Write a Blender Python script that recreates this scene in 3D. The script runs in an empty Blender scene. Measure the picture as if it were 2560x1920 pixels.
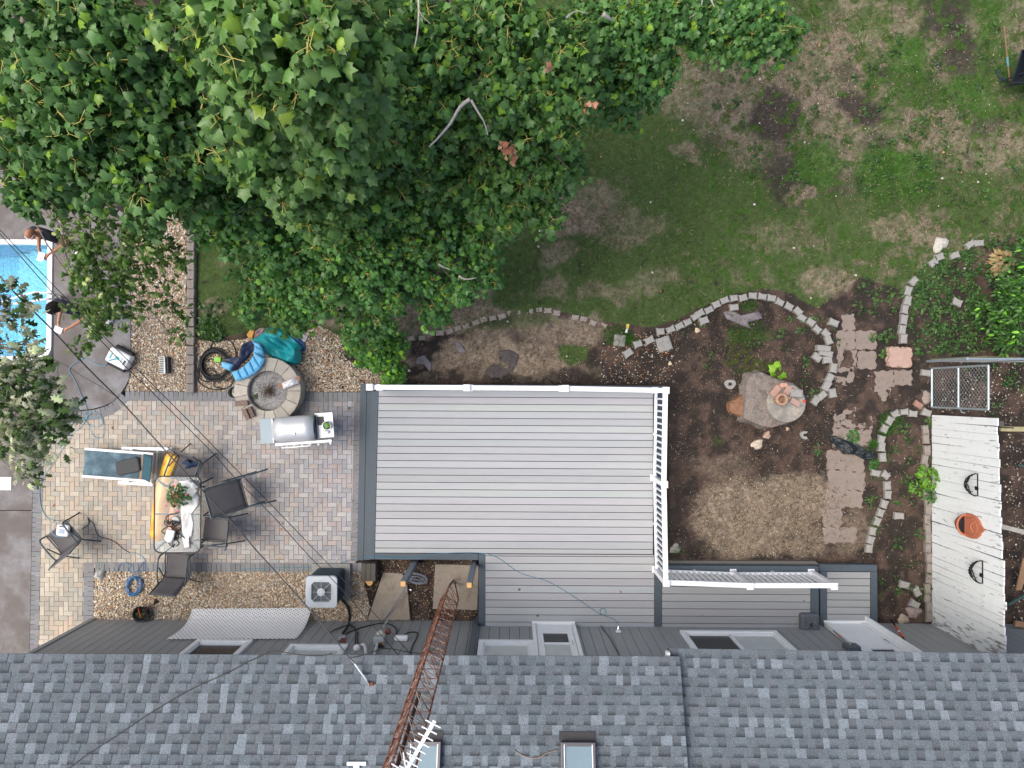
import bpy, math, random
import numpy as np
from mathutils import Vector, Matrix
random.seed(7)
rng = np.random.default_rng(11)
sc = bpy.context.scene
COL = sc.collection
PI = math.pi
# ---------------------------------------------------------------- camera
H = 14.4; F = 1707.0; TILT = math.radians(0.5); ROLL = math.radians(0.3)
cam_d = bpy.data.cameras.new('camera'); cam = bpy.data.objects.new('camera', cam_d); COL.objects.link(cam)
cam.location = (0, 0, H)
RM = Matrix.Rotation(ROLL, 3, 'Z') @ Matrix.Rotation(TILT, 3, 'X')
cam.rotation_euler = RM.to_euler()
cam_d.sensor_width = 36.0; cam_d.lens = 36.0 * F / 2560.0
cam_d.clip_start = 0.05; cam_d.clip_end = 2000
sc.camera = cam
sc.render.resolution_x = 1024; sc.render.resolution_y = 768
# ---------------------------------------------------------------- world and sun (overcast)
w = bpy.data.worlds.new('World'); sc.world = w; w.use_nodes = True
nt = w.node_tree; nt.nodes.clear()
sky = nt.nodes.new('ShaderNodeTexSky'); sky.sky_type = 'NISHITA'; sky.sun_disc = False
SUN_EL = math.radians(60); SUN_AZ = math.radians(272)
sky.sun_elevation = SUN_EL; sky.sun_rotation = SUN_AZ
sky.air_density = 1.0; sky.dust_density = 5.0; sky.ozone_density = 1.0
bg = nt.nodes.new('ShaderNodeBackground'); bg.inputs['Strength'].default_value = 0.15
wo = nt.nodes.new('ShaderNodeOutputWorld')
nt.links.new(sky.outputs[0], bg.inputs[0]); nt.links.new(bg.outputs[0], wo.inputs[0])
sd = bpy.data.lights.new('sun', 'SUN'); so = bpy.data.objects.new('sun', sd); COL.objects.link(so)
sd.energy = 1.2; sd.angle = math.radians(42); sd.color = (0.98, 1.0, 0.93)
dv = Vector((math.sin(SUN_AZ) * math.cos(SUN_EL), math.cos(SUN_AZ) * math.cos(SUN_EL), math.sin(SUN_EL)))
so.rotation_euler = dv.to_track_quat('Z', 'Y').to_euler(); so.location = (0, 0, 30)
sc.view_settings.view_transform = 'Standard'; sc.view_settings.look = 'None'
sc.view_settings.exposure = 0.62; sc.view_settings.gamma = 1.0
sc.render.engine = 'CYCLES'
# ---------------------------------------------------------------- helpers
def P(px, py, z=0.0):
    d = RM @ Vector(((px - 1280) / F, -(py - 960) / F, -1.0))
    t = (z - H) / d.z
    return Vector((d.x * t, d.y * t, z))
RN = np.array(RM)
def project(X, Y, Z):
    v = np.stack([X, Y, Z - H], -1) @ RN
    return 1280 + F * v[..., 0] / -v[..., 2], 960 - F * v[..., 1] / -v[..., 2]
def PN(px, py, z):
    px = np.asarray(px, float); py = np.asarray(py, float)
    d = np.stack([(px - 1280) / F, -(py - 960) / F, -np.ones_like(px)], -1) @ RN.T
    t = (z - H) / d[..., 2]
    return d * t[..., None] + np.array([0, 0, H])
_lat = np.random.default_rng(5).random((8, 256, 256))
def vnoise(x, y, s=0):
    x = np.asarray(x, float) + 1000.37 * (s + 1); y = np.asarray(y, float) + 517.13 * (s + 1)
    xi = np.floor(x).astype(int); yi = np.floor(y).astype(int)
    fx = x - xi; fy = y - yi; fx = fx * fx * (3 - 2 * fx); fy = fy * fy * (3 - 2 * fy)
    L = _lat[s % 8]; a = L[xi % 256, yi % 256]; b = L[(xi + 1) % 256, yi % 256]
    c = L[xi % 256, (yi + 1) % 256]; d = L[(xi + 1) % 256, (yi + 1) % 256]
    return (a * (1 - fx) + b * fx) * (1 - fy) + (c * (1 - fx) + d * fx) * fy
def fbm(x, y, s=0, o=4):
    t = 0; a = .5; n = 0
    for k in range(o):
        t = t + a * vnoise(x * 2 ** k, y * 2 ** k, s + k); n += a; a *= .55
    return t / n
def inpoly(x, y, poly):
    r = np.zeros(np.shape(x), bool); n = len(poly)
    for i in range(n):
        x0, y0 = poly[i]; x1, y1 = poly[(i + 1) % n]
        if y0 == y1: continue
        c = ((y0 > y) != (y1 > y)) & (x < (x1 - x0) * (y - y0) / (y1 - y0) + x0)
        r ^= c
    return r
def smooth01(x, a, b):
    t = np.clip((x - a) / (b - a), 0, 1); return t * t * (3 - 2 * t)
# ---- materials
_m = {}
def mat(name, col, rough=.7, metal=0., var=.12, scale=8., bump=0., bscale=None, spec=.5, attr=False, col2=None, lo=.35, hi=.65, fine=0., fscale=150., stretch=None, coat=0., emit=None, trans=0.):
    if name in _m: return _m[name]
    m = bpy.data.materials.new(name); m.use_nodes = True; _m[name] = m
    t = m.node_tree; N = t.nodes; L = t.links; b = N['Principled BSDF']
    b.inputs['Roughness'].default_value = rough; b.inputs['Metallic'].default_value = metal
    b.inputs['Specular IOR Level'].default_value = spec; b.inputs['Coat Weight'].default_value = coat
    tc = N.new('ShaderNodeTexCoord'); vec = tc.outputs['Object']
    if stretch:
        mp = N.new('ShaderNodeMapping'); mp.inputs['Scale'].default_value = stretch; L.new(vec, mp.inputs[0]); vec = mp.outputs[0]
    nz = N.new('ShaderNodeTexNoise'); nz.inputs['Scale'].default_value = scale; nz.inputs['Detail'].default_value = 5
    nz.inputs['Roughness'].default_value = .6; L.new(vec, nz.inputs['Vector'])
    if attr:
        at = N.new('ShaderNodeAttribute'); at.attribute_name = 'Col'; base = at.outputs['Color']
    else:
        rg = N.new('ShaderNodeRGB'); rg.outputs[0].default_value = (*col, 1); base = rg.outputs[0]
    if col2:
        mr = N.new('ShaderNodeMapRange'); mr.inputs[1].default_value = lo; mr.inputs[2].default_value = hi; L.new(nz.outputs[0], mr.inputs[0])
        mx = N.new('ShaderNodeMix'); mx.data_type = 'RGBA'; L.new(mr.outputs[0], mx.inputs[0]); L.new(base, mx.inputs[6]); mx.inputs[7].default_value = (*col2, 1); base = mx.outputs[2]
    if var > 0:
        mr = N.new('ShaderNodeMapRange'); mr.inputs[1].default_value = .25; mr.inputs[2].default_value = .75
        mr.inputs[3].default_value = 1 - var; mr.inputs[4].default_value = 1 + var; L.new(nz.outputs[0], mr.inputs[0])
        vm = N.new('ShaderNodeVectorMath'); vm.operation = 'SCALE'; L.new(base, vm.inputs[0]); L.new(mr.outputs[0], vm.inputs['Scale']); base = vm.outputs[0]
    if fine > 0:
        n2 = N.new('ShaderNodeTexNoise'); n2.inputs['Scale'].default_value = fscale; n2.inputs['Detail'].default_value = 3; L.new(vec, n2.inputs['Vector'])
        mr = N.new('ShaderNodeMapRange'); mr.inputs[1].default_value = .3; mr.inputs[2].default_value = .7
        mr.inputs[3].default_value = 1 - fine; mr.inputs[4].default_value = 1 + fine; L.new(n2.outputs[0], mr.inputs[0])
        vm = N.new('ShaderNodeVectorMath'); vm.operation = 'SCALE'; L.new(base, vm.inputs[0]); L.new(mr.outputs[0], vm.inputs['Scale']); base = vm.outputs[0]
    L.new(base, b.inputs['Base Color'])
    if bump > 0:
        n3 = N.new('ShaderNodeTexNoise'); n3.inputs['Scale'].default_value = bscale or scale * 4; n3.inputs['Detail'].default_value = 4; L.new(vec, n3.inputs['Vector'])
        bp = N.new('ShaderNodeBump'); bp.inputs['Strength'].default_value = bump; bp.inputs['Distance'].default_value = .01
        L.new(n3.outputs[0], bp.inputs['Height']); L.new(bp.outputs[0], b.inputs['Normal'])
    if trans > 0:
        tr = N.new('ShaderNodeBsdfTranslucent'); L.new(base, tr.inputs[0]); ms = N.new('ShaderNodeMixShader'); ms.inputs[0].default_value = trans
        L.new(b.outputs[0], ms.inputs[1]); L.new(tr.outputs[0], ms.inputs[2]); L.new(ms.outputs[0], N['Material Output'].inputs[0])
    return m
def glass(name, col=(.8, .9, .92), rough=.03, alpha=.25):
    if name in _m: return _m[name]
    m = mat(name, col, rough, var=0, spec=.8); t = m.node_tree; b = t.nodes['Principled BSDF']
    tr = t.nodes.new('ShaderNodeBsdfTransparent'); ms = t.nodes.new('ShaderNodeMixShader'); ms.inputs[0].default_value = alpha
    t.links.new(tr.outputs[0], ms.inputs[1]); t.links.new(b.outputs[0], ms.inputs[2]); t.links.new(ms.outputs[0], t.nodes['Material Output'].inputs[0])
    return m
# ---- objects
def tag(o, label=None, cat=None, group=None, kind=None):
    if label: o['label'] = label
    if cat: o['category'] = cat
    if group: o['group'] = group
    if kind: o['kind'] = kind
    return o
def thing(name, label, cat, loc=(0, 0, 0), group=None, rz=0):
    o = bpy.data.objects.new(name, None); COL.objects.link(o); o.location = Vector(loc); o.rotation_euler = (0, 0, rz)
    o.empty_display_size = .1
    return tag(o, label, cat, group)
def base_of(p):
    v = Vector((0, 0, 0))
    while p is not None: v = v + p.location; p = p.parent
    return v
def link_mesh(name, me, m, parent=None, local=False):
    o = bpy.data.objects.new(name, me); COL.objects.link(o)
    if m is not None:
        for x in (m if isinstance(m, (list, tuple)) else [m]): me.materials.append(x)
    n = len(me.vertices); co = np.empty(n * 3, np.float32); me.vertices.foreach_get('co', co); co = co.reshape(-1, 3)
    if parent is not None:
        o.parent = parent
        if not local: co -= np.array(base_of(parent), np.float32)
    elif not local:
        c = (co.min(0) + co.max(0)) / 2; c[2] = co[:, 2].min(); co -= c; o.location = Vector([float(a) for a in c])
    me.vertices.foreach_set('co', co.ravel()); me.update()
    return o
def set_col(me, cols):
    a = me.color_attributes.new('Col', 'FLOAT_COLOR', 'POINT')
    c = np.ones((len(cols), 4), np.float32); c[:, :3] = cols; a.data.foreach_set('color', c.ravel())
def np_mesh(name, V, Fc, k, cols=None, smooth=False):
    """V Nx3, Fc Mxk"""
    me = bpy.data.meshes.new(name); V = np.asarray(V, np.float32); Fc = np.asarray(Fc, np.int32)
    me.vertices.add(len(V)); me.vertices.foreach_set('co', V.ravel())
    me.loops.add(Fc.size); me.loops.foreach_set('vertex_index', Fc.ravel())
    me.polygons.add(len(Fc)); me.polygons.foreach_set('loop_start', np.arange(len(Fc), dtype=np.int32) * k)
    me.polygons.foreach_set('loop_total', np.full(len(Fc), k, np.int32))
    if smooth: me.polygons.foreach_set('use_smooth', np.ones(len(Fc), bool))
    me.update(calc_edges=True)
    if cols is not None: set_col(me, cols)
    return me
class MB:
    def __init__(s): s.v = []; s.f = []; s.c = []; s.mi = []; s.cc = (1, 1, 1); s.m = 0
    def col(s, c): s.cc = c; return s
    def add(s, vs, fs):
        n = len(s.v); s.v += [tuple(v) for v in vs]; s.f += [tuple(i + n for i in f) for f in fs]
        s.c += [s.cc] * len(vs); s.mi += [s.m] * len(fs); return s
    def box(s, c, d, rz=0, M=None):
        hx, hy, hz = d[0] / 2, d[1] / 2, d[2] / 2; R = Matrix.Rotation(rz, 3, 'Z') if M is None else M
        vs = [R @ Vector((x * hx, y * hy, z * hz)) + Vector(c) for z in (-1, 1) for x, y in ((-1, -1), (1, -1), (1, 1), (-1, 1))]
        return s.add(vs, [(3, 2, 1, 0), (4, 5, 6, 7), (0, 1, 5, 4), (1, 2, 6, 5), (2, 3, 7, 6), (3, 0, 4, 7)])
    def prism(s, poly, z0, z1, taper=0.):
        """poly: list of Vector/tuples xy; z0 bottom z1 top"""
        n = len(poly); A = sum(poly[i][0] * poly[(i + 1) % n][1] - poly[(i + 1) % n][0] * poly[i][1] for i in range(n))
        if A < 0: poly = poly[::-1]
        cx = sum(p[0] for p in poly) / n; cy = sum(p[1] for p in poly) / n
        z1s = z1 if hasattr(z1, '__len__') else [z1] * n
        vs = [(p[0], p[1], z0) for p in poly] + [(cx + (p[0] - cx) * (1 - taper), cy + (p[1] - cy) * (1 - taper), z1s[i]) for i, p in enumerate(poly)]
        fs = [tuple(range(n))[::-1], tuple(range(n, 2 * n))] + [(i, (i + 1) % n, n + (i + 1) % n, n + i) for i in range(n)]
        return s.add(vs, fs)
    def bprism(s, poly, z0, z1, b=.006):
        """prism with a chamfered top edge"""
        n = len(poly); A = sum(poly[i][0] * poly[(i + 1) % n][1] - poly[(i + 1) % n][0] * poly[i][1] for i in range(n))
        if A < 0: poly = poly[::-1]
        cx = sum(p[0] for p in poly) / n; cy = sum(p[1] for p in poly) / n
        def sh(p):
            dx, dy = p[0] - cx, p[1] - cy; l = math.hypot(dx, dy) or 1; k = max(0, 1 - 1.4 * b / l); return (cx + dx * k, cy + dy * k)
        vs = [(p[0], p[1], z0) for p in poly] + [(p[0], p[1], z1 - b) for p in poly] + [(*sh(p), z1) for p in poly]
        fs = [tuple(range(n))[::-1], tuple(range(2 * n, 3 * n))]
        for r in (0, n): fs += [(r + i, r + (i + 1) % n, r + n + (i + 1) % n, r + n + i) for i in range(n)]
        return s.add(vs, fs)
    def tube(s, pts, r, n=8, close=False):
        pts = [Vector(p) for p in pts]; k = len(pts); rs = r if hasattr(r, '__len__') else [r] * k
        vs = []; up = None
        for i, p in enumerate(pts):
            a = pts[(i - 1) % k] if close else pts[max(i - 1, 0)]; b = pts[(i + 1) % k] if close else pts[min(i + 1, k - 1)]
            t = (b - a); t = t.normalized() if t.length > 1e-9 else Vector((0, 0, 1))
            if up is None: up = Vector((0, 0, 1)) if abs(t.z) < .9 else Vector((1, 0, 0))
            x = t.cross(up); x = x.normalized() if x.length > 1e-6 else t.orthogonal().normalized(); y = x.cross(t).normalized(); up = y
            for j in range(n):
                an = 2 * PI * j / n; vs.append(p + (x * math.cos(an) + y * math.sin(an)) * rs[i])
        fs = []
        for i in range(k if close else k - 1):
            for j in range(n):
                a = i * n + j; b = i * n + (j + 1) % n; c = ((i + 1) % k) * n + (j + 1) % n; d = ((i + 1) % k) * n + j; fs.append((a, b, c, d))
        if not close: fs += [tuple(range(n))[::-1], tuple(range((k - 1) * n, k * n))]
        return s.add(vs, fs)
    def bar(s, a, b, w, h):
        """rectangular bar a->b"""
        a = Vector(a); b = Vector(b); t = (b - a).normalized(); x = t.cross(Vector((0, 0, 1)))
        x = x.normalized() if x.length > 1e-5 else Vector((1, 0, 0)); y = x.cross(t).normalized()
        vs = [p + x * (i * w / 2) + y * (j * h / 2) for p in (a, b) for i, j in ((-1, -1), (1, -1), (1, 1), (-1, 1))]
        return s.add(vs, [(0, 1, 2, 3), (7, 6, 5, 4), (0, 4, 5, 1), (1, 5, 6, 2), (2, 6, 7, 3), (3, 7, 4, 0)])
    def lathe(s, prof, c, n=24):
        c = Vector(c); vs = []; k = len(prof)
        for r, z in prof:
            for j in range(n): a = 2 * PI * j / n; vs.append((c.x + r * math.cos(a), c.y + r * math.sin(a), c.z + z))
        fs = [(i * n + j, i * n + (j + 1) % n, (i + 1) * n + (j + 1) % n, (i + 1) * n + j) for i in range(k - 1) for j in range(n)]
        if prof[0][0] > 1e-6: fs.append(tuple(range(n))[::-1])
        if prof[-1][0] > 1e-6: fs.append(tuple(range((k - 1) * n, k * n)))
        return s.add(vs, fs)
    def grid(s, fn, nu, nv):
        vs = [fn(i / nu, j / nv) for j in range(nv + 1) for i in range(nu + 1)]
        fs = [(j * (nu + 1) + i, j * (nu + 1) + i + 1, (j + 1) * (nu + 1) + i + 1, (j + 1) * (nu + 1) + i) for j in range(nv) for i in range(nu)]
        return s.add(vs, fs)
    def build(s, name, m, parent=None, smooth=False, local=False, cols=False, bevel=0, solid=0, sub=0):
        me = bpy.data.meshes.new(name); me.from_pydata([tuple(v) for v in s.v], [], s.f); me.update()
        if cols: set_col(me, np.array(s.c, np.float32))
        if isinstance(m, (list, tuple)): me.polygons.foreach_set('material_index', np.array(s.mi, np.int32))
        if smooth: me.polygons.foreach_set('use_smooth', np.ones(len(me.polygons), bool))
        o = link_mesh(name, me, m, parent, local)
        if solid: q = o.modifiers.new('s', 'SOLIDIFY'); q.thickness = solid; q.offset = 0
        if bevel: q = o.modifiers.new('b', 'BEVEL'); q.width = bevel; q.segments = 2; q.limit_method = 'ANGLE'
        if sub: q = o.modifiers.new('u', 'SUBSURF'); q.levels = sub; q.render_levels = sub
        return o
def jit(c, a=.08, r=random):
    k = 1 + r.uniform(-a, a); return tuple(max(0, x * k * (1 + r.uniform(-a, a) * .3)) for x in c)
def curve_pts(pts, n=6):
    """catmull-rom through points"""
    pts = [Vector(p) for p in pts]; out = []
    for i in range(len(pts) - 1):
        p0 = pts[max(i - 1, 0)]; p1 = pts[i]; p2 = pts[i + 1]; p3 = pts[min(i + 2, len(pts) - 1)]
        for k in range(n):
            t = k / n; out.append(.5 * ((2 * p1) + (p2 - p0) * t + (2 * p0 - 5 * p1 + 4 * p2 - p3) * t * t + (3 * p1 - p0 - 3 * p2 + p3) * t ** 3))
    out.append(pts[-1]); return out
def rod(name, pts, r, m, label=None, cat=None, n=6, parent=None, kind=None, group=None, sm=6):
    o = MB().tube(curve_pts(pts, sm) if sm else pts, r, n).build(name, m, parent, smooth=True)
    return tag(o, label, cat, group, kind)
# ---------------------------------------------------------------- ground
SOIL = (.038, .0305, .026); STRAW = (.245, .195, .145); GRASS = (.060, .096, .028); LUSH = (.042, .12, .014); MOSS = (.04, .06, .008)
LAWN = [(440, -300), (2900, -300), (2900, 540), (2480, 600), (2330, 690), (2270, 730), (2150, 690), (2085, 735), (2040, 770), (1980, 735), (1900, 722), (1840, 735), (1760, 765), (1640, 818), (1560, 812), (1480, 800), (1370, 772), (1280, 788), (1120, 822), (1000, 862), (880, 895), (780, 855), (640, 825), (520, 850), (488, 800), (488, 560), (440, 560)]
def blob(px, py, cx, cy, rx, ry, ang=0):
    a = math.radians(ang); dx = px - cx; dy = py - cy; u = (dx * math.cos(a) + dy * math.sin(a)) / rx; v = (-dx * math.sin(a) + dy * math.cos(a)) / ry
    return np.sqrt(u * u + v * v)
LAYERS = [  # kind, shape, strength ; shape = (cx,cy,rx,ry,ang)
 ('straw', (1830, 230, 190, 120, 15), .62), ('straw', (2030, 170, 150, 120, 0), .55), ('straw', (2080, 330, 150, 130, 0), .52), ('straw', (1900, 340, 110, 90, 0), .5),
 ('straw', (2180, 60, 120, 70, 0), .4), ('straw', (2330, 330, 110, 60, 0), .45), ('straw', (2480, 380, 90, 70, 0), .55), ('straw', (2390, 120, 80, 90, 0), .4), ('straw', (2560, 60, 60, 90, 0), .5),
 ('soil', (1945, 285, 62, 70, 20), .9), ('soil', (2145, 268, 75, 42, 35), .9), ('soil', (1990, 450, 70, 80, 0), .75), ('soil', (1960, 400, 50, 70, 30), .6), ('soil', (2415, 150, 70, 60, 0), .8), ('soil', (2360, 30, 60, 70, 20), .75), ('soil', (2380, 80, 40, 60, 0), .7),
 ('soil', (1790, 130, 70, 40, 10), .75), ('soil', (2120, 180, 40, 30, 20), .6), ('soil', (2230, 190, 50, 30, 20), .5), ('soil', (1770, 360, 45, 30, 0), .5), ('soil', (2120, 460, 60, 40, 0), .5), ('soil', (2200, 360, 40, 30, 0), .5), ('soil', (2470, 310, 50, 25, 0), .5),
 ('lush', (2050, 405, 62, 58, 0), .75), ('lush', (2240, 435, 105, 75, 0), .8), ('lush', (2170, 60, 60, 40, 0), .5), ('lush', (2270, 140, 60, 60, 0), .6), ('lush', (2430, 240, 70, 60, 0), .6), ('lush', (2480, 130, 50, 80, 0), .35), ('lush', (2500, 40, 60, 40, 0), .5),
 ('grass', (2300, 230, 60, 50, 0), .9), ('grass', (2420, 480, 110, 60, 0), .8), ('grass', (2150, 550, 150, 80, 0), .7), ('grass', (1650, 420, 200, 100, 0), .6), ('grass', (1620, 330, 90, 60, 0), .8),
 ('straw', (1430, 545, 75, 45, 10), .8), ('straw', (1390, 640, 60, 30, -20), .5), ('straw', (1710, 365, 40, 20, 0), .75), ('straw', (1745, 395, 20, 15, 0), .5), ('straw', (1480, 500, 90, 35, -20), .5), ('straw', (1560, 560, 120, 40, 5), .35), ('straw', (1640, 700, 90, 26, 0), .35), ('straw', (1520, 730, 70, 24, 0), .4), ('straw', (1370, 720, 50, 24, 0), .4),
 ('straw', (1960, 600, 120, 40, 0), .25), ('straw', (2260, 570, 90, 40, 10), .55), ('straw', (2070, 700, 70, 35, -10), .65), ('straw', (2010, 480, 40, 30, 0), .5), ('straw', (1560, 600, 60, 20, 0), .3),
 ('straw', (1150, 800, 140, 28, -15), .8), ('straw', (1180, 740, 60, 35, 0), .7), ('straw', (1000, 770, 60, 60, 0), .8), ('straw', (820, 780, 60, 35, 0), .7), ('straw', (530, 770, 50, 25, 0), .6), ('straw', (1600, 180, 40, 40, 0), .6), ('straw', (1545, 260, 60, 25, -20), .7),
 ('straw', (1300, 900, 150, 50, 10), .85), ('straw', (1400, 820, 130, 45, 5), .8), ('straw', (1200, 860, 90, 40, -20), .8), ('straw', (1120, 890, 60, 30, -50), .8), ('straw', (1030, 900, 30, 28, 0), .7), ('straw', (1350, 925, 80, 25, 5), .7), ('straw', (1180, 920, 35, 30, 0), .5), ('straw', (1050, 945, 60, 14, 0), .4), ('straw', (1470, 925, 40, 12, 0), .5),
 ('soil', (1000, 930, 50, 18, -10), .9), ('soil', (1290, 945, 60, 16, 0), .8), ('soil', (1480, 940, 120, 22, 0), .9), ('soil', (1120, 935, 60, 18, 0), .7), ('soil', (1060, 890, 26, 20, -40), .8), ('grass', (1270, 810, 120, 16, -8), .5), ('grass', (1430, 885, 42, 28, 0), 1.), ('grass', (1330, 790, 80, 15, 0), .4),
 ('straw', (1850, 1300, 115, 100, 10), .95), ('straw', (1990, 1250, 110, 60, 10), .9), ('straw', (1950, 1350, 120, 50, 0), .6), ('straw', (2010, 1225, 60, 35, 0), .6),
 ('straw', (1800, 1170, 80, 30, 0), .25), ('straw', (2130, 1330, 60, 60, 0), .35),
 ('moss', (1870, 905, 55, 12, 5), .9), ('moss', (1850, 870, 18, 35, -20), .7), ('moss', (1900, 925, 70, 10, -5), .8),
 ('straw', (2470, 640, 40, 50, 30), .3), ('grass', (1870, 850, 60, 14, 0), .5),
]
def ground_eval(px, py):
    wx = px + (fbm(px / 60, py / 60, 1) - .5) * 60 + (fbm(px / 14, py / 14, 3, 2) - .5) * 18
    wy = py + (fbm(px / 60, py / 60, 2) - .5) * 60 + (fbm(px / 14, py / 14, 4, 2) - .5) * 18
    lx = px + (fbm(px / 40, py / 40, 1) - .5) * 14; ly = py + (fbm(px / 40, py / 40, 2) - .5) * 14
    n1 = fbm(px / 26, py / 26, 5); n2 = fbm(px / 7, py / 7, 0, 3); n3 = fbm(px / 110, py / 110, 6)
    col = np.empty(px.shape + (3,)); col[:] = SOIL; g = np.zeros(px.shape); lush = np.zeros(px.shape); dry = np.zeros(px.shape)
    red = smooth01(n1, .4, .7)[..., None]; col = col * (1 + red * np.array([.30, .12, .05]))
    col *= (.62 + .8 * n1)[..., None]
    ml = (smooth01(n1, .46, .64) * (1 - smooth01(1760 - px, 0, 90) * (px > 1600)) * .75)[..., None]; col = col * (1 - ml) + np.array((.088, .060, .047)) * ml  # lighter mulch withheld beside the deck, painting the deck's shade into the soil
    L = inpoly(lx, ly, LAWN).astype(float)
    gw = L * .93 * smooth01(n1 + .25 * (n2 - .5) + .2, .30, .5)
    col = col * (1 - gw[..., None]) + np.array(GRASS) * gw[..., None]; g = gw.copy()
    s0 = L * smooth01(n3 * .6 + n1 * .5, .64, .80) * .45
    right = smooth01(px, 1950, 2250) * L; s0 = np.clip(s0 + right * smooth01(n1, .5, .62) * .4, 0, .8)
    col = col * (1 - s0[..., None]) + np.array(STRAW) * s0[..., None] * .8; g *= (1 - s0 * .8); dry = s0
    for kind, (cx, cy, rx, ry, an), st in LAYERS:
        d = blob(wx, wy, cx, cy, rx, ry, an)
        if d.min() > 1.6: continue
        wgt = (1 - smooth01(d, .72, 1.18)) * st
        if kind == 'straw': wgt = wgt * (.62 + .6 * smooth01(n2 * .5 + n1 * .5, .40, .60)); c = STRAW; gv = .06
        elif kind == 'soil': c = (.036, .029, .026); gv = 0
        elif kind == 'lush': c = LUSH; gv = 1.
        elif kind == 'grass': c = GRASS; gv = 1.
        else: c = MOSS; gv = 0
        if kind == 'moss': wgt = wgt * smooth01(n2, .42, .58)
        wgt = np.clip(wgt, 0, 1); W = wgt[..., None]
        col = col * (1 - W) + np.array(c) * W; g = g * (1 - wgt) + gv * wgt
        lush = lush * (1 - wgt) + (wgt if kind == 'lush' else 0)
        dry = dry * (1 - wgt) + (wgt if kind == 'straw' else 0)
    # tufts of green coming through the dry lawn in the far corner
    tf = L * smooth01(px, 1600, 1800) * smooth01(fbm(px / 17, py / 17, 7, 2), .60, .70) * .9
    col = col * (1 - tf[..., None]) + np.array((.05, .10, .018)) * tf[..., None]; g = np.maximum(g, tf); lush = np.maximum(lush, tf * .7)
    col *= (.72 + .56 * n2)[..., None]
    return col, np.clip(g, 0, 1), lush, dry
def axis(a, b, st, far):
    fine = np.arange(a, b + st / 2, st); k = []; d = st
    x = b
    while x < far: d *= 1.6; x += d; k.append(x)
    return np.concatenate([[a - (q - b) for q in k[::-1]], fine, k])
gx = axis(-11.6, 11.6, .033, 300); gy = axis(-8.8, 8.8, .033, 300)
GX, GY = np.meshgrid(gx, gy); PX, PY = project(GX, GY, np.zeros_like(GX))
colr, gr, lu, dr = ground_eval(PX, PY)
POOLP = [(-4000, 606), (128, 606), (128, 870), (110, 897), (-4000, 897)]
HARD = [(-4000, -300), (330, -300), (330, 425), (486, 425), (486, 975), (1000, 975), (1000, 960), (1670, 960), (1670, 1405), (2195, 1405), (2195, 1565), (2340, 1565), (2340, 3000), (-4000, 3000)]
GZ = (fbm(GX * 1.1, GY * 1.1, 2) - .5) * .05 + (fbm(GX * 9, GY * 9, 4, 3) - .5) * .022
ins = inpoly(PX, PY, HARD); GZ = np.where(ins, -.05, GZ)
pool = inpoly(PX, PY, [(-4000, 590), (140, 590), (140, 915), (-4000, 915)]); GZ = np.where(pool, -1.9, GZ)
nb = inpoly(PX, PY, [(900, 1400), (1240, 1400), (1240, 1560), (900, 1560)]); GZ = np.where(nb, -.03 + (fbm(GX * 9, GY * 9, 4, 3) - .5) * .03, GZ)
ny, nx = GX.shape; idx = np.arange(nx * ny).reshape(ny, nx)
Fq = np.stack([idx[:-1, :-1], idx[:-1, 1:], idx[1:, 1:], idx[1:, :-1]], -1).reshape(-1, 4)
me = np_mesh('ground', np.stack([GX, GY, GZ], -1).reshape(-1, 3), Fq, 4, colr.reshape(-1, 3), smooth=True)
m_ground = mat('soil_and_turf', (1, 1, 1), .95, var=.22, scale=14, attr=True, fine=.5, fscale=95, bump=.9, bscale=60, spec=.15)
tag(link_mesh('ground', me, m_ground, local=False), kind='structure')
def sample(n, x0, x1, y0, y1, seed):
    r = np.random.default_rng(seed); return r.uniform(x0, x1, n), r.uniform(y0, y1, n), r
# grass blades
def blades(name, px, py, hgt, wid, cols, lean, r, z=0.):
    n = len(px); B = PN(px, py, z); an = r.uniform(0, 2 * PI, n); le = r.uniform(.2, 1., n) * lean * hgt
    dx = np.cos(an); dy = np.sin(an); h = hgt * r.uniform(.55, 1.2, n); ww = wid * r.uniform(.6, 1.3, n)
    V = np.empty((n, 3, 3)); V[:, 0] = B + np.stack([-dy * ww, dx * ww, -.01 * np.ones(n)], -1); V[:, 1] = B + np.stack([dy * ww, -dx * ww, -.01 * np.ones(n)], -1)
    V[:, 2] = B + np.stack([dx * le, dy * le, h], -1)
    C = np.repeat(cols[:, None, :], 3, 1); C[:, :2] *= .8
    me = np_mesh(name, V.reshape(-1, 3), np.arange(n * 3).reshape(-1, 3), 3, C.reshape(-1, 3))
    return me
px, py, r = sample(420000, 440, 2600, -40, 960, 3)
_, g, l, d = ground_eval(px, py); keep = r.random(len(px)) < g * .92
keep &= ~inpoly(px, py, HARD)
px, py, l, d = px[keep], py[keep], l[keep], d[keep]
n = len(px); t = r.random(n)[:, None]; c = np.array((.045, .088, .022)) * (1 - t) + np.array((.085, .145, .042)) * t
c = c * (1 - l[:, None]) + (np.array((.045, .14, .014)) * (.7 + .7 * t)) * l[:, None]
drm = (r.random(n) < .10 + .6 * d); c[drm] = np.array((.26, .20, .12)) * r.uniform(.6, 1.1, (drm.sum(), 1))
m_blade = mat('grass_blade', (1, 1, 1), .55, attr=True, var=0, spec=.3, trans=.25)
tag(link_mesh('grass', blades('grass', px, py, .035 + .03 * l, .0035, c, 1.3, r), m_blade), kind='stuff', label='patchy green lawn between the trees and the garden bed', cat='grass')
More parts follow.
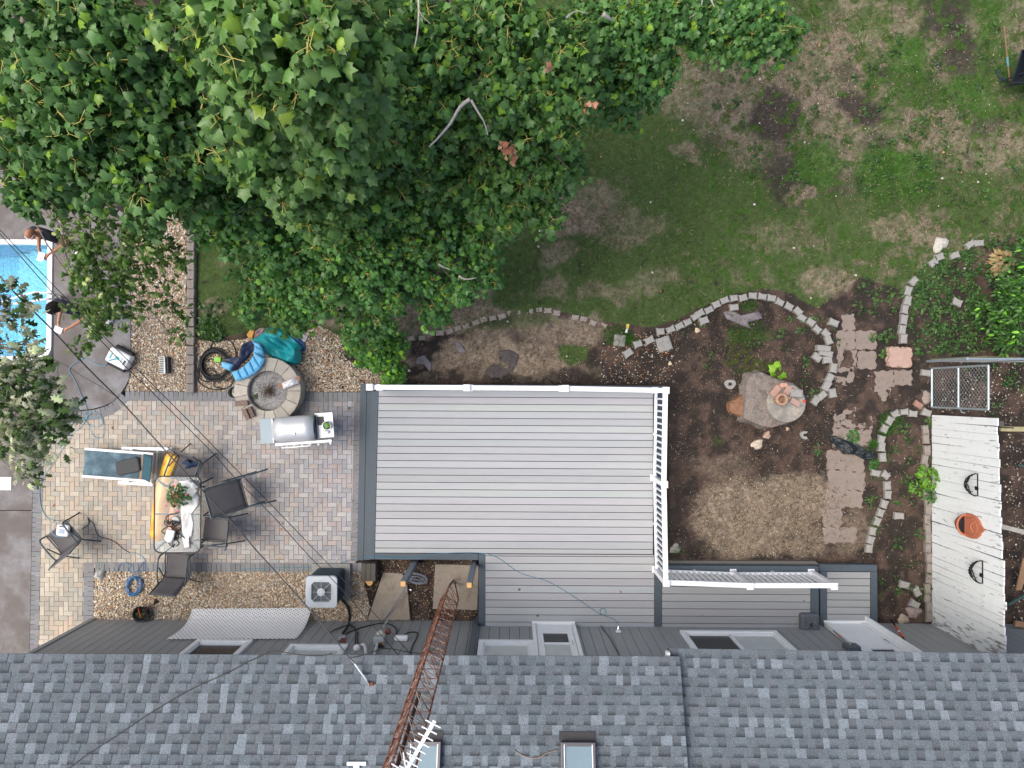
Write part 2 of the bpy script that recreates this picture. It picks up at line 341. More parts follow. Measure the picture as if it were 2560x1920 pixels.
# straw and mulch shreds
px, py, r = sample(150000, 860, 2600, 20, 1420, 4)
_, g, l, d = ground_eval(px, py); keep = r.random(len(px)) < np.clip(d * 1.0 + .07, 0, 1); keep &= ~inpoly(px, py, HARD); px, py = px[keep], py[keep]; n = len(px)
c = np.array((.33, .25, .17)) * r.uniform(.35, 1.15, (n, 1)); k = r.random(n) < .35; c[k] = np.array((.07, .04, .028)) * r.uniform(.6, 1.5, (k.sum(), 1))
B = PN(px, py, 0.); an = r.uniform(0, PI, n); ln = r.uniform(.012, .04, n); wd = r.uniform(.0015, .004, n); zz = r.uniform(.008, .03, n)
dx = np.cos(an); dy = np.sin(an); V = np.empty((n, 4, 3))
for q, (su, sv) in enumerate(((-1, -1), (1, -1), (1, 1), (-1, 1))):
    V[:, q, 0] = B[:, 0] + su * dx * ln - sv * dy * wd; V[:, q, 1] = B[:, 1] + su * dy * ln + sv * dx * wd; V[:, q, 2] = zz + su * r.uniform(-.006, .008, n)
me = np_mesh('straw', V.reshape(-1, 3), np.arange(n * 4).reshape(-1, 4), 4, np.repeat(c[:, None], 4, 1).reshape(-1, 3))
tag(link_mesh('straw_litter', me, mat('straw_shred', (1, 1, 1), .8, attr=True, var=0, spec=.2)), kind='stuff', label='dry straw and wood mulch shreds scattered over bare soil', cat='straw')
# ---------------------------------------------------------------- pebbles (stuff)
def pebbles(name, polys, n, seed, size, palette, z0, zr, label, cat, excl=None, bbox=None, flat=.6):
    xs = [p[0] for q in polys for p in q]; ys = [p[1] for q in polys for p in q]
    x, y, r = sample(n, min(xs), max(xs), min(ys), max(ys), seed); k = np.zeros(n, bool)
    for q in polys: k |= inpoly(x + (fbm(x / 12, y / 12, 1, 2) - .5) * 14, y + (fbm(x / 12, y / 12, 2, 2) - .5) * 14, q) if zr >= 0 else inpoly(x, y, q)
    if excl is not None: k &= ~excl(x, y)
    x, y = x[k], y[k]; n = len(x); B = PN(x, y, z0)
    # low rock: 6-vert octahedron subdivided look -> use 14-vert cube-ish blob
    T = np.array([(-1, -1, -1), (1, -1, -1), (1, 1, -1), (-1, 1, -1), (-1, -1, .6), (1, -1, .6), (1, 1, .6), (-1, 1, .6)], float) * .62
    Fc = np.array([(3, 2, 1, 0), (4, 5, 6, 7), (0, 1, 5, 4), (1, 2, 6, 5), (2, 3, 7, 6), (3, 0, 4, 7)])
    V = T[None] * (1 + r.uniform(-.35, .35, (n, 8, 3))); s = size * r.lognormal(0, .32, n); V[..., 0] *= (s * r.uniform(.8, 1.5, n))[:, None]; V[..., 1] *= (s * .85)[:, None]; V[..., 2] *= (s * flat)[:, None]
    a = r.uniform(0, 2 * PI, n); ca, sa = np.cos(a)[:, None], np.sin(a)[:, None]; X = V[..., 0] * ca - V[..., 1] * sa; Y = V[..., 0] * sa + V[..., 1] * ca; V[..., 0] = X; V[..., 1] = Y
    V += B[:, None, :]; V[..., 2] += r.uniform(0, abs(zr), n)[:, None]
    pal = np.array(palette); c = pal[r.integers(0, len(pal), n)] * r.uniform(.8, 1.25, (n, 1)) * np.array([1., .965, .88])
    me = np_mesh(name, V.reshape(-1, 3), (Fc[None] + (np.arange(n) * 8)[:, None, None]).reshape(-1, 4), 4, np.repeat(c[:, None], 8, 1).reshape(-1, 3), smooth=True)
    o = link_mesh(name, me, mat('pebble', (1, 1, 1), .75, attr=True, var=.1, scale=90, spec=.3)); return tag(o, label, cat, kind='stuff')
PAL = [(.55, .46, .36), (.62, .55, .46), (.40, .28, .19), (.33, .30, .27), (.70, .66, .60), (.48, .36, .25), (.24, .20, .17), (.52, .50, .47), (.36, .20, .12), (.66, .56, .44)]
GA = [(327, 395), (466, 395), (466, 978), (312, 978), (323, 955), (327, 900)]
GB = [(489, 845), (530, 855), (600, 850), (660, 838), (740, 838), (800, 815), (850, 840), (870, 900), (900, 915), (985, 920), (985, 966), (905, 966), (905, 979), (489, 979)]
GC = [(234, 1429), (905, 1429), (915, 1475), (925, 1520), (915, 1556), (234, 1556)]
GT = [(120, 405), (200, 405), (200, 424), (120, 424)]
pit = P(672, 978)
def ex(x, y): return np.hypot(x - 675, y - 972) < 66
for nm, q, n, sd, lb in (('gravel', GA, 17000, 21, 'cream and tan pebbles between the pool slab and block edging'), ('gravel', GB, 20000, 22, 'cream and rust pebbles around the fire pit beside the deck'), ('gravel', GC, 27000, 23, 'tan pebbles in the bed along the house wall')):
    pebbles(nm, [q], n, sd, .0145, PAL, .002, -.014, lb, 'gravel', ex if q is GB else None)
    # earth bed under the pebbles
    mb = MB(); mb.prism([P(a, b)[:2] for a, b in q], -.04, -.004)
    tag(mb.build('gravel_bed', mat('gravel_bed', (.20, .16, .12), .95, var=.4, scale=60, fine=.5, fscale=120, col2=(.34, .27, .2))), kind='structure')
pebbles('gravel', [GT], 900, 24, .013, PAL, .035, -.01, 'small patch of pebbles seen through the tall tree at upper left', 'gravel')
# pale chips in the bare soil
BEDS = [[(860, 880), (1640, 830), (1760, 770), (1900, 730), (2040, 780), (2110, 1000), (2330, 1000), (2330, 1560), (2200, 1560), (2200, 1405), (1675, 1405), (1675, 955), (880, 955)]]
pebbles('soil_chips', BEDS, 5200, 31, .0065, [(.55, .52, .48), (.3, .22, .15), (.62, .60, .56), (.2, .12, .08), (.4, .33, .25)], .0, .012, 'small pale chips and crumbs scattered over the dark garden bed', 'soil crumbs')
pebbles('soil_chips', [[(2505, 1090), (2620, 1090), (2620, 1700), (2540, 1640)], [(2350, 900), (2600, 900), (2600, 1090), (2505, 1090), (2495, 1035), (2350, 1035)]], 2600, 32, .012, [(.62, .58, .52), (.5, .45, .38), (.25, .2, .16)], .0, .012, 'white stones sprinkled on dark soil behind the white fence', 'soil crumbs')
pebbles('soil_chips', [[(1500, 830), (1700, 830), (1700, 960), (1500, 960)]], 500, 33, .011, [(.65, .62, .58), (.5, .2, .08), (.5, .45, .4)], .0, .012, 'pale and orange crumbs in dark soil at the deck corner', 'soil crumbs')
pebbles('soil_chips', [[(915, 1400), (1195, 1400), (1195, 1558), (915, 1558)]], 2600, 35, .010, [(.12, .07, .05), (.2, .12, .08), (.4, .3, .2), (.06, .035, .025), (.5, .45, .4)], -.03, .02, 'dark bark and wood chips in the dirt of the deck notch', 'soil crumbs')
pebbles('wood_chips', [[(1740, 1230), (1850, 1190), (1960, 1190), (2070, 1210), (2080, 1290), (2040, 1390), (1800, 1395), (1730, 1330)]], 4200, 36, .008, [(.42, .34, .25), (.30, .22, .15), (.50, .44, .36), (.16, .11, .08), (.36, .30, .24)], .0, .015, 'pale wood chips over the tan patch beside the landing', 'wood chips')
pebbles('wood_chips', [[(1680, 800), (1850, 760), (2100, 830), (2110, 1180), (1960, 1190), (1740, 1230), (1700, 1100)]], 9000, 37, .008, [(.11, .065, .045), (.16, .10, .07), (.07, .045, .035), (.24, .18, .13), (.05, .04, .035)], .0, .015, 'brown bark mulch crumbs around the stump', 'bark mulch')
pebbles('soil_chips', [[(1560, 150), (2520, 20), (2520, 520), (1900, 520)]], 900, 34, .010, [(.62, .6, .56), (.5, .42, .3), (.35, .2, .1)], .0, .02, 'pale crumbs and bits of bark on the bare worn lawn', 'soil crumbs')
# ---------------------------------------------------------------- concrete, pool
m_conc = mat('stained_concrete', (.15, .13, .12), .8, var=.28, scale=1.6, col2=(.21, .205, .21), lo=.45, hi=.7, fine=.14, fscale=60, bump=.25, bscale=80)
def sheet(name, pts, z0, z1, m, kind='structure', **k):
    mb = MB(); mb.prism([P(a, b, z1)[:2] for a, b in pts], z0, z1); o = mb.build(name, m, **k); return tag(o, kind=kind)
arc = [(326, 905), (323, 945), (312, 968), (300, 985), (284, 1003), (262, 1014), (232, 1022), (185, 1027)]
sheet('concrete', [(134, 425), (326, 425), *arc, (150, 1042), (112, 1080), (95, 1100), (95, 918), (134, 918)], -.12, .03, m_conc)
sheet('concrete', [(-900, 425), (132.5, 425), (132.5, 601), (-900, 601)], -.12, .03, m_conc)
sheet('concrete', [(-900, 903), (93.5, 903), (93.5, 1100), (82, 1120), (80, 1275), (-900, 1275)], -.12, .03, m_conc)
sheet('concrete', [(-900, 1277), (80, 1277), (68, 1900), (-900, 1900)], -.12, .03, m_conc)
m_joint = mat('dark_joint', (.03, .025, .022), .95, var=.2)
def crack(pts, w=.012, z=.0315):
    mb = MB(); q = [P(a, b, z) for a, b in pts]
    L = []; R = []
    for i, p in enumerate(q):
        t = (q[min(i + 1, len(q) - 1)] - q[max(i - 1, 0)]).normalized(); nrm = Vector((-t.y, t.x, 0)); ww = w * random.uniform(.5, 1.1) / 2; L.append(p + nrm * ww); R.append(p - nrm * ww)
    n = len(q); mb.add(L + R, [(i, n + i, n + i + 1, i + 1) for i in range(n - 1)])
    return tag(mb.build('concrete_crack', m_joint), kind='structure')
crack([(127, 892), (150, 906), (172, 918), (210, 943), (250, 965), (280, 985), (298, 994)], .016)
crack([(145, 905), (144, 930), (150, 955), (155, 975), (153, 998)], .02)
crack([(150, 452), (172, 455), (200, 460)], .02)
# pool: walls, floor, coping and steps
pz = P(128, 750).x; py1 = P(128, 606).y; py0 = P(128, 897).y; PX0 = -16.
t = thing('swimming_pool', 'rectangular blue swimming pool with a white coping and steps at its end', 'swimming pool', (-12, (py0 + py1) / 2, 0))
def poolshape(o):
    r = .27 + max(o, 0); x1 = pz + o; a = py1 + o; b = py0 - o; pts = [(PX0, a), (x1, a)]
    for k in range(7): an = k / 6 * PI / 2; pts.append((x1 - r + r * math.cos(an), b + r - r * math.sin(an)))
    return pts + [(PX0, b)]
A_ = poolshape(.045); B_ = poolshape(-.055); mb = MB(); n = len(A_)
for (pa, pb, za, zb) in ((A_, B_, .055, .055), (B_, B_, .055, -.1), (A_, A_, -.1, .055)):
    mb.add([(x, y, za) for x, y in pa] + [(x, y, zb) for x, y in pb], [(i, i + 1, n + i + 1, n + i) for i in range(n - 1)])
mb.build('coping', mat('white_coping', (.78, .79, .80), .4, var=.06, scale=5), t)
m_liner = mat('pool_liner', (.02, .36, .55), .5, var=.25, scale=30, fine=.3, fscale=60, col2=(.05, .50, .67), lo=.4, hi=.6)
m_liner2 = mat('pool_step', (.08, .44, .56), .5, var=.2, scale=30, fine=.3, fscale=70, col2=(.17, .55, .63), lo=.4, hi=.6)
mb = MB(); mb.add([(x, y, -.1) for x, y in B_] + [(x, y, -1.35) for x, y in B_], [(i, n + i, n + i + 1, i + 1) for i in range(n - 1)])
mb.prism([(x, y) for x, y in B_], -1.40, -1.35); mb.build('liner', m_liner, t)
for k, (x1p, zt) in enumerate(((103, -.30), (76, -.55), (47, -.85))):
    xa = P(x1p, 750, zt).x; xb = pz - .06 - (0 if k == 0 else 0)
    MB().box(((xa + xb) / 2, (py0 + py1) / 2, zt - .5 + .0), (xb - xa, py1 - py0 - .13 - .01 * k, 1.0)).build('pool_step', m_liner2, t)
mw = bpy.data.materials.new('pool_water'); mw.use_nodes = True; N = mw.node_tree.nodes; Lk = mw.node_tree.links; bs = N['Principled BSDF']
bs.inputs['Base Color'].default_value = (.85, .97, 1, 1); bs.inputs['Roughness'].default_value = .02
bp = N.new('ShaderNodeBump'); bp.inputs['Strength'].default_value = .5; bp.inputs['Distance'].default_value = .02; nz = N.new('ShaderNodeTexNoise'); nz.inputs['Scale'].default_value = 7; tc = N.new('ShaderNodeTexCoord')
Lk.new(tc.outputs['Object'], nz.inputs['Vector']); Lk.new(nz.outputs[0], bp.inputs['Height']); Lk.new(bp.outputs[0], bs.inputs['Normal'])
tr = N.new('ShaderNodeBsdfTransparent'); tr.inputs[0].default_value = (.72, .92, 1, 1); ms = N.new('ShaderNodeMixShader'); ms.inputs[0].default_value = .08
Lk.new(tr.outputs[0], ms.inputs[1]); Lk.new(bs.outputs[0], ms.inputs[2]); Lk.new(ms.outputs[0], N['Material Output'].inputs[0])
mb = MB(); Cw = poolshape(-.056); mb.add([(x, y, -.07) for x, y in Cw], [tuple(range(len(Cw)))[::-1]]); tag(mb.build('water', mw), kind='structure')
# pool handrails and ladder
m_steel = mat('polished_steel', (.72, .73, .74), .25, 1., var=.05); m_white = mat('white_plastic', (.80, .81, .82), .4, var=.04, scale=4)
t = thing('pool_ladder', 'white tubular handrails reaching into the pool with a blue step', 'pool ladder', P(140, 745, .03))
for a in ([(150, 741, .03), (146, 738, .3), (132, 735, .75), (98, 731, .85), (75, 733, .8), (25, 748, .3), (-5, 758, -.1)], [(152, 746, .03), (148, 746, .3), (128, 747, .72), (100, 750, .8), (62, 757, .7), (35, 759, .4), (5, 755, -.1)]):
    rod('handrail', [P(*q) for q in a], .021, m_white, parent=t, n=8)
MB().box(P(7, 765, -.25), (.34, .5, .05)).build('ladder_step', mat('blue_plastic', (.02, .09, .35), .4), t, bevel=.01)
# skimmer lid
MB().box(P(14, 1209, .036), (.24, .275, .012)).build('access_cover', m_white, bevel=.01)
tag(bpy.data.objects['access_cover'], 'square white skimmer lid set in the concrete left of the patio', 'lid')
# ---------------------------------------------------------------- paver patio
PP = [P(a, b)[:2] for a, b in [(306, 992), (905, 992), (886, 1414), (219, 1414), (215, 1720), (88, 1720), (100, 1130), (120, 1086), (150, 1056), (200, 1046), (240, 1038), (275, 1020)]]
mb = MB(); u = .1005; X0 = -10.4; Y0 = -6.2; pv = random.Random(3)
def poly_in(x, y, poly):
    r = False; n = len(poly)
    for i in range(n):
        (x0, y0), (x1, y1) = poly[i], poly[(i + 1) % n]
        if (y0 > y) != (y1 > y) and x < (x1 - x0) * (y - y0) / (y1 - y0) + x0: r = not r
    return r
PC = [(.40, .36, .315), (.41, .365, .325), (.35, .33, .31), (.355, .345, .33), (.45, .415, .375), (.415, .35, .305), (.33, .315, .30), (.44, .415, .385)]
for i in range(0, 78):
    for j in range(0, 62):
        d = (i - j) % 4; x = X0 + i * u; y = Y0 + j * u
        if d == 0: bx = (x, y, x + 2 * u, y + u)
        elif d == 2: bx = (x, y - u, x + u, y + u)
        else: continue
        if not poly_in((bx[0] + bx[2]) / 2, (bx[1] + bx[3]) / 2, PP): continue
        gp = .0024; zt = .02 + pv.uniform(-.0015, .0015); c = pv.choice(PC)
        qx = (bx[0] + 10) * .25; c = (c[0] * (1.05 - .10 * qx), c[1] * (1.02 - .05 * qx), c[2] * (.93 + .10 * qx))
        mb.col(jit((c[0] * 1.03, c[1], c[2] * .95), .045, pv)); mb.bprism([(bx[0] + gp, bx[1] + gp), (bx[2] - gp, bx[1] + gp), (bx[2] - gp, bx[3] - gp), (bx[0] + gp, bx[3] - gp)], -.03, zt, .004)
m_pav = mat('paver', (1, 1, 1), .85, var=.12, scale=3, attr=True, fine=.10, fscale=70, bump=.2, bscale=200, spec=.25)
tag(mb.build('patio', m_pav, cols=True), kind='structure')
mb = MB(); mb.prism([(x, y) for x, y in PP], -.04, .004); tag(mb.build('patio_sand', mat('joint_sand', (.25, .22, .19), .95, var=.3, scale=20)), kind='structure')
def soldier(pts, wpx, name='patio_border', z=.024):
    pts = [P(a, b, z) for a, b in pts]; mb = MB(); cs = [0]
    for i in range(1, len(pts)): cs.append(cs[-1] + (pts[i] - pts[i - 1]).length)
    def at(s):
        for i in range(1, len(pts)):
            if s <= cs[i] or i == len(pts) - 1:
                k = (s - cs[i - 1]) / (cs[i] - cs[i - 1]); t = (pts[i] - pts[i - 1]).normalized(); return pts[i - 1].lerp(pts[i], k), t
    n = max(1, round(cs[-1] / .1015)); st = cs[-1] / n; w = wpx / 118.5 / 2
    for k in range(n):
        a, ta = at(k * st + .0025); b, tb = at((k + 1) * st - .0025); na = Vector((-ta.y, ta.x, 0)); nb_ = Vector((-tb.y, tb.x, 0))
        mb.col(jit((.215, .212, .215), .10, pv)); mb.bprism([(a - na * w)[:2], (b - nb_ * w)[:2], (b + nb_ * w)[:2], (a + na * w)[:2]], -.03, z + pv.uniform(-.001, .001), .004)
    return tag(mb.build(name, m_pav, cols=True), kind='structure')
soldier([(313, 990), (500, 991), (905, 992)], 23)
soldier([(312, 991), (296, 1010), (273, 1026), (240, 1036), (200, 1041), (170, 1046), (140, 1062), (118, 1090), (104, 1118)], 25)
soldier([(98, 1112), (92, 1280), (86, 1450), (80, 1720)], 27)
soldier([(237, 1417), (560, 1418), (905, 1419)], 23)
soldier([(222, 1406), (221, 1500), (218, 1720)], 26)
soldier([(893, 1004), (886, 1404)], 16)
# ---------------------------------------------------------------- deck
ZD = .28; ZS = .14; SL = .0055
m_board = mat('grey_decking', (1, 1, 1), .65, var=.05, scale=2.2, attr=True, fine=.07, fscale=30, stretch=(1, 14, 1), spec=.3)
m_trim = mat('dark_trim_board', (.075, .095, .115), .6, var=.08, scale=3, fine=.08, fscale=30, stretch=(3, 3, 1), spec=.35)
m_under = mat('deck_underside', (.02, .02, .022), .95, var=.1)
dk = thing('deck', 'grey plank deck with dark border boards and a notch beside the house', 'deck', P(1290, 1200, 0))
def lin(y): return y
ks = [991.6 + 17.5 * k + .0245 * k * k for k in range(22)]
while ks[-1] < 1552: ks.append(ks[-1] + 18.35)
ks = [974.4] + ks + [1571]
rb = random.Random(5)
def lerp(a, b, t): return a + (b - a) * t
def planks(mb, xl, xr, ys, z, xref, top=None, bot=None, c0=(.385, .395, .405)):
    """ys are the joint lines at column xref; xl, xr may be callables of y"""
    for a, b in zip(ys[:-1], ys[1:]):
        if top and b < top: continue
        if bot and a > bot: continue
        a2 = max(a, top) if top else a; b2 = min(b, bot) if bot else b
        if b2 - a2 < 2: continue
        l = xl(a) if callable(xl) else xl; r = xr(a) if callable(xr) else xr
        g = 1.5
        q = [P(l, a2 + g / 2 + SL * (l - xref), z), P(r, a2 + g / 2 + SL * (r - xref), z), P(r, b2 - g / 2 + SL * (r - xref), z), P(l, b2 - g / 2 + SL * (l - xref), z)]
        mb.col(jit(c0, .065, rb)); mb.bprism([v[:2] for v in q], z - .025, z, .003)
mb = MB()
planks(mb, lambda y: 946.3 - (y - 990) * .0225, 1632.5, ks, ZD, 950, bot=1382.3)
planks(mb, 1213.5, 1635.5, ks, ZD, 950, top=1383.1)
mb.build('decking', m_board, dk, cols=True)
def pr(mb, pts, z0, z1, m=None): mb.bprism([P(a, b, z1)[:2] for a, b in pts], z0, z1, .003)
mb = MB()
pr(mb, [(927.8, 978), (945.6, 978), (936.2, 1398.5), (917, 1398.5)], 0, ZD)
pr(mb, [(937, 1383), (1196, 1384.6), (1196, 1400), (937, 1398.5)], 0, ZD)
pr(mb, [(1197, 1384.8), (1212.6, 1384.8), (1212.6, 1568), (1196, 1568)], 0, ZD)
pr(mb, [(1633.3, 978), (1654.5, 978), (1654.5, 1568), (1636.3, 1568), (1636.3, 1384)], -.02, ZD)
pr(mb, [(905, 959), (1668, 965), (1668, 976), (905, 976)], -.02, ZD)
mb.build('border_board', m_trim, dk)
mb = MB(); pr(mb, [(901, 961), (916.5, 961), (908.5, 1390), (908, 1401), (892.5, 1401)], 0, ZS); pr(mb, [(917.2, 978), (932, 978), (925, 1400), (909.3, 1400)], 0, ZS)
mb.build('step_tread', m_trim, dk)
mb = MB(); mb.prism([P(a, b, .2)[:2] for a, b in [(930, 978), (1650, 980), (1650, 1568), (1200, 1566), (1200, 1395), (922, 1392)]], .0, .22); mb.prism([P(a, b, .2)[:2] for a, b in [(1656, 1432), (2026, 1434), (2026, 1570), (1656, 1568)]], .0, .22)
mb.prism([P(a, b, .1)[:2] for a, b in [(2068, 1430), (2176, 1431), (2176, 1571), (2068, 1570)]], .0, .09); mb.build('joist_frame', m_under, dk)
mb = MB(); ys = [1430.5, 1448.2] + [1466.5 + 18.45 * k for k in range(6)] + [1572]
planks(mb, 1655.6, 2026, ys, ZD, 1700, c0=(.32, .328, .335)); mb.build('landing_decking', m_board, dk, cols=True)  # boards darker than the main deck: house shade put into their colour
ys = [1428.5, 1445.4] + [1445.4 + 17.85 * k for k in range(1, 8)] + [1575]
mb = MB(); planks(mb, 2068, 2175.5, ys, ZS, 1900, c0=(.32, .328, .33)); mb.build('step_decking', m_board, dk, cols=True)  # step boards darkened likewise, shade near the house painted in
mb = MB(); pr(mb, [(1656, 1414), (2047, 1416), (2047, 1432), (1656, 1430)], 0, ZD); pr(mb, [(2027, 1433), (2047, 1433), (2047, 1573), (2027, 1572)], 0, ZD)
mb.build('landing_border', m_trim, dk)
mb = MB(); pr(mb, [(2048, 1411), (2193, 1412.5), (2193, 1429), (2048, 1428)], 0, ZS); pr(mb, [(2050, 1429), (2067, 1429), (2067, 1571), (2050, 1571)], 0, ZS); pr(mb, [(2176.5, 1430), (2193, 1430), (2194, 1566), (2177, 1566)], 0, ZS)
mb.build('step_border', m_trim, dk)
mb = MB(); pr(mb, [(1670, 1401.5), (2040, 1403), (2048, 1413), (1670, 1413)], 0, .10); mb.build('skirt_board', mat('weathered_skirt', (.12, .11, .095), .8, var=.15, stretch=(1, 8, 1)), dk)
# ---------------------------------------------------------------- railings
m_rail = mat('white_vinyl', (.83, .84, .86), .35, var=.03, scale=3, spec=.5)
def B3(px, py): return P(px, py, ZD)
posts = dict(NW=(950, 968.5), N2=(1175, 969.8), N3=(1404, 971.4), NE=(1637, 976), EM=(1633.5, 1194), SE=(1638, 1423), SM=(1832, 1430), SEE=(2027, 1430))
def railing(label, seq, own, cat='railing'):
    t = thing('deck_railing', label, cat, B3(*posts[own[0]]))
    for k in own:
        b = B3(*posts[k])
        po = MB().box((b.x, b.y, ZD + .52), (.092, .092, 1.0)).build('post', m_rail, t, bevel=.004)
        MB().lathe([(.001, 0), (.001, 0)], b, 3)
        mb = MB(); mb.box((b.x, b.y, ZD + 1.03), (.13, .13, .025)); mb.add([(b.x + x * .06, b.y + y * .06, ZD + 1.043) for x, y in ((-1, -1), (1, -1), (1, 1), (-1, 1))] + [(b.x, b.y, ZD + 1.065)], [(0, 1, 4), (1, 2, 4), (2, 3, 4), (3, 0, 4)])
        mb.build('post_cap', m_rail, po)
        MB().box((b.x, b.y, ZD + .018), (.135, .135, .03)).build('base_trim', m_rail, po, bevel=.004)
    for a, b in zip(seq[:-1], seq[1:]):
        A = B3(*posts[a]); Bq = B3(*posts[b]); d = (Bq - A).normalized(); A2 = A + d * .048; B2 = Bq - d * .048
        up = Vector((0, 0, 1)); MB().bar(A2 + up * .965, B2 + up * .965, .095, .045).build('top_rail', m_rail, t, bevel=.004)
        MB().bar(A2 + up * .12, B2 + up * .12, .055, .05).build('bottom_rail', m_rail, t, bevel=.004)
        L = (B2 - A2).length; n = round(L / .118)
        for i in range(1, n):
            p = A2 + d * (L * i / n); MB().box((p.x, p.y, ZD + .543), (.034, .034, .79)).build('baluster', m_rail, t)
        mid = (A2 + B2) / 2; MB().box((mid.x, mid.y, ZD + .05), (.05, .05, .09)).build('support_block', m_rail, t)
    return t
railing('white railing along the garden end of the deck, seen nearly straight from above', ['NW', 'N2', 'N3', 'NE'], ['NW', 'N2', 'N3', 'NE'])
railing('white railing down the side of the deck next to the bare mulch bed', ['NE', 'EM', 'SE'], ['EM', 'SE'])
railing('white railing along the lower landing, its balusters seen from above', ['SE', 'SM', 'SEE'], ['SM', 'SEE'])
# ---------------------------------------------------------------- house
Yw = P(1277, 1565, ZD).y
def W(px, py, off=0.):
    d = RM @ Vector(((px - 1280) / F, -(py - 960) / F, -1.0)); t = (Yw + off) / d.y; return Vector((d.x * t, Yw + off, H + d.z * t))
XL = P(236, 1553, 0).x
hs = thing('house', 'grey single storey house with grooved siding and slate grey shingle roofs', 'house', (0, Yw - 4, 0))
m_sid = mat('grey_siding', (.29, .295, .29), .6, var=.06, scale=2, fine=.06, fscale=40, stretch=(6, 6, 1), spec=.3)
mb = MB(); mb.box(((XL + 12.5) / 2, Yw - .02 - 4.3, 1.6), (12.5 - XL - .04, 8.6, 3.2)); mb.build('wall_core', mat('siding_groove', (.025, .026, .027), .9, var=0), hs)
openings = []
def opening(x0, x1, z0, z1): openings.append((x0, x1, z0, z1))
w1a = W(493, 1604); w1b = W(634, 1604); w2a = W(726, 1616); w2b = W(871, 1616); w3a = W(1197, 1605); w3b = W(1334, 1605); w4a = W(1699, 1581); w4b = W(1942, 1584)
d1a = W(1330, 1566); d1b = W(1437, 1566); d2a = W(2070, 1574); d2b = W(2181, 1576)
opening(w1a.x, w1b.x, w1a.z, 2.5); opening(w2a.x, w2b.x, w2a.z, 2.5); opening(w3a.x, w3b.x, w3a.z, 2.6); opening(w4a.x, w4b.x, w4a.z, 2.2); opening(d1a.x, d1b.x, ZD - .05, 2.4); opening(d2a.x, d2b.x, ZS - .05, 2.35)
mb = MB(); x = XL; pw = .203
while x < 12.3:
    cuts = [(z0, z1) for (a, b, z0, z1) in openings if a + .06 < x + pw / 2 < b - .06]
    segs = [(-.03, 3.25)]
    for z0, z1 in cuts: segs = [s for q in segs for s in ((q[0], min(q[1], z0 + .04)), (max(q[0], z1 - .04), q[1])) if s[1] - s[0] > .05]
    for s in segs: mb.box((x + pw / 2, Yw - .01, (s[0] + s[1]) / 2), (pw - .009, .02, s[1] - s[0]))
    x += pw
y = Yw - .05
while y > Yw - 8.5: mb.box((XL - .0, y - pw / 2, 1.6), (.02, pw - .009, 3.26)); y -= pw
mb.build('siding', m_sid, hs)
m_cb = mat('grey_corner_board', (.30, .30, .295), .6, var=.05)
mb = MB(); mb.box((XL - .02, Yw - .03, 1.6), (.10, .11, 3.26)); mb.build('corner_board', m_cb, hs)
dsp = (W(1189, 1555, .05), W(1170, 1632, .05))
mb = MB(); mb.box((dsp[0].x, Yw + .045, 1.6), (.11, .07, 3.1)); mb.build('downspout', mat('slate_metal', (.085, .11, .135), .45, var=.05), hs)
m_wt = mat('white_trim', (.80, .81, .81), .45, var=.05, scale=5); m_dg = mat('dark_window_glass', (.018, .021, .024), .25, spec=.35, var=.1, scale=1.5); m_lg = mat('pale_window_glass', (.52, .54, .52), .3, spec=.3, var=.15, scale=1.5)
def window(label, xa, xb, za, zb, kinds, deep=.1, tw=.09):
    wn = None; mb = MB()
    mb.box(((xa + xb) / 2, Yw + .015, za + tw / 2), (xb - xa, .075, tw)); mb.box(((xa + xb) / 2, Yw + .015, zb - tw / 2), (xb - xa, .075, tw))
    mb.box((xa + tw / 2, Yw + .014, (za + zb) / 2), (tw, .071, zb - za - 2 * tw)); mb.box((xb - tw / 2, Yw + .014, (za + zb) / 2), (tw, .071, zb - za - 2 * tw))
    mb.box(((xa + xb) / 2, Yw - .005, za + tw + .02), (xb - xa - 2 * tw, .06, .035))
    wn = mb.build('window', m_wt, hs, bevel=.004); tag(wn, label)
    n = len(kinds); a = xa + tw; b = xb - tw
    for i, kd in enumerate(kinds):
        p0 = lerp(a, b, i / n); p1 = lerp(a, b, (i + 1) / n); fr = MB(); off = -.004
        for (cx, cz, sx, sz) in (((p0 + p1) / 2, za + tw + .055, p1 - p0, .035), ((p0 + p1) / 2, zb - tw - .02, p1 - p0, .035), (p0 + .018, (za + zb) / 2, .035, zb - za - 2 * tw - .1), (p1 - .018, (za + zb) / 2, .035, zb - za - 2 * tw - .1)):
            fr.box((cx, Yw + off - .001 * i, cz), (sx, .04, sz))
        fr.build('sash', m_wt, wn)
        MB().box(((p0 + p1) / 2, Yw + off - .012, (za + zb) / 2), (p1 - p0 - .05, .012, zb - za - 2 * tw - .05)).build('pane', m_dg if kd == 'd' else m_lg, wn)
    return wn
window('white window with a dark pane above the lattice panel', w1a.x, w1b.x, w1a.z, 2.5, 'd')
window('white window with its glass hidden by the eave', w2a.x, w2b.x, w2a.z, 2.5, 'l')
window('white window left of the deck door', w3a.x, w3b.x, w3a.z, 2.6, 'l')
window('wide white sliding window over the landing, left half dark', w4a.x, w4b.x, w4a.z, 2.2, 'dl')
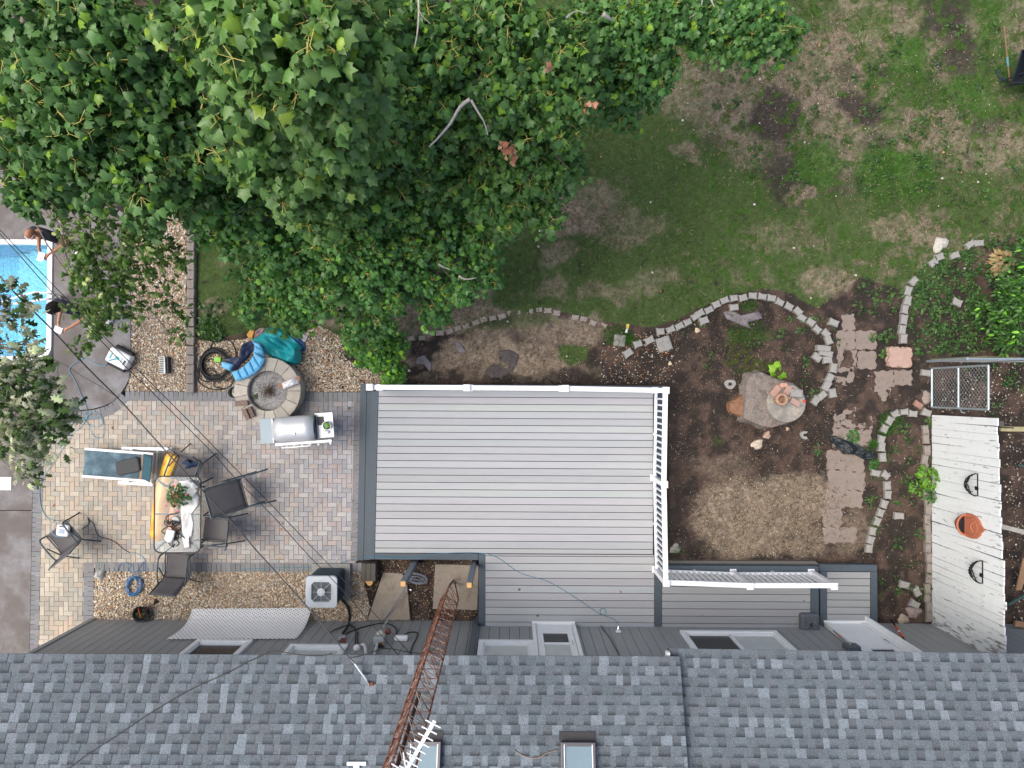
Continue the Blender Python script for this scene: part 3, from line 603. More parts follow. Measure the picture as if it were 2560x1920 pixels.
def door(label, xa, xb, z0, z1, panes, glassm, tw=.07):
    mb = MB(); mb.box((xa + tw / 2, Yw + .03, (z0 + z1) / 2), (tw, .10, z1 - z0)); mb.box((xb - tw / 2, Yw + .03, (z0 + z1) / 2), (tw, .10, z1 - z0)); mb.box(((xa + xb) / 2, Yw + .03, z1 + tw / 2), (xb - xa, .10, tw)); mb.box(((xa + xb) / 2, Yw + .045, z0 + .015), (xb - xa, .12, .03))
    fr = mb.build('door_frame', m_wt, hs, bevel=.003)
    dr = MB(); a = xa + tw + .01; b = xb - tw - .01; s = .12
    zz = [z0 + .04] + [q for p in panes for q in p] + [z1 - .02]
    for k in range(0, len(zz), 2): dr.box(((a + b) / 2, Yw + .035, (zz[k] + zz[k + 1]) / 2), (b - a, .04, zz[k + 1] - zz[k]))
    for p in panes:
        for cx in (a + s / 2, b - s / 2): dr.box((cx, Yw + .035, (p[0] + p[1]) / 2), (s, .04, p[1] - p[0] - .001))
    do = dr.build('door', m_wt, hs); tag(do, label)
    for p, g in zip(panes, glassm): MB().box(((a + b) / 2, Yw + .028, (p[0] + p[1]) / 2), (b - a - 2 * s + .01, .01, p[1] - p[0] + .01)).build('pane', g, do)
    MB().tube([(b - .06, Yw + .06, z0 + 1.0), (b - .06, Yw + .09, z0 + 1.02), (b - .06, Yw + .09, z0 + 1.16), (b - .06, Yw + .06, z0 + 1.18)], .01, 6).build('handle', m_steel, do)
zA = W(1380, 1588).z; zB = W(1380, 1613).z
door('white storm door with a dark pane opening onto the deck', d1a.x, d1b.x, ZD, 2.35, [(zA, zB), (zB + .05, 2.1)], [m_dg, m_lg])
door('wide white door beside the lower step', d2a.x + .02, d2b.x, ZS, 2.3, [(1.55, 2.05)], [m_dg], tw=.09)
MB().box((d2b.x + .02, Yw + .11, 1.2), (.05, .17, 2.2)).build('door_side_panel', m_wt, hs, bevel=.004)
# roofs
SLP = math.atan(.36); cs_, sn_ = math.cos(SLP), math.sin(SLP)
m_sh = mat('asphalt_shingle', (1, 1, 1), .9, var=.05, attr=True, fine=.38, fscale=60, bump=.5, bscale=180, spec=.2)
def roof(A, B, ncourse, seed, skip=()):
    """A,B eave ends (left,right)"""
    r = random.Random(seed); mb = MB(); ex_ = .1435; U = (B - A); Lx = U.length; U = U.normalized(); S = Vector((0, -cs_, sn_)); Nn = U.cross(S).normalized()
    if Nn.z < 0: Nn = -Nn
    for c in range(ncourse):
        s0 = c * ex_; x = -r.uniform(0, .3); drk = r.random() < .5
        while x < Lx:
            drk = not drk; wd = r.uniform(.10, .19); x0 = max(x, 0); x1 = min(x + wd, Lx); x += wd
            if x1 - x0 < .01: continue
            tab = drk; th = .014 if tab else .007
            v = (r.choices((.118, .132, .150), (3, 4, 2))[0] if drk else r.choices((.14, .165, .21), (4, 3, 2))[0]) * r.uniform(.93, 1.07)
            base = (v * .91 + r.uniform(-.003, .006), v * 1.05, v * 1.17)
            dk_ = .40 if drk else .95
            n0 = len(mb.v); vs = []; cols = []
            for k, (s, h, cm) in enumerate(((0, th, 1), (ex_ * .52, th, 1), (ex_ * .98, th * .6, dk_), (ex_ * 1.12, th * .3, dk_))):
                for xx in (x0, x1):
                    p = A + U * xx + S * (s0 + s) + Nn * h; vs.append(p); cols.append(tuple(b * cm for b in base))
            vs += [A + U * x0 + S * s0 - Nn * .012, A + U * x1 + S * s0 - Nn * .012]; cols += [tuple(b * .12 for b in base)] * 2  # foot of each butt face darkened to paint its shadow line
            n = len(mb.v); mb.v += [tuple(p) for p in vs]; mb.c += cols
            for a in (0, 2, 4): mb.f.append((n + a, n + a + 1, n + a + 3, n + a + 2)); mb.mi.append(0)
            mb.f.append((n + 8, n + 9, n + 1, n)); mb.mi.append(0)
            mb.f.append((n, n + 2, n + 4, n + 4)[:3] if False else (n + 8, n, n + 2)); mb.mi.append(0); mb.f.append((n + 9, n + 3, n + 1)); mb.mi.append(0)
    return mb
def roofslab(A, B, n):
    Ls = n * .1435; S = Vector((0, -cs_, sn_)); N_ = Vector((0, sn_, cs_)); C_ = B + S * Ls; D_ = A + S * Ls; mb = MB()
    q = [A, B, C_, D_]; mb.add([p - N_ * .014 for p in q] + [p - N_ * .13 for p in q], [(0, 1, 2, 3), (7, 6, 5, 4), (0, 4, 5, 1), (1, 5, 6, 2), (2, 6, 7, 3), (3, 7, 4, 0)])
    # far slope
    E_ = D_ + Vector((0, -cs_ * Ls, -sn_ * Ls)); G_ = C_ + Vector((0, -cs_ * Ls, -sn_ * Ls)); q = [D_, C_, G_, E_]
    N2_ = Vector((0, -sn_, cs_)); mb.add([p - N2_ * .014 for p in q] + [p - N2_ * .13 for p in q], [(0, 1, 2, 3), (7, 6, 5, 4), (0, 4, 5, 1), (1, 5, 6, 2), (2, 6, 7, 3), (3, 7, 4, 0)])
    return mb
ZE1 = 3.32; ZE2 = 3.14
RA = P(-180, 1633, ZE1); RB = P(1699, 1641, ZE1); RC = P(1672, 1621, ZE2); RD = P(2700, 1636, ZE2)
NC = 33
m_slab = mat('roof_underlay', (.07, .075, .085), .9, var=.1)
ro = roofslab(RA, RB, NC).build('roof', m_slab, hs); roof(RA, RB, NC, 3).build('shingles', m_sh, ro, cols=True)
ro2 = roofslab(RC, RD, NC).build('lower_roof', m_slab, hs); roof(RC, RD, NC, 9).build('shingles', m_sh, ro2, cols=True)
mb = MB(); e = P(1668, 1632, ZE1 - .15); mb.box((e.x, RB.y - .02, ZE1 - .12), (.06, .10, .10)); mb.build('gutter_end', m_wt, hs)
# roof plane helpers
def R1(px, py, up=0.):
    d = RM @ Vector(((px - 1280) / F, -(py - 960) / F, -1.0)); N_ = Vector((0, sn_, cs_)); p0 = Vector((0, RA.y, ZE1)) + N_ * (.012 + up)
    t = (p0 - Vector((0, 0, H))).dot(N_) / d.dot(N_); return Vector((0, 0, H)) + d * t
RU = Vector((0, -cs_, sn_)); RNn = Vector((0, sn_, cs_))
def skylight(label, px0, px1, pytop):
    a = R1(px0, pytop); b = R1(px1, pytop); wdt = b.x - a.x; L = 1.15; c = Vector(((a.x + b.x) / 2, a.y, a.z)) + RU * (L / 2)
    Mx = Matrix((Vector((1, 0, 0)), -RU, RNn)).transposed(); t = thing('skylight', label, 'skylight', c)
    mb = MB(); f = .055
    for dx, dy, sx, sy in ((-(wdt - f) / 2, 0, f, L), ((wdt - f) / 2, 0, f, L), (0, L / 2 - f / 2, wdt - 2 * f, f), (0, -L / 2 + f / 2, wdt - 2 * f, f)):
        mb.box(c + Mx @ Vector((dx, dy, .06)), (sx, sy, .12), M=Mx)
    mb.build('frame', mat('skylight_frame', (.13, .125, .13), .4, .6, var=.08), t, bevel=.006)
    MB().box(c + Mx @ Vector((0, 0, .085)), (wdt - 2 * f, L - 2 * f, .02), M=Mx).build('pane', mat('skylight_glass', (.20, .27, .31), .25, spec=.35, var=.10, scale=3), t)
    mb = MB(); 
    for s in (-1, 1): mb.box(c + Mx @ Vector((s * (wdt / 2 - f + .006), 0, .115)), (.014, L - .06, .012), M=Mx)
    mb.build('trim_strip', m_wt, t)
    mb = MB(); mb.box(c + Mx @ Vector((0, L / 2 + .07, .008)), (wdt + .04, .14, .014), M=Mx); mb.build('flashing', mat('dark_flashing', (.03, .027, .03), .6, var=.3, scale=20), t)
    return t
skylight('skylight with a pale pane near the bottom middle of the photo', 1401, 1486, 1853)
skylight('skylight partly hidden behind the rusty antenna tower', 1022, 1104, 1851)
# ---------------------------------------------------------------- foliage
def tmpl(half, cx):
    o = [(x, y) for x, y in half] + [(-x, y) for x, y in half[::-1] if abs(x) > 1e-6]
    V = [(0, cx, .05)] + [(x, y, -.22 * abs(x) - .10 * (y - cx) ** 2 * 2) for x, y in o]; n = len(o)
    return np.array(V, float), np.array([(0, 1 + (i + 1) % n, 1 + i) for i in range(n)])
MAPLE = tmpl([(0, 0), (.26, -.08), (.50, .04), (.43, .26), (.58, .52), (.29, .62), (0, 1.0)], .36)
OAK = tmpl([(0, -.02), (.10, .16), (.30, .20), (.13, .38), (.40, .50), (.17, .64), (.28, .84), (0, 1.0)], .45)
OVATE = tmpl([(0, 0), (.20, .25), (.22, .55), (0, 1.0)], .45)
m_leaf = mat('tree_leaf', (1, 1, 1), .38, attr=True, var=.14, scale=25, spec=.42, trans=.36)
m_bark = mat('grey_bark', (.20, .165, .14), .9, var=.35, scale=9, bump=.5, bscale=30); m_pale = mat('pale_bare_branch', (.40, .36, .32), .8, var=.2, scale=20)
m_pet = mat('leaf_stalk', (.38, .32, .07), .6, var=.2)
def leaf_mesh(name, parent, pos, yaw, pitch, roll, size, cols, T):
    V0, F0 = T; n = len(pos); k = len(V0); V = np.repeat(V0[None], n, 0) * size[:, None, None]
    bend = rng.uniform(-.2, .9, n)[:, None]; V[..., 2] -= (V[..., 0] ** 2) / size[:, None] * rng.uniform(-.3, 1.6, n)[:, None]; V[..., 2] -= bend * (V[..., 1] ** 2) / size[:, None] * .6
    c, s = np.cos(roll)[:, None], np.sin(roll)[:, None]; x = V[..., 0] * c + V[..., 2] * s; z = -V[..., 0] * s + V[..., 2] * c; V[..., 0] = x; V[..., 2] = z
    c, s = np.cos(pitch)[:, None], np.sin(pitch)[:, None]; y = V[..., 1] * c + V[..., 2] * s; z = -V[..., 1] * s + V[..., 2] * c; V[..., 1] = y; V[..., 2] = z
    c, s = np.cos(yaw)[:, None], np.sin(yaw)[:, None]; x = V[..., 0] * c + V[..., 1] * s; y = -V[..., 0] * s + V[..., 1] * c; V[..., 0] = x; V[..., 1] = y
    V += pos[:, None, :]
    me = np_mesh(name, V.reshape(-1, 3), (F0[None] + (np.arange(n) * k)[:, None, None]).reshape(-1, 3), 3, np.repeat(cols[:, None], k, 1).reshape(-1, 3))
    return link_mesh(name, me, m_leaf, parent)
def palette(n, c, r):
    base = np.array(c)[r.integers(0, len(c), n)]; return base * r.uniform(.78, 1.25, (n, 1))
GRN = [(.050, .105, .030), (.060, .120, .034), (.072, .135, .040), (.045, .100, .034), (.058, .112, .045)]
def crown(t, lobes, T, size, dens, pal, seed, lpt=13, young=.06, yc=(.15, .25, .03), vs=.75, under=True, petioles=True, dryc=None, drop=.5):
    """lobes: (px,py,rpx,z)"""
    r = np.random.default_rng(seed); Pp = []; Yw_ = []; Pi = []; Ro = []; Sz = []; Cc = []; pts = []
    for (px, py, rp, z) in lobes:
        c = np.array(P(px, py, z)); rad = rp * (H - z) / F; area = PI * rad * rad; n = max(3, int(area * dens))
        u = np.sqrt(r.random(n)) ; a = r.uniform(0, 2 * PI, n); dx = u * np.cos(a) * rad; dy = u * np.sin(a) * rad
        dz = np.sqrt(np.clip(1 - u * u, 0, 1)) * rad * vs - rad * vs * .6 - (r.random(n) ** 2) * rad * 1.1
        tw = c + np.stack([dx, dy, dz], -1); out = np.arctan2(dx + r.normal(0, .25 * rad, n), dy + r.normal(0, .25 * rad, n))
        shade = r.uniform(.82, 1.18, n)
        for i in range(n):
            m = r.integers(lpt - 4, lpt + 5); ya = r.uniform(0, 2 * PI, m); sp = size * r.uniform(.25, 1.25, m); lvl = r.uniform(-.5, .5, m) * size * 1.3
            tilt = u[i] * .5
            p = tw[i] + np.stack([np.sin(ya) * sp + np.sin(out[i]) * lvl * .3, np.cos(ya) * sp + np.cos(out[i]) * lvl * .3, lvl - .35 * sp - tilt * (np.sin(ya) * math.sin(out[i]) + np.cos(ya) * math.cos(out[i])) * sp], -1)
            Pp.append(p); Yw_.append(ya + r.normal(0, .45, m)); Pi.append(r.uniform(.05, 1.0, m) * (drop + .35)); Ro.append(r.normal(0, .6, m)); Sz.append(size * r.uniform(.5, 1.3, m))
            cc = palette(m, pal, r) * shade[i]; yg = r.random(m) < young; cc[yg] = np.array(yc) * r.uniform(.6, 1.1, (yg.sum(), 1)); Cc.append(cc * np.array([1.80, 1.90, 1.40]))
            if petioles and i % 3 == 0: pts.append((tw[i], p, ya))
    leaf_mesh('foliage', t, np.concatenate(Pp), np.concatenate(Yw_), np.concatenate(Pi), np.concatenate(Ro), np.concatenate(Sz), np.concatenate(Cc), T)
    if petioles and pts:
        V = []; Fq = []; k = 0
        for c, p, ya in pts:
            for q, a in list(zip(p, ya))[::2]:
                w_ = size * .025; d = np.array([np.cos(a), -np.sin(a), 0]) * w_; V += [c - d, c + d, q + d + [0, 0, .012], q - d + [0, 0, .012]]; Fq.append((k, k + 1, k + 2, k + 3)); k += 4
        link_mesh('leaf_stalks', np_mesh('leaf_stalks', V, Fq, 4), m_pet, t)['kind'] = 'stuff'
def limbs(t, root, top, lobes, r0, seed, m=None, every=1):
    r = random.Random(seed); mb = MB(); top = Vector(top); root = Vector(root)
    mid = (root + top) / 2 + Vector((r.uniform(-.2, .2), r.uniform(-.2, .2), 0)); tr = curve_pts([root, mid, top], 6)
    mb.tube(tr, [lerp(r0, r0 * .45, i / (len(tr) - 1)) for i in range(len(tr))], 10); o = mb.build('trunk', m or m_bark, t, smooth=True)
    mb = MB()
    for (px, py, rp, z) in lobes[::every]:
        c = P(px, py, z); rad = rp * (H - z) / F; e = c - Vector((0, 0, rad * .35)); s = tr[min(len(tr) - 1, max(3, int(len(tr) * r.uniform(.45, .95))))]
        k = (s + e) / 2 + Vector((r.uniform(-.25, .25), r.uniform(-.25, .25), r.uniform(-.1, .3))); cp = curve_pts([s, k, e], 5)
        mb.tube(cp, [lerp(r0 * .28, r0 * .07, i / (len(cp) - 1)) for i in range(len(cp))], 6)
        for _ in range(4):
            a = cp[r.randint(4, len(cp) - 1)]; b = e + Vector((r.uniform(-1, 1), r.uniform(-1, 1), r.uniform(-.4, .5))) * rad * .8; mb.tube([a, (a + b) / 2 + Vector((0, 0, .05)), b], [r0 * .06, r0 * .045, r0 * .02], 5)
    mb.build('limb', m or m_bark, t, smooth=True)
def bare(t, segs):
    for z, r0, pts in segs:
        z += .15; r0 *= .75
        q = [P(a, b, z - .05 * i) for i, (a, b) in enumerate(pts)]; cp = curve_pts(q, 4); MB().tube(cp, [lerp(r0, r0 * .35, i / (len(cp) - 1)) for i in range(len(cp))], 6).build('bare_branch', m_pale, t, smooth=True)
m_old = m_bark
L2 = [(440, 30, 90, 8.7), (500, 70, 80, 8.4), (560, 30, 100, 9.0), (640, 60, 120, 9.2), (760, 30, 120, 9.2), (850, 80, 110, 8.8), (590, 170, 90, 8.5), (690, 190, 110, 8.7), (790, 190, 110, 8.5), (880, 200, 80, 8.0), (560, 270, 80, 7.8), (650, 310, 100, 7.6), (760, 300, 100, 7.5), (860, 300, 90, 7.2), (600, 370, 80, 6.8), (700, 400, 90, 6.6), (800, 400, 90, 6.4), (740, 470, 80, 6.0), (800, 530, 55, 5.8)]
t = thing('maple_tree', 'tallest maple at top centre with large pale sunlit leaves close to the camera', 'tree', P(720, 60, 0)); r_ = P(700, 120, 5)
limbs(t, (r_.x, r_.y, -.1), (r_.x + .1, r_.y + .2, 7.6), L2, .22, 1); crown(t, L2, MAPLE, .118, 58, [(.075, .138, .045), (.088, .150, .05), (.062, .122, .04), (.085, .142, .06)], 1, young=.05, yc=(.20, .28, .05), drop=.85)
bare(t, [(5.9, .02, [(728, 338), (742, 362), (757, 378)]), (6.6, .015, [(868, 195), (873, 225), (882, 240)]), (5.6, .018, [(745, 500), (742, 530), (735, 552)])])
L1 = [(40, 40, 130, 7.0), (150, 60, 110, 7.2), (250, 20, 100, 7.2), (330, 110, 80, 6.4), (400, 170, 90, 6.6), (220, 140, 110, 7.0), (80, 170, 110, 6.9), (300, 230, 110, 6.6), (180, 270, 110, 6.8), (50, 290, 100, 6.6), (420, 280, 90, 6.2), (500, 220, 80, 6.0), (110, 370, 90, 6.4), (220, 370, 95, 6.4), (330, 340, 95, 6.5), (430, 380, 90, 6.2), (270, 455, 75, 6.2), (370, 470, 70, 6.3), (440, 500, 42, 5.9), (30, 400, 90, 6.2), (60, 480, 60, 6.0), (500, 330, 80, 5.6), (350, 520, 50, 6.1), (160, 490, 22, 5.7)]
t = thing('maple_tree', 'dark green maple filling the upper left corner above the pool slab', 'tree', P(200, 60, 0)); r_ = P(230, 100, 4)
limbs(t, (r_.x, r_.y, -.1), (r_.x - .1, r_.y + .3, 6.0), L1, .2, 2); crown(t, L1, MAPLE, .120, 46, [(.050, .105, .034), (.058, .115, .040), (.044, .095, .034), (.065, .12, .05)], 2, young=.06, drop=.8)
bare(t, [(4.5, .05, [(330, -20), (312, 30), (296, 70), (308, 95), (335, 105)]), (6.4, .012, [(140, -5), (165, 30), (195, 60)]), (5.5, .014, [(465, 145), (445, 180), (415, 198)]), (6., .012, [(5, 140), (40, 146), (75, 148)])])
L3 = [(950, 40, 90, 6.9), (1040, 40, 100, 6.6), (1130, 100, 100, 6.4), (990, 150, 100, 6.5), (1080, 200, 100, 6.0), (960, 260, 90, 6.2), (1040, 300, 90, 5.6), (1140, 260, 70, 5.6), (930, 360, 90, 5.6), (1020, 400, 90, 5.3), (1110, 350, 70, 5.0), (1200, 40, 90, 6.3), (1290, 60, 100, 6.3), (1380, 90, 90, 6.1), (1220, 150, 90, 6.1), (1310, 180, 100, 6.0), (1410, 190, 85, 5.9), (1440, 60, 60, 5.6), (1240, 250, 90, 5.7), (1340, 280, 95, 5.6), (1430, 290, 62, 5.4), (1190, 350, 85, 5.1), (1290, 370, 90, 5.0), (1380, 380, 75, 4.9), (1110, 450, 80, 4.7), (1210, 450, 85, 4.6), (1310, 460, 80, 4.4), (1395, 450, 62, 4.3), (1020, 490, 80, 4.6), (1350, 520, 55, 4.2), (1240, 510, 70, 4.3), (900, 460, 80, 5.2), (1430, 425, 34, 4.3)]
t = thing('maple_tree', 'broad maple with mid green leaves and bare pale twigs right of the tallest one', 'tree', P(1180, 100, 0)); r_ = P(1160, 160, 3)
limbs(t, (r_.x, r_.y, -.1), (r_.x, r_.y + .2, 5.2), L3, .18, 3); crown(t, L3, MAPLE, .108, 50, GRN, 3, young=.05, yc=(.16, .27, .04), drop=.7)
bare(t, [(6.2, .035, [(1175, 248), (1150, 268), (1125, 310), (1095, 345), (1072, 368)]), (6.2, .022, [(1178, 250), (1195, 280), (1210, 305), (1220, 338)]), (5.6, .018, [(1196, 236), (1225, 262), (1248, 295)]), (6.8, .022, [(1047, -10), (1047, 40), (1043, 85), (1036, 122)]), (6.8, .012, [(1048, 28), (1060, 45), (1077, 60)]), (5.2, .02, [(1072, 380), (1078, 395), (1084, 405)]), (5.9, .02, [(1316, 85), (1315, 100), (1313, 118)]), (5, .025, [(1275, 352), (1300, 360), (1345, 358)]), (5, .014, [(1278, 368), (1295, 360)]), (4.9, .012, [(1337, 380), (1332, 400)]), (4.4, .02, [(905, 572), (925, 578), (945, 560)]), (6.1, .014, [(1415, 45), (1440, 28), (1472, 35)]), (6.2, .04, [(1508, 35), (1522, 45), (1530, 52)])])
for (a_, b_, z_, n_) in ((1271, 374, 5.55, 12), (1480, 262, 5.9, 4), (1373, 168, 6.5, 2), (1290, 392, 5.4, 4)):
    c_ = np.array(P(a_, b_, z_)); leaf_mesh('dead_leaves', t, c_ + rng.normal(0, .05, (n_, 3)), rng.uniform(0, 6, n_), rng.uniform(0, .8, n_), rng.normal(0, .5, n_), rng.uniform(.05, .10, n_), palette(n_, [(.48, .20, .12), (.55, .33, .2)], rng), MAPLE)
L4 = [(510, 470, 60, 4.6), (560, 500, 90, 4.6), (520, 560, 60, 4.3), (640, 500, 90, 4.8), (600, 580, 80, 4.1), (690, 560, 90, 4.5), (650, 640, 75, 3.6), (620, 690, 55, 3.2), (700, 650, 85, 3.8), (650, 740, 70, 3.0), (615, 770, 42, 2.7), (720, 740, 75, 3.2), (700, 790, 45, 2.6), (740, 800, 40, 2.5), (780, 600, 90, 4.4), (780, 690, 85, 3.8), (860, 560, 90, 4.6), (850, 640, 90, 4.1), (860, 720, 70, 3.5), (930, 620, 85, 4.2), (930, 700, 80, 3.7), (900, 775, 60, 2.9), (950, 780, 50, 2.8), (900, 830, 45, 2.3), (940, 840, 40, 2.2), (960, 520, 90, 4.5), (1010, 590, 80, 4.1), (1010, 670, 65, 3.6), (980, 740, 45, 3.1), (1080, 560, 80, 4.0), (1080, 640, 75, 3.6), (1150, 560, 75, 3.9), (1150, 640, 75, 3.5), (1060, 710, 55, 3.1), (1070, 765, 48, 2.8), (1110, 760, 40, 2.7), (1130, 710, 60, 3.1), (1190, 690, 55, 3.1), (1215, 650, 40, 3.3), (1240, 685, 22, 3.0), (1230, 560, 45, 3.8), (560, 430, 90, 4.8), (470, 530, 45, 4.3), (500, 400, 80, 4.9), (455, 480, 60, 4.8)]
t = thing('maple_tree', 'low spreading maple with small leaves over the lawn behind the fire pit', 'tree', P(880, 560, 0)); r_ = P(860, 560, 2)
limbs(t, (r_.x, r_.y, -.1), (r_.x, r_.y, 3.4), L4, .15, 4); crown(t, L4, MAPLE, .090, 46, [(.050, .120, .034), (.060, .135, .04), (.042, .105, .034), (.07, .14, .045), (.05, .11, .045)], 4, young=.07, yc=(.14, .26, .04), drop=.6)
bare(t, [(3.9, .025, [(1096, 660), (1110, 668), (1126, 674)]), (3.6, .028, [(1147, 690), (1165, 698), (1192, 694)]), (3.2, .014, [(1157, 706), (1150, 718), (1138, 730)]), (2.4, .018, [(775, 765), (795, 785), (810, 812)]), (4.4, .02, [(815, 555), (812, 545), (835, 535)])])
L5 = [(940, 850, 52, 1.4), (900, 850, 38, 1.3), (915, 885, 36, 1.2), (955, 890, 40, 1.2), (975, 925, 30, 1.0), (972, 945, 20, .9), (985, 860, 28, 1.1)]
t = thing('shrub', 'leafy shrub touching the left end of the white deck railing', 'shrub', P(940, 880, 0)); r_ = P(935, 875, 0)
limbs(t, (r_.x, r_.y, -.05), (r_.x, r_.y, .7), L5, .03, 5); crown(t, L5, MAPLE, .085, 90, [(.055, .135, .03), (.07, .16, .035), (.045, .11, .03)], 5, young=.18, yc=(.18, .34, .03), petioles=False)
L6 = [(1500, 30, 70, 4.6), (1570, 60, 85, 4.6), (1650, 40, 80, 4.6), (1720, 20, 60, 4.5), (1790, 40, 60, 4.4), (1860, 40, 75, 4.4), (1930, 40, 70, 4.4), (1980, 60, 42, 4.2), (1500, 120, 70, 4.3), (1570, 150, 80, 4.2), (1640, 140, 60, 4.1), (1530, 220, 72, 3.9), (1600, 240, 55, 3.7), (1640, 200, 45, 3.8), (1560, 285, 36, 3.5), (1590, 300, 22, 3.4), (1810, 95, 42, 4.1), (1870, 110, 50, 4.1), (1910, 120, 35, 4.0), (1945, 100, 45, 4.0), (1750, 80, 40, 4.0), (1500, 190, 45, 4.0), (1650, 90, 50, 4.2)]
t = thing('maple_tree', 'small maple at the top edge overhanging the worn brown lawn', 'tree', P(1700, -40, 0)); r_ = P(1690, -30, 2)
limbs(t, (r_.x, r_.y, -.1), (r_.x, r_.y + .2, 3.6), L6, .12, 6); crown(t, L6, MAPLE, .10, 50, [(.05, .115, .036), (.06, .13, .045), (.042, .10, .036), (.075, .145, .05)], 6, young=.07, drop=.6)
bare(t, [(4.3, .022, [(1775, -10), (1785, 15), (1805, 35)]), (4.4, .014, [(1757, -10), (1750, 25), (1722, 45)])])
L7 = [(1690, 60, 28, 2.6), (1690, 100, 25, 2.5), (1700, 130, 22, 2.3), (1735, 40, 25, 2.6), (1775, 60, 22, 2.5), (1765, 125, 22, 2.2), (1710, 25, 25, 2.6), (1775, 25, 28, 2.6), (1755, 145, 14, 2.1)]
t = thing('shrub', 'yellow green shrub with tiny leaves and red berries beneath the small maple', 'shrub', P(1720, 60, 0)); r_ = P(1725, 40, 0)
limbs(t, (r_.x, r_.y, -.05), (r_.x, r_.y, 1.9), L7, .035, 7); crown(t, L7, OVATE, .055, 170, [(.11, .20, .03), (.14, .24, .04), (.08, .16, .03)], 7, young=.12, yc=(.35, .06, .04), petioles=False)
L8 = [(165, 520, 35, 4.8), (200, 555, 50, 4.7), (180, 600, 42, 4.4), (245, 590, 50, 4.6), (215, 640, 48, 4.3), (190, 690, 40, 4.1), (245, 690, 48, 4.2), (300, 640, 34, 4.3), (300, 690, 42, 4.1), (330, 600, 38, 4.5), (375, 580, 38, 4.5), (405, 620, 32, 4.2), (440, 640, 32, 4.1), (370, 660, 30, 4.0), (410, 690, 20, 3.8), (350, 700, 26, 3.9), (220, 740, 42, 3.9), (270, 740, 34, 3.9), (200, 770, 36, 3.7), (245, 785, 42, 3.6), (290, 770, 34, 3.7), (215, 820, 28, 3.5), (270, 810, 24, 3.5), (195, 855, 14, 3.4), (325, 750, 22, 3.7), (400, 755, 30, 3.4), (440, 760, 18, 3.3), (470, 830, 14, 2.6), (430, 840, 12, 2.6), (130, 560, 12, 4.5)]
t = thing('oak_tree', 'sparse lobed oak branches hanging over two people beside the pool', 'tree', P(280, 560, 0)); r_ = P(290, 520, 1)
limbs(t, (r_.x, r_.y, 0), (r_.x, r_.y, 4.0), L8, .07, 8, every=2); crown(t, L8, OAK, .105, 50, [(.045, .088, .022), (.058, .108, .025), (.075, .12, .035), (.036, .07, .018)], 8, lpt=10, young=.10, yc=(.30, .34, .16), petioles=False, vs=.5, drop=.4)
L9 = [(25, 908, 33, 6.6), (70, 930, 35, 6.5), (20, 960, 47, 6.6), (90, 980, 43, 6.4), (40, 1020, 55, 6.5), (110, 1030, 39, 6.3), (150, 1040, 22, 6.1), (80, 1070, 47, 6.3), (30, 1090, 47, 6.3), (110, 1090, 31, 6.1), (40, 1130, 27, 6.0), (60, 1165, 17, 5.8), (75, 1190, 11, 5.6), (55, 875, 20, 6.2), (15, 725, 20, 6.3), (5, 790, 20, 6.4), (35, 800, 20, 6.3), (-60, 1000, 62, 6.5), (-70, 880, 47, 6.6), (-60, 700, 20, 6.5)]
t = thing('oak_tree', 'pale oak with whitish green lobed leaves at the left edge by the pool corner', 'tree', P(-150, 900, 0)); r_ = P(-170, 900, 1)
limbs(t, (r_.x, r_.y, -.1), (r_.x + .3, r_.y, 5.4), L9, .16, 9); crown(t, L9, OAK, .12, 75, [(.24, .235, .21), (.29, .275, .26), (.05, .075, .03), (.045, .08, .025), (.06, .09, .03), (.19, .19, .15), (.035, .065, .022), (.22, .215, .19)], 9, lpt=11, young=.06, yc=(.42, .45, .33), petioles=False, vs=.6, drop=.5)
# ---------------------------------------------------------------- weeds and small plants
def plant(label, px, py, rpx, hgt, n, size, T, pal, seed, name='plant', cat='plant', z=0., group=None, parent=None, spread=1.):
    r = np.random.default_rng(seed); c = np.array(P(px, py, z + hgt * .5)); rad = rpx * (H - z) / F
    u = np.sqrt(r.random(n)); a = r.uniform(0, 2 * PI, n); pos = np.stack([np.sin(a) * u * rad, np.cos(a) * u * rad, hgt * (.95 - .55 * u ** 2) * r.uniform(.55, 1, n)], -1) + [c[0], c[1], z]
    if parent is None: t = thing(name, label, cat, (c[0], c[1], z), group)
    else: t = parent
    leaf_mesh('leaves', t, pos, a + r.normal(0, .4, n), r.uniform(-.15, .65, n), r.normal(0, .3, n), size * r.uniform(.65, 1.2, n), palette(n, pal, r), T)
    mb = MB(); st = Vector((c[0], c[1], z - .02))
    for i in range(0, n, max(1, n // 14)): q = Vector([float(k) for k in pos[i]]); mb.tube([st, (st + q) / 2 + Vector((0, 0, hgt * .2)), q], [.006, .004, .0025], 5)
    mb.build('stem', mat('green_stem', (.12, .17, .04), .6), t)
    return t
BR = [(.14, .32, .02), (.10, .26, .02), (.18, .38, .03)]; GR = [(.05, .15, .03), (.07, .19, .035), (.04, .12, .03)]
plant('bright yellow green broad leaf growing beside the stump', 1943, 928, 15, .10, 9, .17, MAPLE, [(.22, .46, .02), (.17, .38, .02), (.28, .5, .04)], 41)
plant('bright lime leafy bush against the foot of the white fence', 2325, 1195, 24, .45, 120, .10, OVATE, BR, 42, 'bush', 'bush')
plant('dark green round leaved plant under the lime bush at the fence', 2335, 1240, 17, .28, 50, .09, OVATE, GR, 43, 'bush', 'bush')
plant('light green tuft beside the lime bush, nearer the stone edging', 2296, 1222, 16, .2, 50, .08, OVATE, [(.12, .3, .03)], 44)
plant('four leaved green weed below the stump', 2048, 1122, 9, .06, 8, .10, OVATE, GR, 45, 'weed', 'weed')
plant('round leaved weed left of the lower stone curve', 2178, 1250, 12, .06, 14, .075, OVATE, GR, 46, 'weed', 'weed')
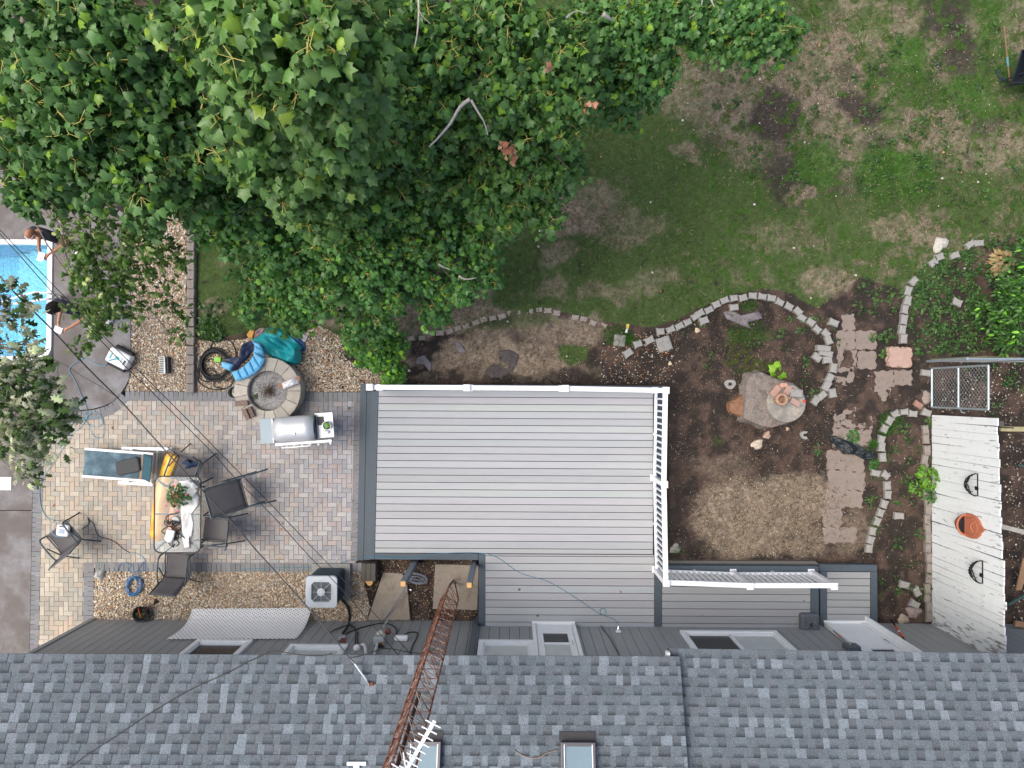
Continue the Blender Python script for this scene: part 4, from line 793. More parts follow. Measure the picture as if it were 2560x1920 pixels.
plant('spiky weed beside the black plastic sheet', 2134, 1091, 10, .10, 40, .11, OVATE, GR, 47, 'weed', 'weed')
plant('spiky weed at the lower tip of the black plastic sheet', 2186, 1160, 9, .10, 36, .10, OVATE, GR, 48, 'weed', 'weed')
plant('weed climbing the fence corner near the gate', 2324, 1058, 9, .12, 16, .08, OVATE, GR, 49, 'weed', 'weed')
plant('small leafy weed at the foot of the fence near its middle', 2337, 1340, 8, .10, 14, .07, OVATE, GR, 50, 'weed', 'weed')
plant('small green weed near the deck chair end of the block edging', 471, 838, 12, .2, 26, .07, OVATE, [(.12, .22, .08), (.09, .18, .06)], 51, 'weed', 'weed')
Lb = [(2545, 710, 30, .9), (2590, 690, 50, 1.1), (2590, 750, 60, 1.2), (2540, 760, 40, 1.0), (2500, 795, 32, .6), (2545, 825, 40, .8), (2480, 760, 22, .4), (2600, 640, 40, 1.0), (2520, 850, 26, .5)]
t = thing('bush', 'large leafy green bush at the right edge above the chain link gate', 'bush', P(2560, 740, 0)); r_ = P(2570, 740, 0)
limbs(t, (r_.x, r_.y, -.05), (r_.x, r_.y, .6), Lb, .03, 52); crown(t, Lb, OVATE, .11, 60, [(.032, .08, .02), (.04, .095, .025), (.028, .07, .02)], 52, young=.1, yc=(.16, .36, .04), petioles=False)
plant('dry golden grass clump in the weedy bed at the right', 2512, 655, 22, .35, 90, .16, OVATE, [(.42, .30, .13), (.5, .38, .2)], 53, 'dry_grass_clump', 'dry grass')
# ground cover weeds: nobody could count them
r = np.random.default_rng(60); pos = []
for (x0, x1, y0, y1, n, pol) in ((2250, 2560, 580, 880, 620, [(2275, 880), (2262, 780), (2275, 700), (2330, 650), (2420, 600), (2600, 580), (2600, 880)]), (2100, 2290, 700, 900, 70, [(2130, 700), (2270, 720), (2262, 830), (2200, 900), (2140, 800)]), (2380, 2600, 880, 1040, 40, [(2380, 900), (2600, 900), (2600, 1040), (2480, 1040)]), (2150, 2330, 1030, 1500, 60, [(2170, 1060), (2330, 1060), (2320, 1500), (2180, 1500)]), (1660, 2150, 740, 1000, 40, [(1660, 800), (1850, 740), (2100, 800), (2100, 1000), (1700, 900)]), (1700, 2560, 60, 520, 260, [(1700, 160), (2560, 20), (2560, 520), (1900, 480)]), (490, 620, 740, 860, 90, [(495, 745), (560, 760), (560, 850), (495, 850)])):
    x = r.uniform(x0, x1, n); y = r.uniform(y0, y1, n); k = inpoly(x, y, pol); pos.append(np.stack([x[k], y[k]], -1))
pos = np.concatenate(pos); A_ = []; B_ = []; S_ = []; C_ = []
for q in pos:
    c = PN(q[0], q[1], 0.); m = r.integers(5, 12); a = r.uniform(0, 2 * PI, m); sp = r.uniform(.01, .05, m); sz = r.uniform(.03, .12); A_.append(c + np.stack([np.sin(a) * sp, np.cos(a) * sp, r.uniform(.02, .09, m)], -1)); B_.append(a); S_.append(sz * r.uniform(.6, 1.2, m)); C_.append(palette(m, [(.045, .11, .028), (.065, .15, .03), (.09, .17, .04)], r) * r.uniform(.6, 1.15))
n = sum(len(a) for a in A_)
o = leaf_mesh('weeds', None, np.concatenate(A_), np.concatenate(B_), r.uniform(-.2, .5, n), r.normal(0, .2, n), np.concatenate(S_), np.concatenate(C_), OVATE); tag(o, 'low green weeds spread over the garden beds and worn lawn', 'weeds', kind='stuff')
# long grass tufts at stones
tx = []; 
for (cx, cy, rr, nn) in ((1540, 840, 30, 700), (1570, 850, 16, 300), (2225, 1050, 26, 500), (2210, 1075, 18, 260), (1870, 835, 45, 500), (2180, 1110, 12, 200), (1690, 1375, 10, 120), (1790, 1105, 10, 50), (530, 830, 30, 500), (1868, 765, 16, 160)):
    a = r.uniform(0, 2 * PI, nn); u = np.sqrt(r.random(nn)) * rr; tx.append(np.stack([cx + np.cos(a) * u * 1.2, cy + np.sin(a) * u * .8], -1))
tx = np.concatenate(tx); c = palette(len(tx), [(.05, .15, .02), (.07, .19, .03)], r)
tag(link_mesh('long_grass', blades('long_grass', tx[:, 0], tx[:, 1], .13, .004, c, 1.0, r), m_blade), 'long grass tufts beside the edging stones', 'grass', kind='stuff')
# ---------------------------------------------------------------- edging stones and slabs
ORD = 'first second third fourth fifth sixth seventh eighth ninth tenth eleventh twelfth thirteenth fourteenth fifteenth sixteenth seventeenth eighteenth nineteenth twentieth'.split()
def ordn(i): return ORD[i] if i < 20 else ('twenty ' + ORD[i - 20])
m_stone = mat('cast_stone', (.29, .28, .26), .9, var=.25, scale=14, fine=.22, fscale=90, bump=.6, bscale=60, col2=(.22, .20, .18), lo=.5, hi=.75)
m_flush = mat('weathered_cast_stone', (.36, .31, .27), .9, var=.3, scale=18, fine=.25, fscale=90, bump=.6, bscale=60, col2=(.20, .15, .11), lo=.45, hi=.65)
m_blk = mat('brown_grey_block', (.235, .205, .18), .9, var=.2, scale=9, fine=.2, fscale=80, bump=.6, bscale=50)
rs = random.Random(12)
def stone(px, py, ang, wpx=23, hpx=18, z1=.09, m=None, z0=-.05, label=None, group=None, cat='edging block', name='edging_stone', waist=.12):
    c = P(px, py, z1); a = -math.radians(ang); w = wpx / 118.5 / 2 * rs.uniform(.94, 1.06); h = hpx / 118.5 / 2 * rs.uniform(.94, 1.06); tp = rs.uniform(-.08, .12)
    base = [(-w, -h * (1 + tp)), (-w * .4, -h * (1 - waist)), (w * .4, -h * (1 - waist)), (w, -h * (1 - tp)), (w * (1 - .06), 0), (w, h * (1 - tp)), (w * .4, h * (1 - waist)), (-w * .4, h * (1 - waist)), (-w, h * (1 + tp)), (-w * .94, 0)]
    q = [(c.x + x * math.cos(a) - y * math.sin(a) + rs.uniform(-.004, .004), c.y + x * math.sin(a) + y * math.cos(a) + rs.uniform(-.004, .004)) for x, y in base]
    o = MB().bprism(q, z0, z1, .012).build(name, m or m_stone); return tag(o, label, cat, group)
def chain(raw, org, sc_, fmt, group, m=None, z1=.09, wpx=23, hpx=18, flip=0, **k):
    pts = [(org[0] + x / sc_, org[1] + y / sc_) for x, y in raw]
    for i, (x, y) in enumerate(pts):
        a = pts[max(i - 1, 0)]; b = pts[min(i + 1, len(pts) - 1)]; an = math.degrees(math.atan2(b[1] - a[1], b[0] - a[0])) + rs.uniform(-9, 9) + flip; x += rs.uniform(-1.3, 1.3); y += rs.uniform(-1.3, 1.3)
        stone(x, y, an, wpx=wpx, hpx=hpx, m=m, z1=z1 + rs.uniform(-.01, .01), label=fmt % ordn(i), group=group, **k)
chain([(85, 555), (143, 515), (203, 497), (285, 490), (345, 465), (415, 455), (490, 440), (550, 420), (615, 408), (685, 380), (745, 352), (812, 342), (885, 330), (948, 303), (1022, 297), (1087, 295), (1162, 285), (1225, 290), (1293, 303), (1430, 338), (1490, 350), (1560, 380), (1640, 400)], (960, 680), 2.989, '%s flush weathered block from the shrub in the row across the straw', 'flush edging row above the deck', m=m_flush, z1=.015, wpx=18, hpx=14)
chain([(512, 568), (597, 548), (667, 517), (741, 484), (808, 440), (845, 410), (912, 382), (975, 342), (1047, 308), (1127, 283), (1208, 277), (1285, 262), (1367, 272), (1443, 283), (1515, 318), (1588, 358), (1660, 398), (1697, 450), (1772, 483), (1825, 545), (1898, 582), (1920, 640)], (1500, 660), 3.3515, '%s grey block from the lawn end of the raised curve above the stump', 'raised curved edging above the stump', wpx=20.5, hpx=17)
for x, y, a, lb in ((875, 472, -20, 'loose block lying just inside the raised curve'), (1128, 362, -8, 'half buried narrow block above the grey plastic scrap'), (1965, 492, 20, 'loose pale block beside the top of the pink path'), (1962, 870, -80, 'block standing beside the path below the tumbled pile'), (1932, 955, -60, 'pale wedge block in the lower part of the broken curve'), (1905, 1022, -60, 'dark dirty block in the lower part of the broken curve'), (1868, 1100, -40, 'grey block second from the end of the broken curve'), (1812, 1145, -55, 'grey block at the very end of the broken curve near the stump'), (1955, 1082, 80, 'loose block between the broken curve and the pink path'), (320, 670, -20, 'loose pale block nearest to the crossed paver by the grass tuft'), (418, 637, -25, 'loose pale block between the two crossed pavers'), (237, 745, -35, 'loose pale block lying lowest, below the left crossed paver'), (1912, 802, -5, 'bright pale block at the bottom of the tumbled pile'), (1825, 782, 38, 'pale block tilted out to the left of the tumbled pile')):
    stone(1500 + x / 3.3515, 660 + y / 3.3515, a, label=lb, z1=.10, group='loose edging blocks')
stone(1500 + 1882 / 3.3515, 660 + 706 / 3.3515, 5, wpx=36, hpx=15, label='long rounded block at the top of the tumbled pile', z1=.14, waist=0); stone(1500 + 1897 / 3.3515, 660 + 747 / 3.3515, 12, wpx=34, hpx=14, label='long rounded block second in the tumbled pile', z1=.11, waist=0)
chain([(325, 90), (265, 78), (207, 88), (170, 132), (140, 185), (115, 255), (117, 305), (123, 372)], (2160, 1000), 2.59, '%s pale block counting away from the gate in the hooked curve', 'hooked edging curve by the gate', wpx=20.5, hpx=17)
chain([(82, 475), (145, 487), (160, 552), (162, 617), (135, 677), (112, 735), (87, 788), (62, 850), (52, 905), (38, 965)], (2160, 1000), 2.59, '%s pale block from the top of the lower curve beside the path', 'lower edging curve beside the path', wpx=20.5, hpx=17)
chain([(405, 190), (408, 255), (412, 325), (400, 390), (405, 450), (408, 520), (412, 600), (416, 650), (420, 710), (418, 775), (418, 835), (420, 895), (422, 960), (427, 1025), (427, 1090), (425, 1160), (420, 1220), (418, 1280), (425, 1345), (428, 1410)], (2160, 1000), 2.59, '%s dull block from the gate end of the straight row under the fence', 'edging row at the fence foot', wpx=24, hpx=15, m=m_blk, z1=.07, waist=.02)
chain([(465, 955), (460, 875), (470, 795), (485, 710), (505, 635), (508, 555), (550, 475), (710, 320), (765, 272), (895, 255), (1022, 170), (1090, 158)], (2120, 560), 3.318, '%s pale block from the pink slab stack in the weedy curve', 'weedy edging curve at the right', wpx=23, hpx=17)
for x, y, a, lb in ((2160 + 232 / 2.59, 1000 + 752 / 2.59, 3, 'single pale block lying alone in the bed near the fence'), (2160 + 268 / 2.59, 1000 + 1200 / 2.59, 12, 'pale squarish block beside the lower step'), (2160 + 348 / 2.59, 1000 + 1245 / 2.59, 60, 'grey block tilted beside the fence foot row near the house'), (2160 + 335 / 2.59, 1000 + 1325 / 2.59, 25, 'rounded grey rock shaped block near the house wall'), (2120 + 915 / 3.318, 560 + 650 / 3.318, 20, 'pale block alone among the weeds at the right'), (2120 + 655 / 3.318, 560 + 1235 / 3.318, 8, 'pinkish pale block at the hinge corner of the chain link gate'), (2120 + 660 / 3.318, 560 + 1565 / 3.318, 20, 'bluish grey block at the top corner of the white fence')):
    stone(x, y, a, label=lb, z1=.09, group='loose blocks in the fence bed')
def rock(px, py, rpx, hz, label, c=(.36, .32, .28), seed=1, name='rock', z=0., ax=1., ang=0, m=None):
    r = random.Random(seed); ctr = P(px, py, z); rad = rpx / 118.5; mb = MB(); vs = []; nu, nv = 12, 6
    def fn(u, v):
        a = u * 2 * PI; ph = v * PI * .55; k = 1 + .16 * math.sin(3 * a + seed) + .10 * math.sin(5 * a + 2 * seed) + .06 * math.sin(7 * a * 1 + ph * 4)
        x = math.sin(ph) * math.cos(a) * k * ax; y = math.sin(ph) * math.sin(a) * k; t = math.radians(ang)
        return (ctr.x + rad * (x * math.cos(t) - y * math.sin(t)), ctr.y + rad * (x * math.sin(t) + y * math.cos(t)), z - .01 + hz * math.cos(ph) * (1 + .12 * math.sin(4 * a + seed)))
    mb.grid(fn, 14, 7); o = mb.build(name, m or mat('rock_%d' % seed, c, .9, var=.25, scale=20, fine=.2, bump=.6, bscale=50), smooth=True); return tag(o, label, 'rock')
rock(2120 + 655 / 3.318, 560 + 1440 / 3.318, 17, .07, 'flat brownish rock beside the chain link gate', (.26, .21, .18), 2, ax=.85)
stone(2120 + 590 / 3.318, 560 + 1500 / 3.318, 35, wpx=24, hpx=14, z1=.08, m=mat('old_red_brick', (.30, .17, .13), .9, var=.2, fine=.2, bump=.5), label='dull red brick beside the flat brownish rock', cat='brick', name='brick', waist=0)
rock(252, 1436, 15, .12, 'grey white rock in the corner of the wall gravel bed', (.42, .41, .40), 3, ax=.85, ang=-40)
rock(770, 1442, 8, .07, 'grey rock beside the air conditioner', (.25, .23, .21), 4)
rock(1688, 1372, 12, .07, 'grey stone beside the deck railing in the mulch', (.34, .31, .28), 5, ax=1.2, ang=30)
rock(1893, 1111, 12, .05, 'tan half round stone lying below the stump', (.50, .42, .33), 6, ax=1.3, ang=20)
rock(1918, 1088, 9, .05, 'pinkish tan stone just below the stump', (.38, .26, .2), 7, ax=1.2, ang=60)
rock(1743, 826, 7, .03, 'small yellow tan stone inside the raised curve', (.60, .48, .30), 8); rock(1675, 909, 6, .03, 'small yellow tan stone near the deck corner', (.60, .48, .30), 9)
rock(2350, 612, 16, .08, 'white streaked rock at the lawn edge of the weedy bed', (.46, .43, .38), 10, ax=1.5, ang=45); rock(2284, 1530, 15, .07, 'reddish grey rock near the house wall by the fence', (.27, .21, .2), 13, ax=1.3)
rock(1969, 1072, 5, .04, 'small tan stone against the lower side of the stump', (.42, .30, .22), 14); rock(2258, 1548, 12, .06, 'mottled tan rock at the foot of the house wall', (.36, .30, .22), 15, ax=1.2)
# straight row of blocks left of the lawn
for i in range(19):
    y = 545 + 24 * i - (i * .35); stone(475.5 + (0 if i < 8 else -.12 * (i - 8)), y, 90 + rs.uniform(-2, 2), wpx=22.6, hpx=19, z1=.12, m=m_blk, label='%s brown grey block from the top in the straight row beside the lawn' % ordn(i), group='straight row of blocks between gravel and lawn', waist=.0)
# crossed pavers
for (x, y, s, a, lb) in ((165, 640, 96, 6, 'square paver with a raised cross pattern beside the long grass tuft'), (538, 670, 118, -18, 'square paver with a raised cross pattern under the raised stone curve')):
    x = 1500 + x / 3.3515; y = 660 + y / 3.3515; c = P(x, y, .06); w = s / 3.3515 / 118.5; t = thing('cross_paver', lb, 'paver', (c.x, c.y, 0), 'paver pair with cross pattern'); R = Matrix.Rotation(math.radians(-a), 3, 'Z')
    MB().box((c.x, c.y, .03), (w, w, .06), rz=math.radians(-a)).build('paver_base', m_stone, t, bevel=.01)
    mb = MB()
    for sx in (-1, 1):
        for sy in (-1, 1): q = R @ Vector((sx * w * .23, sy * w * .23, 0)); mb.box((c.x + q.x, c.y + q.y, .066), (w * .34, w * .34, .02), rz=math.radians(-a))
    mb.build('raised_pad', m_stone, t, bevel=.006)
# ring shaped sprinkler stones
for (x, y, s, lb, op) in ((1780 + 360 / 7.9, 880 + 635 / 7.9, 14, 'flat round concrete ring with a square hole left of the stump', 0), (1780 + 1838 / 7.9 , 880 + 1640 / 7.9, 12, 'broken white concrete ring lying below the stump', 1)):
    c = P(x, y, .04); mb = MB(); r_o = s / 118.5; n = 20; k0 = 0 if not op else 3
    vs = []; 
    for i in range(n + 1 - k0 * 2):
        a = (i + k0) / n * 2 * PI; ro_ = r_o * (1 + .08 * math.sin(3 * a)); sq = r_o * .42 / max(abs(math.cos(a)), abs(math.sin(a))) * .8
        for rr, zz in ((ro_, 0), (ro_, .045), (sq, .045), (sq, 0)): vs.append((c.x + rr * math.cos(a), c.y + rr * math.sin(a) * .85, zz))
    k = len(vs) // 4; fs = [(i * 4 + j, i * 4 + (j + 1) % 4, (i + 1) * 4 + (j + 1) % 4, (i + 1) * 4 + j) for i in range(k - 1) for j in range(4)]
    tag(mb.add(vs, fs).build('sprinkler_ring', m_stone), lb, 'concrete ring')
# pink stepping slabs
m_pink = mat('pink_concrete', (.235, .19, .16), .9, var=.25, scale=6, fine=.18, fscale=80, bump=.5, bscale=60, col2=(.18, .14, .12), lo=.5, hi=.75)
def wavy(c, w, h, ang, n=5, amp=.014):
    q = []; ph = rs.uniform(0, 6)
    for (ax_, ay, bx, by) in ((-1, -1, 1, -1), (1, -1, 1, 1), (1, 1, -1, 1), (-1, 1, -1, -1)):
        for k in range(8):
            t = k / 8; x = (ax_ + (bx - ax_) * t) * w / 2; y = (ay + (by - ay) * t) * h / 2; d = amp * math.sin(t * 2 * PI * 2 + ph) + rs.uniform(-.003, .003); nx_, ny_ = (ay - by), (bx - ax_)
            l = math.hypot(nx_, ny_); x += nx_ / l * d; y += ny_ / l * d; a = math.radians(ang); q.append((c.x + x * math.cos(a) - y * math.sin(a), c.y + x * math.sin(a) + y * math.cos(a)))
    return q
SL_ = [(2122, 806, 30, 38), (2116, 850, 44, 44), (2166, 850, 50, 44), (2118, 897, 46, 44), (2168, 900, 44, 42), (2112, 941, 46, 42), (2212, 948, 44, 40), (2258, 944, 44, 36), (2206, 990, 40, 44), (2112, 1048, 50, 42), (2160, 1044, 46, 48), (2108, 1094, 48, 44), (2156, 1094, 44, 40), (2092, 1150, 46, 46), (2138, 1156, 44, 46), (2094, 1200, 46, 46), (2140, 1203, 44, 44), (2088, 1247, 46, 44), (2134, 1248, 44, 40), (2082, 1294, 46, 42), (2080, 1338, 40, 38), (2122, 1338, 40, 36)]
for i, (x, y, w_, h_) in enumerate(SL_):
    c = P(x, y, .02); o = MB().bprism(wavy(c, w_ / 118.5 * 1.05, h_ / 118.5 * 1.06, rs.uniform(-3, 3), amp=.018), -.04, .009 + rs.uniform(-.003, .003), .004).build('path_slab', m_pink); tag(o, '%s pinkish slab counting from the lawn end of the cracked path' % ordn(i), 'path slab', 'cracked pink path slabs')
t = thing('slab_stack', 'stack of spare pink slabs with wavy edges beside the path', 'slab stack', P(2250, 892, 0))
for k in range(4):
    c = P(2249 + (2, -3, 1, 3)[k] * 1, 893, .05 + .05 * k); MB().bprism(wavy(c, .47, .40, -3 + (3, -2, 1, -1)[k], amp=.022), .05 * k, .046 + .05 * k, .006).build('slab', mat('pink_slab', (.40, .27, .215), .9, var=.15, scale=8, fine=.18, fscale=80, bump=.5), t)
# slabs in the deck notch
m_slabc = mat('old_concrete_slab', (.30, .255, .205), .9, var=.25, scale=5, fine=.15, fscale=70, bump=.4, col2=(.17, .13, .10), lo=.52, hi=.72)
tag(MB().bprism([P(a, b, .02)[:2] for a, b in [(958, 1431), (1006, 1434), (1018, 1462), (1026, 1551), (919, 1551)]], -.04, .03, .008).build('concrete_slab', m_slabc), 'tapering concrete slab in the dirt under the deck notch', 'slab')
tag(MB().bprism([P(a, b, .02)[:2] for a, b in [(1088, 1410), (1197, 1413), (1194, 1525), (1082, 1522)]], -.04, .04, .008).build('concrete_slab', m_slabc), 'square concrete slab under the foot of the rusty tower', 'slab')
# ---------------------------------------------------------------- stump group
zt = .36
t = thing('tree_stump', 'big weathered tree stump with a rotten orange end in the mulch bed', 'tree stump', P(1920, 1000, 0))
SO = [(350, 1000), (480, 925), (620, 850), (680, 760), (690, 640), (740, 510), (830, 420), (980, 400), (1150, 470), (1350, 560), (1600, 610), (1800, 760), (1870, 960), (1850, 1150), (1700, 1330), (1500, 1400), (1210, 1490), (1000, 1460), (800, 1380), (640, 1310), (500, 1240), (370, 1190), (340, 1090)]
so_ = [(1780 + a / 7.9, 880 + b / 7.9) for a, b in SO]; cc = P(1920, 1000, .3)
m_stump = mat('weathered_wood', (.22, .185, .16), .95, var=.4, scale=7, fine=.35, fscale=50, bump=1., bscale=25, col2=(.10, .075, .06), lo=.5, hi=.68)
m_rot = mat('rotten_wood', (.25, .13, .07), .95, var=.4, scale=14, fine=.35, fscale=50, bump=1., bscale=30, col2=(.10, .06, .04), lo=.5, hi=.7)
def stump(name, poly, ztop, m, par):
    n = len(poly); c = Vector((sum(P(*q, 0).x for q in poly) / n, sum(P(*q, 0).y for q in poly) / n, 0)); rings = []
    mb = MB(); R_ = 7
    def fn(u, v):
        a = u * n; i = int(a) % n; f = a - int(a); p = P(*poly[i], ztop).lerp(P(*poly[(i + 1) % n], ztop), f)
        if v < .5: k = v / .5; zz = ztop * k; e = 1 + .10 * (1 - k) * (1 + .4 * math.sin(9 * u * 2 * PI)); return (c.x + (p.x - c.x) * e, c.y + (p.y - c.y) * e, zz - .02)
        k = (v - .5) / .5; q = p.lerp(Vector((c.x, c.y, 0)), k); return (q.x, q.y, ztop - .05 * (1 - min(1, k * 3)) + (float(fbm(np.array(q.x * 5), np.array(q.y * 5), 2)) - .5) * .16 * min(1, k * 4))
    mb.grid(fn, n * 4, 26); return mb.build(name, m, par)
stump('stump_wood', so_[3:20], .27, m_stump, t)
stump('rotten_end', [so_[i] for i in (0, 1, 2, 3, 19, 20, 21, 22)], .17, m_rot, t)
dc = P(1966.7, 1007.8, zt); dz = .27
t = thing('round_slab', 'round cement slab lying on the stump under the bricks', 'slab', (dc.x, dc.y, dz))
mb = MB(); mb.lathe([(.395, -.04), (.40, .07), (.385, .09), (.34, .095), (.335, .088), (.28, .093), (.001, .10)], (dc.x, dc.y, dz), 40); mb.build('disc', mat('mossy_cement', (.24, .225, .20), .9, var=.35, scale=6, fine=.15, bump=.4, col2=(.33, .29, .22), lo=.5, hi=.7), t, smooth=False)
zd = dz + .10; m_terra = mat('terracotta', (.50, .24, .13), .8, var=.15, scale=8, fine=.1); pc = P(1780 + 1380 / 7.9, 880 + 935 / 7.9, zd + .18)
o = MB().lathe([(.11, 0), (.12, .16), (.128, .18), (.118, .2), (.08, .2), (.072, .18), (.07, .02), (.001, .02)], (pc.x, pc.y, zd), 28).build('clay_pipe', mat('clay_pipe', (.38, .23, .15), .85, var=.2), smooth=False); tag(o, 'upright round clay pipe standing on the cement slab', 'clay pipe')
m_bp = mat('pink_brick', (.38, .235, .185), .9, var=.15, scale=10, fine=.15, bump=.4)
for (x, y, w_, h_, a, lb, mm) in ((1262, 770, 230, 130, 50, 'pink brick left of the clay pipe on the stump', m_bp), (1500, 755, 190, 120, 65, 'pink brick above the clay pipe on the stump', m_bp), (1652, 995, 200, 115, -30, 'dull pink brick right of the clay pipe on the stump', mat('dull_brick', (.36, .24, .20), .9, var=.12)), (1672, 815, 240, 150, -3, 'grey concrete block on the stump slab', m_stone)):
    c = P(1780 + x / 7.9, 880 + y / 7.9, zd + .07); tag(MB().box((c.x, c.y, zd + .035), (w_ / 7.9 / 121, h_ / 7.9 / 121, .07), rz=math.radians(a)).build('brick', mm, bevel=.006), lb, 'brick')
c = P(1780 + 1425 / 7.9, 880 + 655 / 7.9, zd + .12); tag(MB().bprism([(c.x + .09 * math.cos(k * 1.1) * (1.1 + .3 * math.sin(k * 2)), c.y + .055 * math.sin(k * 1.1)) for k in range(6)], zd, zd + .1, .01).build('brick_piece', mat('orange_brick', (.48, .27, .19), .9, var=.2)), 'broken orange brick piece at the top of the stump slab', 'brick piece')
c = P(1780 + 1815 / 7.9, 880 + 970 / 7.9, zd); t = thing('red_clamp', 'small red and blue plastic clamp at the rim of the stump slab', 'clamp', c); MB().box(c + Vector((0, 0, .02)), (.06, .05, .03), rz=.5).build('clamp_body', mat('red_plastic', (.6, .05, .03), .4), t, bevel=.01); MB().tube([c + Vector((.02, .03, .02)), c + Vector((.04, .11, .03))], .012, 6).build('clamp_grip', mat('navy_plastic', (.015, .03, .09), .4), t)
# ---------------------------------------------------------------- sheets of plastic and cloth
def cloth(name, poly, m, z=.02, amp=.05, fr=6., seed=1, label=None, cat=None, parent=None, n=26, solid=.004, edge=.25, org=None, s=1.):
    if org: poly = [(org[0] + a / s, org[1] + b / s) for a, b in poly]
    q = [P(a, b, z) for a, b in poly]; k = len(q); cx = sum(p.x for p in q) / k; cy = sum(p.y for p in q) / k; c = Vector((cx, cy, z)); mb = MB()
    def fn(u, v):
        a = u * k; i = int(a) % k; f = a - int(a); p = q[i].lerp(q[(i + 1) % k], f); r = 1 - v; w_ = p.lerp(c, v)
        x, y = w_.x * fr + seed * 3.1, w_.y * fr; h = (float(fbm(np.array(x * .5), np.array(y * .5), seed % 5, 3)) ** 1.0) * 2 - .4 + .35 * math.sin(x * 2.2 + 2 * math.sin(y * 1.3)) 
        return (w_.x, w_.y, z + amp * (max(0, h) + .25 * abs(math.sin(x * 5 + 3 * math.sin(y * 2.2))) * abs(math.sin(y * 3.7 + x))) * min(1, v / edge * .9 + .12))
    mb.grid(fn, max(24, k * 4), n // 2); o = mb.build(name, m, parent, smooth=True, solid=solid)
    if label: tag(o, label, cat)
    return o
m_blackp = mat('black_plastic', (.012, .017, .02), .5, var=.2, spec=.5)
cloth('plastic_sheet', [(1225, 990), (1290, 985), (1400, 1030), (1520, 1070), (1620, 1140), (1690, 1165), (1680, 1210), (1590, 1225), (1480, 1170), (1370, 1165), (1300, 1085), (1240, 1030)], m_blackp, .03, .10, 9, 3, 'crumpled black plastic sheet across the pink path', 'plastic sheet', org=(1760, 840), s=3.95, n=40, edge=.1)
m_greyp = mat('grey_landscape_fabric', (.17, .15, .155), .7, var=.25, scale=6)
cloth('landscape_fabric', [(1030, 400), (1120, 395), (1180, 430), (1330, 395), (1365, 455), (1240, 490), (1260, 545), (1150, 500), (1060, 460)], m_greyp, .02, .05, 8, 4, 'torn grey landscape fabric inside the raised stone curve', 'fabric', org=(1500, 660), s=3.3515)
cloth('landscape_fabric', [(250, 640), (300, 620), (360, 690), (345, 750), (300, 690), (240, 690)], m_greyp, .02, .03, 9, 5, 'small torn grey fabric scrap in straw near the shrub', 'fabric', org=(960, 680), s=2.989)
cloth('landscape_fabric', [(860, 590), (940, 580), (1010, 620), (1000, 690), (960, 740), (880, 790), (800, 790), (740, 760), (800, 710), (860, 690)], mat('dirty_fabric', (.075, .062, .06), .9, var=.35, scale=12), .01, .025, 7, 6, 'large dirty grey fabric piece half buried above the deck', 'fabric', org=(960, 680), s=2.989)
cloth('landscape_fabric', [(530, 530), (560, 520), (620, 600), (560, 610)], m_greyp, .015, .02, 9, 7, 'narrow grey fabric strip in the straw above the deck', 'fabric', org=(960, 680), s=2.989)
O5 = (460, 780); S5 = 4.148
cloth('teal_tarp', [(700, 285), (760, 265), (830, 215), (870, 165), (930, 155), (1000, 165), (1050, 200), (1110, 260), (1170, 310), (1235, 370), (1215, 400), (1228, 450), (1205, 530), (1165, 548), (1080, 530), (1010, 500), (930, 480), (860, 440), (820, 400), (790, 330)], mat('teal_cloth', (.004, .27, .29), .55, var=.18, scale=5), .10, .22, 3.2, 2, 'crumpled teal sleeping bag behind the fire pit', 'sleeping bag', org=O5, s=S5, n=44, solid=.01, edge=.18)
m_lb = mat('light_blue_foam', (.14, .46, .72), .6, var=.12, scale=6); m_nv = mat('navy_nylon', (.012, .02, .06), .5, var=.2)
t = thing('pool_float', 'folded light blue and navy segmented pool float draped on the fire pit rim', 'pool float', P(610, 920, .3))
SEG = [((395, 510), (520, 545), (480, 615), (390, 570)), ((490, 620), (540, 720), (610, 700), (565, 600)), ((565, 600), (610, 700), (680, 670), (625, 560)), ((625, 560), (680, 670), (745, 635), (680, 505)), ((680, 505), (745, 635), (800, 580), (720, 450)), ((720, 450), (800, 580), (842, 490), (735, 415)), ((735, 350), (720, 430), (842, 480), (825, 400)), ((700, 300), (735, 350), (825, 400), (790, 330))]
for i, sg in enumerate(SEG):
    zz = .18 + (.27 if 1 <= i <= 5 else .15); q = [P(O5[0] + a / S5, O5[1] + b / S5, zz) for a, b in sg]; c = sum(q, Vector()) / 4
    vs = [p + Vector((0, 0, -.03)) for p in q] + [p.lerp(c, .06) + Vector((0, 0, .02)) for p in q] + [p.lerp(c, .4) + Vector((0, 0, .045)) for p in q]
    fs = [(3, 2, 1, 0), (8, 9, 10, 11)] + [(r_ + i_, r_ + (i_ + 1) % 4, r_ + 4 + (i_ + 1) % 4, r_ + 4 + i_) for r_ in (0, 4) for i_ in range(4)]
    MB().add(vs, fs).build('float_segment', m_lb, t, bevel=.008)
cloth('navy_lining', [(615, 330), (690, 295), (725, 330), (720, 400), (670, 480), (600, 540), (560, 600), (500, 610), (505, 545), (410, 495), (470, 475), (560, 510), (600, 450)], m_nv, .30, .08, 5, 3, parent=t, org=O5, s=S5, n=30)
cloth('cloth_scrap', [(650, 235), (690, 180), (740, 165), (745, 210), (720, 280), (670, 270)], mat('mustard_cloth', (.50, .26, .05), .7, var=.2), .06, .06, 6, 5, 'mustard yellow cloth scrap sticking out behind the teal bag', 'cloth', org=O5, s=S5)
cloth('cloth_scrap', [(735, 200), (790, 165), (870, 165), (860, 215), (800, 250), (725, 270)], mat('mauve_cloth', (.26, .17, .18), .7, var=.25), .07, .07, 6, 6, 'dusty mauve cloth beside the mustard scrap', 'cloth', org=O5, s=S5)
